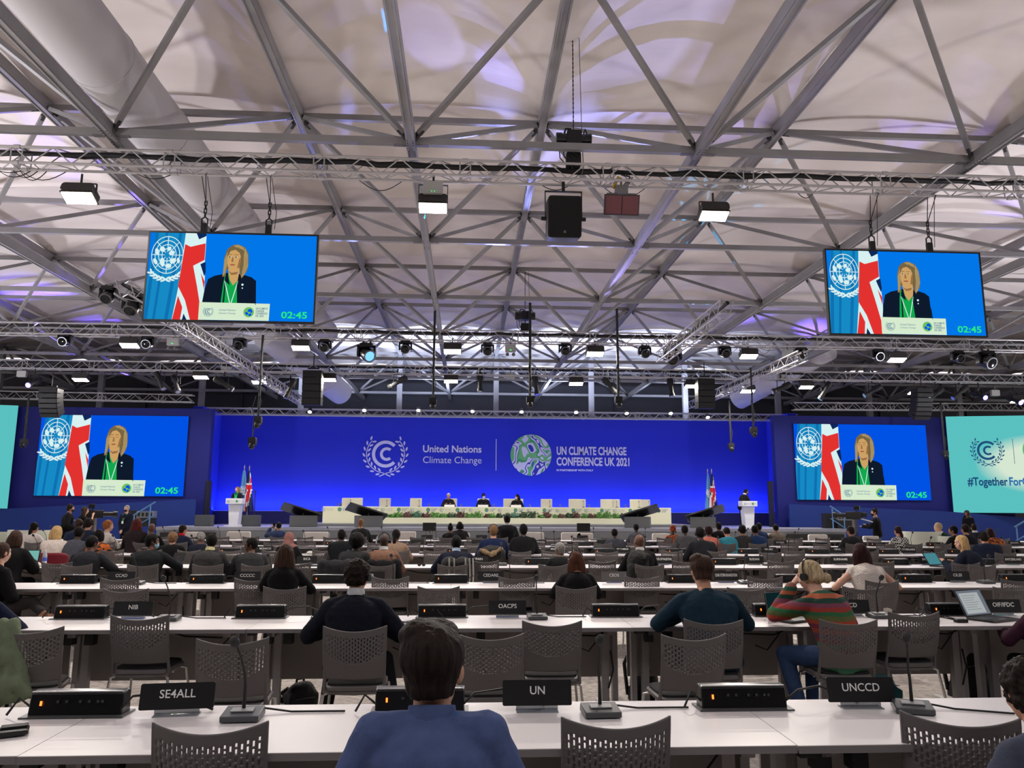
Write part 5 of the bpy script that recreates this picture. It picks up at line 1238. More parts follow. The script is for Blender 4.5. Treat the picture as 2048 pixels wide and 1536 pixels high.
backpack(1945, 1395, .02, .4, .56, 'large black backpack standing at the right beside the mesh chair')
backpack(1768, 1402, 0, .3, .3, 'teal and black bag under the chair of the striped-sweater woman', .1, mat('teal_nylon', (10, 92, 100), .7))
backpack(600, 1412, 0, .3, .16, 'small black bag lying on the floor left of the navy-suit man', .6)
p = at(1228, 1310, 7.2); b = MB(); b.lathe([(.03, 0), (.035, .01), (.035, .17), (.02, .2), (.02, .23), (.001, .232)], 12); o = b.build('steel_bottle', mat('steel', (190, 190, 190), .3, .7)); o.location = (p.x, 7.2, 0); tag(o, 'small steel bottle on the floor behind the second row near the black backpack', 'bottle')
# ---------------------------------------------------------------- people
def fabric(name, rgb, var=.12): return mat('cloth_' + name, rgb, .9, var=var, vs=18, bump=.12, bs=90, spec=.2)
def hairm(name, rgb, var=.45): return mat('hair_' + name, rgb, .62, var=var, vs=9, stretch=(9, 9, .8), bump=.25, bs=14, spec=.12)
SKINS = {k: mat('skin_' + k, c, .5, var=.05, vs=20, spec=.4) for k, c in dict(fair=(206, 160, 138), light=(188, 138, 112), tan=(150, 104, 80), brown=(98, 64, 48), dark=(62, 42, 34)).items()}
HM = {'black': hairm('black', (16, 13, 13), .2), 'dark': hairm('dark', (34, 25, 22), .3), 'brown': hairm('brown', (62, 44, 36)), 'auburn': hairm('auburn', (82, 50, 38)), 'darkred': hairm('darkred', (48, 25, 26)), 'orange': hairm('orange', (150, 92, 54)), 'blond': hairm('blond', (196, 162, 112)),
      'ash': hairm('ash', (176, 156, 124)), 'grey': hairm('grey', (140, 136, 134)), 'white': hairm('white', (205, 200, 195)), 'redbrown': hairm('redbrown', (84, 36, 34)), 'lbrown': hairm('lbrown', (128, 96, 70))}
SHOE = mat('shoe_black', (20, 18, 18), .4)


def skel(P):
    """joints in metres, figure facing +Y"""
    a = P['lean']; st = P['stand']; h0 = .93 if st else .53
    J = {'H': V((0, 0, h0))}
    def S(t):
        q = a * (1 + .5 * t) if not st else a * (1 + .4 * t); z = 0; y = 0; n = 8
        for i in range(n): an = a * (.7 + .9 * (i + .5) / n * t / .53); y += math.sin(an) * t / n; z += math.cos(an) * t / n
        return V((0, y, h0 + z)), a * (.7 + .9 * t / .53)
    J['S'] = S; nb, an = S(.515); J['nb'] = nb; hp = a * .8 + P['nod']; J['hd'] = nb + V((0, math.sin(hp * .8) * .14 + .018, math.cos(hp * .8) * .14 - P['drop']))
    J['Rh'] = rotz(P['turn']) @ roty(P['tilt']) @ rotx(-(P['nod'] + a * .15))
    for s in (-1, 1):
        p, an = S(.418); sh = p + V((s * .166 * P['wide'], 0, P['shz'])); J['sh', s] = sh
        w = P['hands'][0 if s < 0 else 1]; w = V(w) if w else (V((s * .2, .22 if not st else .06, .60 if not st else .78)))
        L1, L2 = .285, .255; d = w - sh; D = min(d.length, L1 + L2 - .005); w = sh + d.normalized() * D
        x = (L1 * L1 - L2 * L2 + D * D) / (2 * D); hgt = math.sqrt(max(0, L1 * L1 - x * x)); ax = d.normalized(); pole = V((s * P['elb'], -.08, -.75)); pole = (pole - ax * pole.dot(ax)).normalized()
        J['el', s] = sh + ax * x + pole * hgt; J['wr', s] = w
        if P['els'] and P['els'][0 if s < 0 else 1]: J['el', s] = V(P['els'][0 if s < 0 else 1]); J['wr', s] = V(P['hands'][0 if s < 0 else 1])
        if st: J['hip', s] = V((s * .09, 0, .92)); J['kn', s] = V((s * .1, .02 + .04 * s * P['step'], .5)); J['an', s] = V((s * .11, -.02 + .12 * s * P['step'], .08))
        else:
            J['hip', s] = V((s * .09, .02, .53)); J['kn', s] = V((s * .12, .44, .51)); J['an', s] = V((s * .12, .40, .09))
        if P['legs']: (J['kn', s], J['an', s]) = [V(q) for q in P['legs'][0 if s < 0 else 1]]
    return J


def torso(b, J, P, g, t0=-.08, t1=.53, neck=True):
    ST = [(-.09, .15, .11), (-.03, .175, .13), (.06, .165, .12), (.15, .15, .112), (.26, .166, .12), (.35, .184, .124), (.405, .176, .112), (.45, .135, .092), (.485, .085, .074), (.515, .06, .062)]
    rings = []
    for t, w, d in ST:
        if t > t1 + .001: continue
        c, an = J['S'](max(t, 0)) if t >= 0 else (J['S'](0)[0] + V((0, 0, t)), 0); u = V((0, math.cos(an), -math.sin(an))); w = (w * P['wide'] + g * (1.1 if t < .47 else .5)); d = d * P['thick'] + g * (1 if t < .47 else .5)
        rings.append([c + V((1, 0, 0)) * w * math.copysign(abs(math.cos(q)) ** .85, math.cos(q)) + u * (d * math.copysign(abs(math.sin(q)) ** .85, math.sin(q))) for q in [2 * PI * j / 20 for j in range(20)]])
    b.loft(rings)
    for s in (-1, 1):
        b.ell(J['sh', s] + V((0, 0, -.006)), .056 + g); q, _ = J['S'](.475); b.cone(q + V((s * .035, -.012, 0)), J['sh', s] + V((0, -.006, .018)), .044 + g * .7, .04 + g * .8, 12)


def hand(b, wr, el, s, curl=.5, down=V((0, 0, -1))):
    f = (wr - el).normalized(); side = f.cross(down).normalized(); dn = side.cross(f) * -1
    dn = (down - f * down.dot(f)).normalized(); side = f.cross(dn)
    R = M((side, f, -dn)).transposed(); c = wr + f * .045
    b.ell(c, (.04, .055, .018), R, 10)
    for k, (o, L) in enumerate(((-.030, .068), (-.010, .078), (.011, .074), (.030, .058))):
        p = c + side * o + f * .04; an = 0
        for q in range(3):
            an += curl * (.35 + .3 * q); l = L * (.45, .32, .23)[q]; n = p + (f * math.cos(an) + dn * math.sin(an)) * l; b.cone(p, n, .0088 - .0008 * q, .0082 - .0009 * q, 7); p = n
    ts = -1 if side.x * s > 0 else 1; p = wr + f * .02 + side * ts * .028; n = p + (f * .7 + side * ts * .65 + dn * .25).normalized() * .038; b.cone(p, n, .013, .0105, 7); b.cone(n, n + (f * .9 + side * ts * .15 + dn * .3).normalized() * .032, .010, .0085, 7)


def body_mesh(P, J):
    b = MB(); torso(b, J, P, 0)
    c = J['hd']; R = J['Rh']; T = lambda x, y, z: c + R @ V((x, y, z))
    b.cone(J['nb'] - V((0, 0, .03)), T(0, -.012, -.06), .058, .053, 14)
    b.ell(c + R @ V((0, -.008, .015)), (.076, .095, .103), R, 20); b.ell(T(0, .022, -.05), (.06, .068, .07), R, 14); b.ell(T(0, .045, -.088), (.034, .035, .026), R, 10)
    b.cone(T(0, .082, .012), T(0, .103, -.022), .009, .014, 8); b.ell(T(0, .084, -.062), (.024, .014, .012), R, 10); b.ell(T(0, .078, .03), (.05, .02, .012), R, 10)
    for s in (-1, 1):
        b.ell(T(s * .079, -.004, -.008), (.011, .02, .033), R @ rotz(-s * .35), 10); b.ell(T(s * .042, .065, -.035), (.022, .02, .024), R, 8)
        b.cone(J['sh', s], J['el', s], .048, .04, 12); b.cone(J['el', s], J['wr', s], .041, .027, 12)
        if P['armdet']: hand(b, J['wr', s], J['el', s], s, P['curl'])
        b.cone(J['hip', s], J['kn', s], .082, .056, 12); b.cone(J['kn', s], J['an', s], .054, .036, 12); f = J['an', s] + V((0, .13, -.045)) if not P['legs'] else J['an', s] + (V((s * -.0, .13, -.05))); b.cone(J['an', s] + V((0, -.02, -.03)), f, .034, .028, 10)
    me = remesh(b, [SKINS['fair']], 'body', P['vox'], 3)
    e = MB()                       # eyes, brows and lips
    for s in (-1, 1):
        e.ell(T(s * .031, .076, .004), (.0135, .009, .0075), R, 10, k=1); e.ell(T(s * .031, .083, .004), (.006, .004, .006), R, 8, k=2); e.ell(T(s * .032, .084, .026), (.018, .006, .0035), R, 8, k=2)
    e.ell(T(0, .094, -.06), (.02, .007, .0045), R, 8, k=3)
    bm = bmesh.new(); bm.from_mesh(me); m2 = e.mesh('e', [SKINS['fair']]); nf = len(bm.faces); bm.from_mesh(m2); bm.to_mesh(me); bm.free(); bpy.data.meshes.remove(m2)
    for m in (mat('eye_white', (225, 222, 218), .3), mat('eye_dark', (24, 18, 16), .3), mat('lip', (150, 84, 76), .5)): me.materials.append(m)
    me.polygons.foreach_set('use_smooth', [True] * len(me.polygons)); return me


def top_mesh(P, J, g, sleeves=1., hem=0, loose=0):
    b = MB(); torso(b, J, P, g + loose, t1=.49)
    for s in (-1, 1):
        if sleeves > 0:
            b.cone(J['sh', s], J['el', s], .056 + g, .05 + g, 14)
            if sleeves > .5: e = J['el', s].lerp(J['wr', s], .9 if sleeves >= 1 else (sleeves - .5) * 2); b.cone(J['el', s], e, .047 + g, (.036 + g if sleeves >= 1 else .04 + g), 14)
        if hem: b.cone(V((s * .06, -.02, J['H'].z)), V((s * .07, -.02, J['H'].z - hem)), .12 + g, .13 + g, 12)
    if P['collar']: 
        c, an = J['S'](.485); b.lathe([(.095, -.04), (.08, -.005), (.071, .022), (.064, .024), (.055, -.02)], 18, M.Translation(c) @ rotx(-an).to_4x4())
    def disp(c): return .007 * noise.noise(V((c.x * 9, c.y * 9, c.z * 5))) + .004 * noise.noise(c * 24)
    me = remesh(b, fabric('navy', (20, 22, 32)), 'top', P['vox'], 4, disp if P['vox'] < .013 else None)
    return me


def leg_mesh(P, J):
    b = MB()
    b.ell(J['H'] + V((0, 0, -.01)), (.185 * P['wide'], .14, .12))
    for s in (-1, 1): b.cone(J['hip', s], J['kn', s], .095, .07, 12); b.cone(J['kn', s], J['an', s] + (J['kn', s] - J['an', s]) * .08, .068, .055, 12)
    return remesh(b, fabric('trouser', (24, 24, 28)), 'trousers', P['vox'] * 1.2, 4)


def shoe_mesh(P, J):
    b = MB()
    for s in (-1, 1):
        a = J['an', s]; f = a + V((0, .15, -.05)); b.cone(a + V((0, -.03, -.045)), f, .04, .034, 12, flat=(1, .75)); b.cone(a + V((0, 0, -.04)), a, .043, .04, 10)
    return remesh(b, SHOE, 'shoes', P['vox'] * 1.2, 2)


def hair_mesh(P, J, kind):
    c = J['hd']; R = J['Rh']; b = MB(); T = lambda x, y, z: c + R @ V((x, y, z)); k, _, ln = kind.partition(':'); ln = float(ln or 0)
    fs, st, amp = P['vox'] * .8, 26, .005
    if k == 'afro': b.ell(T(0, -.02, .03), (.128, .135, .135), R, 24); amp = .012; 
    elif k == 'wrap': b.ell(T(0, -.03, .05), (.1, .12, .12), R, 20); b.ell(T(0, -.07, .1), (.085, .085, .07), R, 14); b.ell(T(.03, -.05, .13), (.06, .06, .04), R, 12); amp = .006
    elif k == 'hijab':
        b.ell(T(0, -.012, .015), (.1, .118, .125), R, 20); b.cone(T(0, -.02, -.02), J['nb'] + V((0, .0, .02)), .1, .11, 18); b.ell(J['nb'] + V((0, 0, -.04)), (.19, .14, .09), None, 18)
    else:
        b.ell(T(0, -.014, .02), (.0855, .1, .108), R, 22)
        if k in ('short', 'quiff'): b.ell(T(0, -.035, -.035), (.072, .072, .06), R, 14)
        if k == 'quiff': b.ell(T(0, -.02, .045), (.096, .108, .092), R, 20)
        if k == 'quiff': b.ell(T(.0, .03, .1), (.07, .065, .04), R, 14); b.ell(T(-.03, -.02, .1), (.07, .07, .045), R, 12)
        if k == 'curly': b.ell(T(0, -.02, .03), (.1, .112, .115), R, 20); b.ell(T(0, -.04, -.03), (.09, .08, .06), R, 14); amp = .013
        if k in ('bob', 'long'):
            L = ln or .2; rings = []
            for q in range(9):
                f = q / 8; z = .05 - (L + .05) * f; w = .092 + (.045 if k == 'long' else .03) * math.sin(min(1, f * 1.3) * PI * .62); p = T(0, -.03, .05); p = V((p.x, p.y - .02 * f - .03 * f * J['S'](.4)[1], c.z + z)); dd = .075 - .02 * f
                rings.append([p + V((w * math.cos(a), dd * math.sin(a), 0)) for a in [2 * PI * j / 20 for j in range(20)]])
            b.loft(rings)
        if k == 'bun': b.ell(T(.035, -.115, -.045), (.042, .04, .042), R, 14); b.ell(T(0, -.06, -.03), (.075, .06, .05), R, 14)
        if k == 'tail':
            L = ln or .3; b.ell(T(0, -.05, -.02), (.07, .06, .05), R, 12); b.cone(T(0, -.1, -.01), T(0, -.12, -.1), .026, .04, 12); b.cone(T(0, -.12, -.1), V((T(0, -.13, 0).x, T(0, -.13, 0).y, c.z - L)), .04, .018, 12)
        if k == 'topknot': b.ell(T(0, -.05, .12), (.045, .045, .04), R, 12); b.ell(T(0, -.04, -.02), (.078, .07, .05), R, 12)
    near = P['vox'] < .013
    def disp(q):
        l = R.inverted() @ (q - c)
        v = amp * noise.noise(V((l.x * 26, l.y * 26, l.z * (26 if k in ('afro', 'curly', 'wrap') else 5))))
        if near: v += amp * .7 * noise.noise(V((l.x * 75, l.y * 75, l.z * (60 if k in ('afro', 'curly') else 9))))
        return v
    me = remesh(b, HM['black'], 'hair', (.0065 if near else .015), 2, disp)
    if k not in ('wrap',):
        bm = bmesh.new(); bm.from_mesh(me); Ri = R.inverted(); dl_ = []
        for f in bm.faces:
            l = Ri @ (f.calc_center_median() - c)
            if (l.y > .048 and -.16 < l.z < (.05 if k != 'afro' else .04) - max(0, abs(l.x) - .05) * .6) or (k in ('short', 'quiff', 'curly') and l.z < (-.064 if k == 'quiff' else -.078)) or (k in ('short', 'quiff', 'crop') and abs(l.x) > .06 and l.z < -.02 and l.y > -.03): dl_.append(f)
        bmesh.ops.delete(bm, geom=dl_, context='FACES'); bm.to_mesh(me); bm.free()
    return me


MCACHE = {}
def cached(key, fn):
    if key not in MCACHE: MCACHE[key] = fn()
    return MCACHE[key]


def child(name, me, m, par, slot0=True):
    o = bpy.data.objects.new(name, me); COL.objects.link(o); o.parent = par
    if m is not None and len(me.materials):
        o.material_slots[0].link = 'OBJECT'; o.material_slots[0].material = m
    return o



DEF = dict(lean=.12, nod=0, turn=0, tilt=0, stand=False, wide=1., thick=1., hands=(None, None), elb=.55, legs=None, drop=0., shz=0., els=None, armdet=True, curl=.5, vox=.0185, collar=True, step=0.)
DESKH = ((-.14, .42, .79), (.14, .42, .79))


def person(px, py, Y, lab, top=(24, 26, 34), hair='short', hc='black', skin='light', kind='jacket', trousers=(22, 22, 27), shirt=None, phones=False, mask=None, rz=0., group=None, base=0., zfix=None, scale=None, glasses=False, lanyard=None, mtop=None, hatmat=None, shoem=None, seat=None, **kw):
    P = dict(DEF); P['hands'] = DESKH; P.update(kw)
    if P['stand'] and 'hands' not in kw: P['hands'] = (None, None)
    J = skel(P); key = tuple(str(P[k]) for k in sorted(P))
    Y += 0 if P['stand'] or abs(rz) > 1.3 else max(0, P['lean'] - .12) * .5; hz = J['hd'].z + (.125 if hair not in ('bald',) else .118)
    if hair.startswith('afro'): hz += .04
    if hair.startswith('wrap'): hz += .06
    tp = at(px, py, Y); s = scale or min(1.14, max(.86, (tp.z - base) / hz)); off = rotz(rz) @ V((J['hd'].x, J['hd'].y, 0)) * s
    t = thing('person', lab, 'person', (tp.x - off.x, Y - off.y, base), rz, group, s)
    me = cached(('b',) + key, lambda: body_mesh(P, J)); child('body', me, SKINS[skin], t)
    g = {'jacket': .022, 'shirt': .013, 'coat': .034, 'tee': .012, 'vest': .012}[kind]; sl = {'tee': .35, 'vest': 0}.get(kind, 1.)
    tm = mtop or fabric('%d_%d_%d' % top, top)
    child({'jacket': 'jacket', 'shirt': 'shirt', 'coat': 'coat', 'tee': 'shirt', 'vest': 'sleeveless_top'}[kind], cached(('t', kind) + key, lambda: top_mesh(P, J, g, sl, .06 if kind in ('jacket', 'coat') and P['stand'] else 0)), tm, t); tp_ = [q for q in t.children][-1]
    child('trousers', cached(('l',) + key, lambda: leg_mesh(P, J)), fabric('%d_%d_%d' % trousers, trousers), t)
    child('shoes', cached(('s',) + key, lambda: shoe_mesh(P, J)), shoem or SHOE, t)
    if hair not in ('bald',): child({'wrap': 'head_wrap', 'hijab': 'headscarf'}.get(hair.split(':')[0], 'hair'), cached(('h', hair) + key, lambda: hair_mesh(P, J, hair)), hatmat or HM[hc], t)
    c = J['hd']; R = J['Rh']; T4 = M.Translation(c) @ R.to_4x4(); T = lambda x, y, z: c + R @ V((x, y, z))
    if shirt:
        q, an = J['S'](.5); b = MB(); b.lathe([(.07, -.02), (.072, .0), (.066, .035), (.061, .036), (.058, .0)], 18, M.Translation(q + V((0, 0, .026 if kind != 'shirt' else .0))) @ rotx(-an).to_4x4()); b.build('shirt_collar', fabric('%d_%d_%d' % shirt, shirt), tp_)
    if phones:
        b = MB(); b.tube([T(.09 * math.sin(a) * 1.04, -.01, .015 + .118 * math.cos(a)) for a in [-1.45 + 2.9 * i / 12 for i in range(13)]], .0065, 6)
        for s_ in (-1, 1): q = T(s_ * .092, -.005, -.006); b.tube([q - R @ V((s_ * .012, 0, 0)), q + R @ V((s_ * .016, 0, 0))], .03, 14)
        b.build('headphones', BLKG, t)
    if mask:
        b = MB(); b.ell(T(0, .05, -.055), (.062, .058, .052), R, 14); b.tube([T(.058, .05, -.04), T(.083, -.02, .0)], .002, 4); b.tube([T(-.058, .05, -.04), T(-.083, -.02, .0)], .002, 4); b.build('face_mask', mat('mask_%d' % mask[0], mask, .8), t)
    if glasses:
        b = MB()
        for s_ in (-1, 1): b.tube([T(s_ * .034 + .022 * math.cos(a), .096, .002 + .017 * math.sin(a)) for a in [2 * PI * i / 10 for i in range(11)]], .0025, 5); b.tube([T(s_ * .056, .094, .006), T(s_ * .082, -.01, .008)], .0025, 5)
        b.build('spectacles', BLK, t)
    if lanyard:
        q0, an = J['S'](.47); b = MB(); ch = V((0, .15 * P['thick'] + .02, -.22)) + q0
        for s_ in (-1, 1): b.tube([q0 + V((s_ * .065, -.03, .05)), q0 + V((s_ * .07, .09, .01)), ch], .006, 5)
        b.box(ch + V((0, .006, -.05)), (.07, .006, .09), k=1); b.build('lanyard', [mat('lanyard_%d' % lanyard[0], lanyard, .6), mat('badge_white', (220, 225, 220), .5)], tp_)
    if seat: inst(CHP, seat, (t.location.x, t.location.y + .01, 0), rz, 'grey mesh-back conference chairs')
    return t, J, T, s


# striped knit: bands belong to the yarn colours of the sweater
def stripes():
    m = bpy.data.materials.new('striped_knit'); m.use_nodes = True; n = m.node_tree.nodes; L = m.node_tree.links; bs = n['Principled BSDF']; bs.inputs['Roughness'].default_value = .95
    tc = n.new('ShaderNodeTexCoord'); sp = n.new('ShaderNodeSeparateXYZ'); mr = n.new('ShaderNodeMapRange'); r = n.new('ShaderNodeValToRGB'); r.color_ramp.interpolation = 'CONSTANT'
    nz = n.new('ShaderNodeTexNoise'); nz.inputs['Scale'].default_value = 5; ma = n.new('ShaderNodeMath'); ma.operation = 'MULTIPLY_ADD'; ma.inputs[1].default_value = .03
    L.new(tc.outputs['Object'], sp.inputs[0]); L.new(tc.outputs['Object'], nz.inputs['Vector']); L.new(nz.outputs['Fac'], ma.inputs[0]); L.new(sp.outputs['Z'], ma.inputs[2]); L.new(ma.outputs[0], mr.inputs[0]); mr.inputs[1].default_value = .5; mr.inputs[2].default_value = 1.1
    cs = [(70, 130, 100), (30, 90, 70), (120, 40, 30), (150, 56, 36), (60, 120, 80), (120, 36, 40), (90, 50, 80), (150, 60, 40), (110, 40, 60), (160, 60, 34), (90, 96, 50), (40, 100, 60), (150, 52, 46), (120, 60, 80), (24, 60, 50), (170, 90, 60), (40, 90, 70), (150, 100, 90), (170, 140, 120)]
    while len(r.color_ramp.elements) < len(cs): r.color_ramp.elements.new(.5)
    for i, (e, c) in enumerate(zip(r.color_ramp.elements, cs)): e.position = i / len(cs); e.color = (*lin(c), 1)
    L.new(mr.outputs[0], r.inputs[0]); L.new(r.outputs[0], bs.inputs['Base Color']); return m


def knit():
    m = mat('cream_knit', (214, 204, 196), .95, bump=.8, bs=60, stretch=(1, 1, 1.6)); return m
def pattern(name, c1, c2, sc_=22):
    m = bpy.data.materials.new(name); m.use_nodes = True; n = m.node_tree.nodes; L = m.node_tree.links; bs = n['Principled BSDF']; bs.inputs['Roughness'].default_value = .9
    tc = n.new('ShaderNodeTexCoord'); v = n.new('ShaderNodeTexChecker' if 'check' in name else 'ShaderNodeTexNoise'); v.inputs['Scale'].default_value = sc_
    L.new(tc.outputs['Object'], v.inputs['Vector'])
    if 'check' in name: v.inputs[1].default_value = (*lin(c1), 1); v.inputs[2].default_value = (*lin(c2), 1); L.new(v.outputs['Color'], bs.inputs['Base Color'])
    else:
        r = n.new('ShaderNodeValToRGB'); r.color_ramp.elements[0].position = .46; r.color_ramp.elements[0].color = (*lin(c1), 1); r.color_ramp.elements[1].position = .54; r.color_ramp.elements[1].color = (*lin(c2), 1); L.new(v.outputs['Fac'], r.inputs[0]); L.new(r.outputs[0], bs.inputs['Base Color'])
    return m


RY = lambda r, d=.0: ROWY[r] - .12 + d
NV_, BK_, CH_, GY_ = (16, 19, 32), (15, 15, 17), (44, 44, 48), (70, 72, 80)
ELB = ((-.16, .36, .80), (.16, .36, .80))
# --- nearest people
person(868, 1250, 2.42, 'man in a pale blue shirt seen from behind at bottom centre', (74, 88, 130), 'quiff', 'dark', 'light', 'shirt', shirt=(74, 88, 130), shz=.04, vox=.008, lean=.16, turn=-.18, tilt=-.04, wide=.9, hands=((-.15, .3, .62), (.15, .3, .62)), lanyard=(40, 110, 170), drop=.03, seat='grey mesh chair under the man in the pale blue shirt')
person(2052, 1322, 2.75, 'curly dark-haired person cut by the lower right corner', (66, 72, 88), 'curly', 'dark', 'light', 'shirt', vox=.01, lean=.42, nod=.1, wide=1.02, hands=((-.15, .35, .7), (.15, .35, .7)), seat='grey mesh chair under the curly-haired person at the lower right')
person(716, 1122, RY(1), 'man in a navy suit with black headphones seated in the second row', (18, 22, 34), 'curly', 'dark', 'light', vox=.009, lean=.18, nod=.15, turn=-.25, wide=1.12, shirt=(190, 190, 195), phones=True, elb=.8, hands=((-.2, .34, .76), (.2, .34, .76)), legs=(((-.2, .4, .5), (-.24, .3, .08)), ((.22, .35, .5), (.34, .1, .09))))
person(1403, 1112, RY(1, .02), 'broad man in a dark teal shirt leaning on the second desk row', (22, 46, 62), 'quiff', 'brown', 'light', 'shirt', vox=.009, lean=.3, nod=.12, wide=1.2, elb=1.5, hands=((-.13, .36, .8), (.13, .36, .8)), curl=.9)
person(1618, 1120, RY(1, .0), 'blonde woman with a bun in a striped sweater leaning on her hand', (120, 50, 50), 'bun', 'ash', 'fair', 'shirt', vox=.009, lean=.42, nod=.22, turn=.25, rz=.32, elb=1.0, mtop=stripes(), phones=True, trousers=(50, 70, 104), els=((-.25, .46, .80), None), hands=((-.085, .42, 1.03), (.14, .38, .8)), legs=(((-.2, .42, .5), (-.22, .24, .1)), ((.1, .44, .48), (-.05, .3, .09))))
person(2078, 1200, RY(1), 'person in a maroon sweater cut by the right edge beside the laptop', (48, 20, 36), 'short', 'dark', 'light', 'shirt', vox=.012, lean=.25, hands=((-.28, .36, .82), (.14, .4, .8)), elb=.9, seat='grey mesh chair under the person in the maroon sweater')
person(-42, 1128, RY(1, .1), 'person in a dark navy jacket cut by the left edge', (18, 26, 52), 'short', 'brown', 'light', vox=.014, lean=.1, wide=1.1, elb=.9, seat='grey mesh chair under the navy-jacket person at the left edge')
# --- third row
person(573, 1087, RY(2), 'woman with very long dark brown hair in a black top', BK_, 'long:.46', 'brown', 'light', 'shirt', vox=.011, lean=.14, wide=.95, mtop=None, elb=.9)
person(1152, 1102, RY(2), 'woman with long auburn hair and a hairband, third row', (20, 20, 22), 'long:.38', 'auburn', 'light', 'shirt', vox=.011, lean=.2, nod=.1, wide=.98, phones=True, elb=.8)
person(1719, 1086, RY(2, .05), 'woman in a cream knitted sleeveless top with dark red bob', (214, 204, 196), 'bob:.15', 'darkred', 'fair', 'vest', vox=.011, lean=.34, nod=.1, wide=1.06, mtop=knit(), elb=.95, hands=((-.24, .34, .8), (.24, .34, .8)))
person(6, 1084, RY(2, .1), 'woman with tied brown hair and crossed legs at the left edge, light brown shoe', BK_, 'bun', 'brown', 'fair', vox=.012, lean=.15, rz=-.5, hands=((-.1, .3, .62), (.1, .3, .62)), trousers=(52, 48, 50), legs=(((-.1, .42, .52), (-.1, .4, .09)), ((.28, .36, .60), (.60, .30, .50))), shoem=mat('tan_leather', (150, 104, 76), .5), seat='grey mesh chair under the woman with crossed legs')
# --- fourth row
R3 = RY(3)
person(34, 1060, R3, 'woman with straight brown hair, beige scarf and black top at left', BK_, 'bob:.13', 'brown', 'light', 'coat', lean=.2, wide=.95)
person(186, 1071, R3, 'bald man in a dark suit writing, left side', (36, 37, 42), 'crop', 'black', 'brown', lean=.32, nod=.1, wide=1.12, turn=-.5, vox=.0125, hands=((-.1, .36, .8), (.26, .4, .8)), elb=.9)
person(306, 1067, R3, 'man in a dark suit turned right with his mask under his chin', (30, 32, 35), 'short', 'black', 'brown', lean=.25, turn=-1.15, wide=1.2, vox=.0125, mask=(150, 190, 210), hands=((-.1, .36, .8), (.36, .42, .88)), elb=.9)
person(424, 1067, R3, 'man in a grey suit with dark hair and a white mask strap', (58, 58, 58), 'crop', 'black', 'brown', lean=.22, turn=.5, wide=1.12, vox=.0125, mask=(225, 228, 230), shirt=(215, 210, 160))
person(503, 1075, R3, 'man in profile with glasses facing left, dark grey suit', (46, 47, 49), 'crop', 'black', 'brown', lean=.42, turn=1.45, wide=1.12, rz=.25, vox=.0125, glasses=True)
person(715, 1064, R3, 'person with a round dark afro and dark grey coat', (42, 42, 44), 'afro', 'black', 'dark', 'coat', lean=.25, rz=-.4, wide=1.12)
person(769, 1067, R3, 'bald man in a brown check jacket wearing white headphones', (126, 94, 78), 'bald', 'black', 'dark', lean=.2, wide=1.08, vox=.0125, shirt=(215, 215, 212), phones=True)
person(913, 1071, R3, 'man in a dark navy suit leaning on the desk above the CEDARE nameplate', (22, 27, 44), 'crop', 'black', 'dark', lean=.34, wide=1.2, vox=.0125, shirt=(170, 190, 215), elb=1.1)
person(1119, 1084, R3, 'grey-haired man in a black jacket left of the auburn-haired woman', (20, 21, 22), 'short', 'grey', 'brown', lean=.32, turn=.5, rz=.2, wide=1.05)
person(1278, 1069, R3, 'bald man in a black jacket with a backpack on his chair', (18, 18, 20), 'bald', 'black', 'brown', lean=.2, wide=1.08, vox=.0125, shirt=(200, 200, 195), turn=.5)
person(1921, 1070, R3, 'blonde woman in a navy jacket using a laptop', (24, 30, 46), 'bob:.19', 'blond', 'fair', lean=.34, turn=.9, rz=.5, vox=.0125, hands=((-.18, .44, .82), (.1, .4, .8)))
# --- fifth row
R4 = RY(4)
person(116, 1051, R4, 'woman with a blonde bob and a white jacket, left side', (216, 204, 196), 'bob:.14', 'blond', 'fair', lean=.15, wide=1.1, turn=-.4)
person(160, 1053, R4, 'man in a grey suit behind the bald man writing', (76, 78, 88), 'crop', 'black', 'dark', lean=.3, wide=1.25, rz=-.3)
person(200, 1058, R4, 'person with black and orange patterned top, left side', (30, 26, 26), 'bob:.12', 'black', 'brown', lean=.2, mtop=pattern('orange_print', (24, 22, 24), (196, 96, 30), 12))
person(347, 1065, R4, 'fair-haired person in black between the suited men', BK_, 'curly', 'lbrown', 'light', 'coat', lean=.25, wide=1.15)
person(404, 1063, R4, 'grey-haired man in a navy suit', (28, 31, 46), 'crop', 'grey', 'brown', lean=.2, wide=1.05, phones=True)
person(578, 1065, R4, 'woman in a dusty pink headscarf behind the very long dark hair', (26, 24, 26), 'hijab', 'black', 'brown', lean=.15, hatmat=fabric('dusty_pink', (150, 104, 98)), turn=.9)
person(793, 1058, R4, 'woman with a black ponytail and beige jacket', (150, 124, 104), 'tail:.36', 'black', 'brown', lean=.2, wide=1.1, rz=-.2)
person(684, 1058, R4, 'dark-haired person in a black top left of the afro', (20, 22, 27), 'short', 'black', 'dark', 'coat', lean=.25)
person(987, 1049, R4, 'person in a navy jacket with white headphones and a fur hood behind', (26, 38, 72), 'short', 'lbrown', 'light', lean=.22, wide=1.12, phones=True)
person(1400, 1055, R4, 'man in a black suit with headphones before the teal-shirt man', (32, 33, 38), 'crop', 'black', 'dark', lean=.38, wide=1.15, phones=True)
person(1966, 1063, R4, 'man in a navy blue suit behind the blonde woman with the laptop', (28, 36, 54), 'short', 'dark', 'light', lean=.38, wide=1.3, rz=-.2, phones=True)
person(1047, 1047, R4 + .6, 'dark-haired person in a hooded black coat right of centre', (24, 24, 26), 'short', 'black', 'dark', 'coat', lean=.15, wide=1.05)
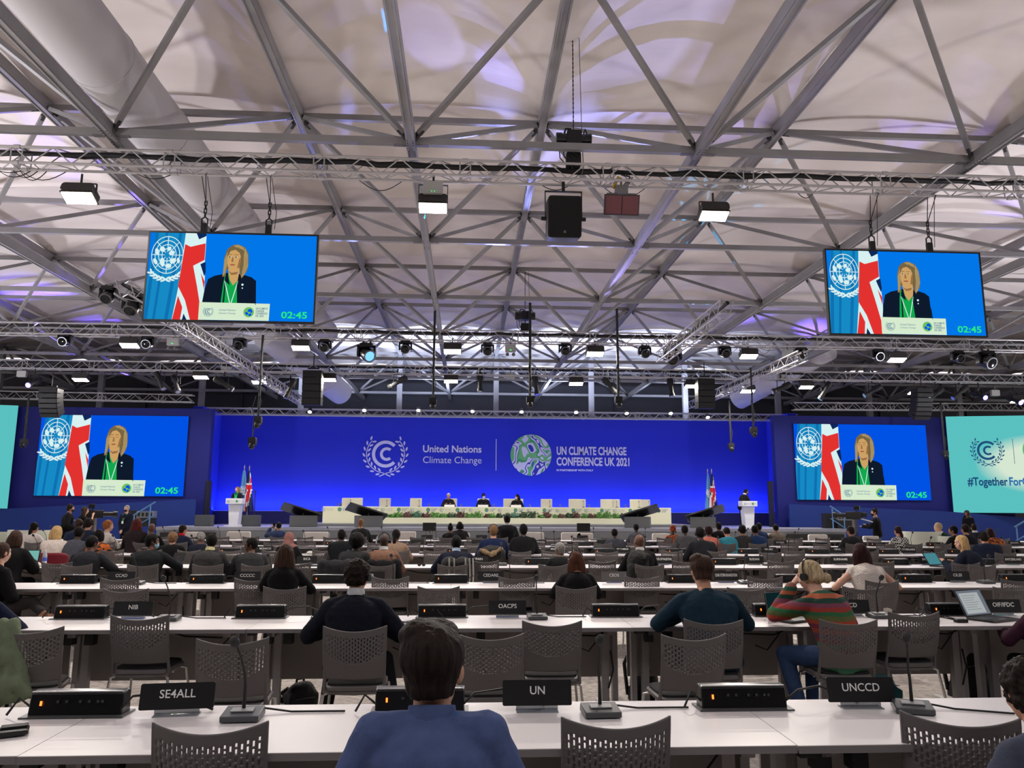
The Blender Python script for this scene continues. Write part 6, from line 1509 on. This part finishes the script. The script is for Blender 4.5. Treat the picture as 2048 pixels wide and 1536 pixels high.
# --- sixth row
R5 = RY(5)
for px, py, lab, top, hair, hc, skin, kw in [
    (70, 1044, 'woman with a black braid and white shirt at the left white armchair', (222, 214, 208), 'tail:.4', 'black', 'tan', dict(lean=.2, rz=-.2)),
    (159, 1037, 'brown-haired man in navy at left behind the grey suit', (34, 44, 70), 'short', 'brown', 'light', dict(wide=1.1)),
    (178, 1036, 'dark-haired man in navy right of the brown-haired man at left', (34, 42, 62), 'short', 'dark', 'light', dict(phones=True)),
    (218, 1041, 'person with curly orange-brown hair in a white shirt turned right', (216, 208, 202), 'curly', 'orange', 'fair', dict(turn=-.9, rz=-.5, kind='shirt')),
    (276, 1036, 'woman with long red-brown hair beside the handrail', (44, 34, 38), 'long:.34', 'redbrown', 'brown', dict(turn=-.2)),
    (304, 1047, 'bald man in black with a white mask below the handrail', BK_, 'bald', 'black', 'brown', dict(turn=.7, mask=(225, 228, 230), wide=1.1)),
    (367, 1049, 'man in navy with a bright red scarf', (34, 40, 62), 'short', 'dark', 'light', dict(turn=-.3, shirt=(205, 26, 36), rz=-.3)),
    (1229, 1057, 'man in a grey suit seated low right of the green folder', (74, 76, 84), 'crop', 'black', 'dark', dict(lean=.25, wide=1.1)),
    (1369, 1050, 'bald man in a grey suit right of the orange head wrap', (84, 82, 86), 'crop', 'black', 'dark', dict(lean=.34, wide=1.2)),
    (1417, 1053, 'person with dark red curls and salmon top', (222, 130, 110), 'curly', 'darkred', 'brown', dict(lean=.25, rz=-.3)),
    (1453, 1054, 'person in a bright turquoise top looking down', (62, 150, 170), 'crop', 'dark', 'light', dict(lean=.42, nod=.3, wide=1.15, kind='shirt')),
    (1484, 1050, 'dark-haired person with headphones left of the blue suit', (56, 54, 56), 'short', 'black', 'tan', dict(phones=True)),
    (1509, 1050, 'man in a blue suit below the right podium', (36, 58, 98), 'crop', 'black', 'brown', dict(lean=.28, wide=1.15)),
    (1700, 1052, 'man in a black jacket in front of the video camera', (38, 38, 42), 'short', 'dark', 'tan', dict(lean=.28, turn=.4, wide=1.1)),
    (1795, 1052, 'woman in a black and white check top with hair tied back', (60, 60, 60), 'tail:.3', 'darkred', 'light', dict(mtop=pattern('check_print', (214, 212, 206), (26, 24, 26), 26), rz=.2)),
    (1905, 1051, 'dark-haired man in a black fleece right of the white armchair', (20, 20, 20), 'short', 'black', 'tan', dict(lean=.3, wide=1.15, rz=.4, kind='coat', turn=.4)),
    (1929, 1048, 'man with a mask strap in dark navy beside the black fleece', (28, 30, 42), 'short', 'dark', 'light', dict(turn=.2)),
    (1978, 1056, 'person in an orange patterned top at the right', (200, 110, 40), 'bob:.1', 'darkred', 'brown', dict(lean=.42, wide=1.25, rz=.2, mtop=pattern('amber_print', (205, 108, 36), (90, 44, 20), 16)))]:
    d = dict(lean=.18); d.update(kw); k = d.pop('kind', 'jacket'); person(px, py, R5, lab, top, hair, hc, skin, k, **d)
# --- seventh row and beyond
R6 = RY(6)
for px, py, Y, lab, top, hair, hc, skin, kw in [
    (722, 1037, R6, 'brown-haired man in a dark suit taller than his neighbours, left of centre', (38, 38, 42), 'short', 'lbrown', 'light', {}),
    (901, 1048, R6, 'dark-haired woman in black, left one of the pair below the stage plants', (26, 26, 30), 'topknot', 'black', 'brown', {}),
    (920, 1043, R6 + 1, 'dark-haired woman in black, right one of the pair below the stage plants', (24, 22, 24), 'bob:.1', 'black', 'brown', {}),
    (1014, 1028, R6 + .3, 'man in a black suit sitting tall at centre before the plants', (22, 22, 24), 'short', 'black', 'tan', dict(shirt=(190, 190, 190), turn=.3, wide=1.08)),
    (1272, 1047, R6, 'man in a grey suit in front of the third prompter', (84, 84, 92), 'crop', 'black', 'dark', {}),
    (1345, 1049, R6, 'woman in an orange head wrap and orange top', (170, 74, 30), 'wrap', 'black', 'dark', dict(hatmat=pattern('wrap_print', (170, 72, 34), (96, 40, 24), 14), mtop=pattern('rust_print', (180, 84, 34), (80, 36, 20), 14))),
    (1437, 1044, R6, 'dark-haired person in black right of the rightmost prompter', BK_, 'short', 'black', 'brown', {}),
    (1517, 1045, R6, 'dark-haired person in blue behind the blue suit', (36, 54, 90), 'short', 'black', 'brown', {}),
    (1551, 1048, R6, 'bald man in a tan suit at the right end of the stage', (116, 106, 94), 'crop', 'black', 'tan', dict(lean=.25, wide=1.1)),
    (1947, 1047, R6, 'dark-haired person in a white collar seen from behind at right', (24, 26, 36), 'short', 'dark', 'fair', dict(shirt=(215, 215, 215), turn=-.4)),
    (558, 1044, R6 + 1.2, 'man in blue holding up a phone, left of the leftmost prompter', (40, 54, 88), 'crop', 'black', 'tan', dict(turn=.4, hands=((-.3, .3, 1.1), (-.12, .32, 1.06))))]:
    d = dict(lean=.12); d.update(kw); person(px, py, Y, lab, top, hair, hc, skin, **d)
p = at(548, 1051, R6 + 1.5); b = MB(); b.rbox((0, 0, 0), (.08, .01, .15), .01); o = b.build('phone', BLKG); o.location = p; tag(o, 'phone held up by the man in blue before the stage', 'phone')
person(1875, 1045, 20.4, 'bald-headed man in a dark green jacket sitting sideways at the white side table', (16, 46, 34), 'crop', 'ash', 'fair', lean=.35, rz=1.35, turn=.1, hands=((-.1, .4, .8), (.1, .4, .8)))

# --- standing people beside and on the stage
person(142, 1008, 24.0, 'standing camera assistant in a black jacket with headphones facing right', BK_, 'short', 'dark', 'light', 'coat', stand=True, lean=.08, rz=-1.2, phones=True, mask=(24, 24, 26), hands=((-.15, .2, 1.0), (.15, .2, 1.0)))
person(171, 1013, 24.2, 'camera operator with long brown hair holding a video camera at left', BK_, 'long:.3', 'brown', 'fair', 'tee', stand=True, lean=.12, rz=-1.0, hands=((-.12, .34, 1.4), (.2, .3, 1.42)))
person(254, 1010, 27.0, 'standing man in a dark suit with a mask and green lanyard facing the hall', (16, 20, 38), 'crop', 'grey', 'fair', stand=True, lean=.02, rz=2.9, mask=(20, 20, 24), lanyard=(110, 190, 150), hands=((-.04, .2, .9), (.04, .2, .88)))
person(1748, 1017, 23.6, 'camera operator in a black shirt and mask facing left', (16, 16, 18), 'topknot', 'dark', 'fair', 'shirt', stand=True, lean=.06, rz=1.0, turn=.3, mask=(18, 18, 20), lanyard=(60, 100, 160), hands=((-.15, .42, 1.15), (.18, .34, 1.2)))
person(1934, 1031, 30.0, 'woman in a black headscarf standing below the teal screen', (12, 12, 16), 'hijab', 'black', 'tan', stand=True, rz=1.9, hatmat=BLK, scale=.97)
sp, _, _, _ = person(475, 973, 32.1, 'woman with light brown hair, dark jacket and green blouse speaking at the left podium', (16, 20, 34), 'bob:.17', 'lbrown', 'fair', stand=True, lean=.03, rz=PI - .15, turn=-.5, shirt=(20, 160, 90), base=SZ, lanyard=(80, 190, 150), vox=.014)
b = MB(); b.add([(-.055, .135, 1.02), (.055, .135, 1.02), (.075, .115, 1.42), (0, .13, 1.36), (-.075, .115, 1.42)], [(0, 1, 2, 3, 4)]); b.add([(-.055, .165, 1.02), (.055, .165, 1.02), (.07, .15, 1.42), (0, .16, 1.34), (-.07, .15, 1.42)], [(0, 1, 2, 3, 4)]); b.build('blouse', fabric('green_blouse', (24, 150, 90)), sp)
person(1492, 978, 32.0, 'person in a dark suit and headphones bending over the right podium', (16, 16, 20), 'short', 'black', 'light', stand=True, lean=.28, nod=.4, rz=-1.25, base=SZ, mask=(16, 16, 18), phones=True, shirt=(200, 205, 215), hands=((-.12, .4, 1.05), (.12, .4, 1.05)))
FH = ((-.12, .34, .82), (.12, .34, .82))
person(897, 989, TY0 + 1.05, 'grey-haired panellist in black at the long cream table', (26, 26, 34), 'short', 'white', 'light', rz=PI, lean=.1, base=SZ + .1, hands=FH, shirt=(150, 90, 80), scale=1.)
person(967, 990, TY0 + 1.05, 'panellist in a dark suit and tie wearing a white mask', (20, 20, 26), 'crop', 'black', 'dark', rz=PI, lean=.1, turn=.3, base=SZ + .1, hands=FH, shirt=(225, 225, 230), mask=(232, 234, 236), scale=1., wide=1.1)
person(1034, 993, TY0 + 1.05, 'woman panellist with black hair and white mask turned sideways', (18, 18, 20), 'long:.24', 'black', 'tan', rz=PI, lean=.1, turn=-1.1, base=SZ + .1, hands=FH, mask=(232, 234, 236), scale=.97)


# --- coats, hoods and bags hanging on chairs
def blob(name, lab, cat, loc, parts, m, vox=.014, amp=.01, rz=0):
    b = MB()
    for q in parts: (b.cone(*q) if len(q) > 3 else b.ell(q[0], q[1]))
    me = remesh(b, m, name, vox, 3, lambda c: amp * noise.noise(c * 12) + amp * .5 * noise.noise(c * 30) + (.016 * abs(math.sin(c.x * 34 + c.z * 9 + 2 * noise.noise(c * 5))) if 'green' in name else 0)); o = put(name, me); o.location = loc; o.rotation_euler = (0, 0, rz); tag(o, lab, cat); return o
p = at(28, 1330, 5.6); blob('green_coat', 'sage green coat hanging over a chair at the left edge', 'coat', (p.x, 5.6, 0), [((-.24, .0, .84), (-.16, -.02, .46), .07, .12, 14), ((-.05, 0, .86), (.0, 0, .5), .05, .1, 14), ((-.22, .02, .86), (-.05, 0, .88), .05, .045, 12), ((.0, -.03, .5), (-.2, .0, .42), .1, .1, 12), ((.0, 0, .7), (.07, -.02, .46), .035, .06, 10), ((-.1, -.05, .75), (-.06, -.07, .45), .03, .05, 10)], fabric('sage', (112, 124, 100), .05), .011, .012)
p = at(32, 1300, 5.5); inst(CHP, 'grey mesh chair under the sage green coat at the left edge', (at(0, 1300, 5.6).x + .1, 5.85, 0), .25, 'grey mesh-back conference chairs')
p = at(983, 1104, ROWY[4] - .6); blob('fur_hood_coat', 'black coat with a fur-trimmed hood on the chair above SPAIN', 'coat', (p.x, ROWY[4] - .62, 0), [((-.2, 0, .82), (-.17, 0, .5), .08, .1, 10), ((.2, 0, .82), (.17, 0, .5), .08, .1, 10), ((0, 0, .78), (.28, .1, .2))], BLK, .018, .008)
p = at(983, 1100, ROWY[4] - .7); blob('fur_trim', 'sand-coloured fur trim of the hood hanging over the chair above SPAIN', 'fur trim', (p.x, ROWY[4] - .72, .86), [((-.2, 0, .02), (0, -.02, -.05), .035, .05, 10), ((0, -.02, -.05), (.2, 0, .06), .05, .035, 10)], hairm('fur', (150, 128, 100)), .014, .03)
p = at(1270, 1130, R3 - .42); blob('hanging_backpack', 'black backpack hanging on the chair of the bald man in black', 'backpack', (p.x, R3 - .62, 0), [((0, 0, .9), (0, 0, .62), .17, .16, 14), ((-.1, -.1, .8), (-.1, -.1, .66), .08, .08, 10), ((.08, -.12, .92), (.12, -.1, .98), .05, .05, 10)], BAG, .016, .012)
p = at(912, 1140, R3 - .5); t = thing('striped_backpack', 'dark backpack with pale straps on the chair of the navy-suit man', 'backpack', (p.x, R3 - .62, 0))
b = MB(); b.cone((-.1, 0, .84), (-.1, 0, .58), .13, .13, 12); b.cone((.1, 0, .84), (.1, 0, .58), .13, .13, 12); put('bag_body', remesh(b, BAG, 'bag_body', .018, 4), t)
b = MB()
for x in (-.1, -.03, .14, .2, .25): b.tube([(x, -.12, .95), (x + .01, -.14, .7), (x, -.12, .5)], .012, 6)
b.build('pale_straps', mat('strap_pale', (190, 188, 180), .7), t)
p = at(768, 1136, R3 - .5); blob('coat', 'black coat hung over the chair of the man in the brown jacket', 'coat', (p.x, R3 - .6, 0), [((-.18, 0, .84), (-.18, 0, .55), .09, .1, 12), ((.18, 0, .84), (.2, 0, .5), .09, .1, 12), ((0, 0, .72), (.24, .08, .2))], fabric('blackcoat', (22, 22, 26)), .018, .01)
p = at(672, 1135, R3 - .5); blob('coat', 'dark grey coat over the chair of the person with the afro', 'coat', (p.x, R3 - .55, 0), [((-.18, 0, .84), (-.18, 0, .55), .09, .1, 12), ((.18, 0, .84), (.18, 0, .5), .09, .1, 12), ((0, 0, .72), (.24, .08, .2))], fabric('greycoat', (48, 48, 52)), .018, .01)


# --- video cameras
def video_camera(px, py, Y, rz, lab, ped=True):
    p = at(px, py, Y); t = thing('video_camera', lab, 'video camera', (p.x, Y, p.z), rz)
    b = MB(); b.rbox((0, 0, 0), (.16, .46, .24), .03); b.rbox((0, -.3, .02), (.1, .16, .14), .02); b.build('camera_body', BLK, t)
    b = MB(); b.tube([(0, .22, 0), (0, .5, 0)], .07, 14); b.tube([(0, .5, 0), (0, .62, 0)], .1, 14); b.build('zoom_lens', BLKG, t)
    b = MB(); b.rbox((.0, -.1, .24), (.2, .16, .14), .02); b.tube([(0, -.05, .12), (0, -.08, .2)], .02, 6); b.build('viewfinder', BLKG, t)
    b = MB(); b.tube([(.08, -.2, -.1), (.16, -.55, -.2)], .014, 6); b.tube([(-.08, -.2, -.1), (-.16, -.55, -.2)], .014, 6); b.tube([(.16, -.5, -.19), (.17, -.6, -.2)], .02, 8); b.build('pan_handles', mat('handle_silver', (150, 152, 155), .3, .6), t)
    if ped:
        b = MB(); b.tube([(0, 0, -.12), (0, 0, -.6)], .07, 12); b.build('column', GREYP, t)
        for k in range(3): a = 2 * PI * k / 3; b = MB(); b.tube([(0, 0, -.4), (.45 * math.cos(a), .45 * math.sin(a), .02 - p.z)], .025, 8); b.build('leg', BLK, t)
    return t
video_camera(1708, 1031, 23.8, .95, 'large black broadcast camera on a pedestal left of its operator at right')
video_camera(190, 1028, 24.5, -1.2, 'black video camera on a tripod in front of the long-haired operator at left')
# ---------------------------------------------------------------- light of the hall
w = bpy.data.worlds.new('world'); sc.world = w; w.use_nodes = True; bg = w.node_tree.nodes['Background']
bg.inputs[0].default_value = (.93, .90, .92, 1); bg.inputs[1].default_value = 1.5
# aims a lamp at a target point
def wash(kind, loc, tgt, power, col, **k): return light(kind, loc, power, col, target=tgt, **k)
b = MB(); b.bx(-45, 50, -6.2, -6.0, 0, 10); struct(b.build('wall_rear_blocker', mat('rear_blocker_dark', (44, 43, 45), .8), smooth=False), 'unseen dark wall added behind the camera to block light from the rear')  # out of view, added dark so less light reaches the seats from behind
# added unseen fill spots at the rear and both sides, brightening the white roof
for x, y, e in ((-10, -3.5, 2000), (-3.5, -4, 1900), (3.5, -4, 1700), (10, -3.5, 800), (-13, 6, 1900), (14, 6, 900), (-16, 15, 3200), (18, 15, 2300), (-21, 23, 3000), (24, 23, 2600)):
    wash('SPOT', (x, y, 2.6), (x * .72, y + 1.5, 9.6), e, (1, .94, .89) if y < 10 else (.92, .9, 1), size=.35, angle=2.4, blend=1)
# stage front light from the truss
for x in (-8, -3, 1.4, 6, 11): wash('SPOT', (x, 29.6, 6.7), (x, 33.4, 1.6), 420, (1, .96, .86), size=.15, angle=.95, blend=.8)
# blue strip at the foot of the stage wall and grazing from the lit truss
b = MB(); b.bx(BX0, BX1, YB - .34, YB - .22, BZ0 - .04, BZ0 + .0); struct(b.build('trim_5', mat('led_strip_case', (60, 70, 180), .5), smooth=False), 'blue light strip case at the foot of the stage wall')
light('AREA', ((BX0 + BX1) / 2, YB - .45, BZ0 + .02), 430, (.16, .26, 1), BX1 - BX0, (math.radians(158), 0, 0), .12)
light('AREA', ((BX0 + BX1) / 2, YB - 1.3, 5.75), 60, (.30, .34, 1), BX1 - BX0, (math.radians(18), 0, 0), .15)
# cool stage uplight washing the roof behind the stage
for x, p_ in ((-7, 420), (-1.5, 520), (4.5, 520), (10.5, 420)): wash('SPOT', (x, 37.2, 5.95), (x + .2, 38.6, 9.6), p_ * 6, (.62, .72, 1), size=.2, angle=2.3, blend=1)
# blue washes at both sides of the roof
for px, py, e, ang in ((90, 600, 900, .95), (215, 655, 500, .8), (15, 462, 260, .5), (1640, 668, 900, .9), (2000, 440, 160, .45), (1905, 560, 200, .5), (1500, 655, 260, .6), (560, 640, 160, .5)):
    tg = az(px, py, 9.8); wash('SPOT', (tg.x * .96, tg.y + 1.2, 6.9), tg, e * 2.6, (.17, .11, 1), size=.05, angle=ang, blend=.9)
for px, py, e, ang, c in ((775, 126, 5200, .05, (.0, .33, 1)), (771, 60, 900, .04, (.1, .3, 1)), (735, 486, 600, .035, (0, .45, 1)), (742, 492, 400, .05, (.1, .1, 1)), (1384, 536, 160, .035, (0, .75, 1)), (1372, 597, 70, .04, (0, .8, 1)), (1290, 522, 160, .045, (0, .5, 1)), (1275, 570, 130, .045, (0, .3, 1)), (1350, 640, 100, .08, (.1, .35, 1)), (1010, 190, 2400, .09, (.25, .25, 1)), (880, 160, 1500, .12, (.35, .35, 1))):
    tg = az(px, py, 9.85); wash('SPOT', (tg.x + .9, tg.y + 3.2, 7.0), tg, e * .4, c, size=.01, angle=ang * 2.2, blend=.5)


def gobo(loc, tgt, e, col, ang, seed, scale=3., lo=.5, hi=.62):
    o = wash('SPOT', loc, tgt, e * 4, col, size=.02, angle=ang, blend=.6); d = o.data; d.use_nodes = True; nt = d.node_tree; n = nt.nodes; L = nt.links
    em = [q for q in n if q.type == 'EMISSION'][0]; tc = n.new('ShaderNodeTexCoord'); mp = n.new('ShaderNodeMapping'); mp.inputs['Location'].default_value = (seed, seed * .7, 0); mp.inputs['Scale'].default_value = (scale, scale * .35, scale)
    t = n.new('ShaderNodeTexNoise'); t.inputs['Scale'].default_value = 1.; t.inputs['Detail'].default_value = 1.5; t.inputs['Distortion'].default_value = 1.2
    r = n.new('ShaderNodeValToRGB'); r.color_ramp.elements[0].position = lo; r.color_ramp.elements[0].color = (0, 0, 0, 1); r.color_ramp.elements[1].position = hi; r.color_ramp.elements[1].color = (1, 1, 1, 1)
    L.new(tc.outputs['Normal'], mp.inputs['Vector']); L.new(mp.outputs['Vector'], t.inputs['Vector']); L.new(t.outputs['Fac'], r.inputs['Fac']); L.new(r.outputs['Color'], em.inputs['Strength']); return o
# patterned blue beams of the moving heads on the roof
gobo((1.5, 23.5, 6.5), (1.6, 10.5, 9.7), 1500, (.30, .34, 1), .75, 1.3, 7, .47, .62)
gobo((3.5, 23.5, 6.5), (5.4, 9.8, 9.7), 900, (.42, .36, 1), .62, 5.1, 6, .45, .65)
gobo((-3.5, 23.5, 6.5), (-3.2, 13.0, 9.7), 500, (.2, .25, 1), .5, 8.4, 9, .5, .62)
gobo((6.8, 23.6, 6.4), (6.7, 19.8, 9.7), 330, (.05, .5, 1), .6, 4.4, 14, .56, .62)
gobo((12.4, 23.5, 6.5), (11.5, 15.5, 9.7), 420, (.3, .22, 1), .6, 3.4, 8, .52, .62)
gobo((-10.5, 23.5, 6.5), (-9.6, 17, 9.7), 500, (.2, .12, 1), .7, 6.4, 8, .54, .62)
gobo((-13, 23.5, 6.5), (-9.5, 13, 9.7), 400, (.25, .2, 1), .4, 9.4, 8, .52, .62)
bpy.data.scenes.remove(TS)
sc.view_settings.view_transform = 'Standard'; sc.view_settings.look = 'None'; sc.view_settings.exposure = 0; sc.view_settings.gamma = 1; sc.view_settings.use_curve_mapping = False
cy = sc.cycles; cy.adaptive_threshold = .04; cy.max_bounces = 5; cy.diffuse_bounces = 3; cy.glossy_bounces = 2; cy.transmission_bounces = 3; cy.transparent_max_bounces = 4; cy.sample_clamp_indirect = 4; cy.use_denoising = True; cy.caustics_reflective = False; cy.caustics_refractive = False
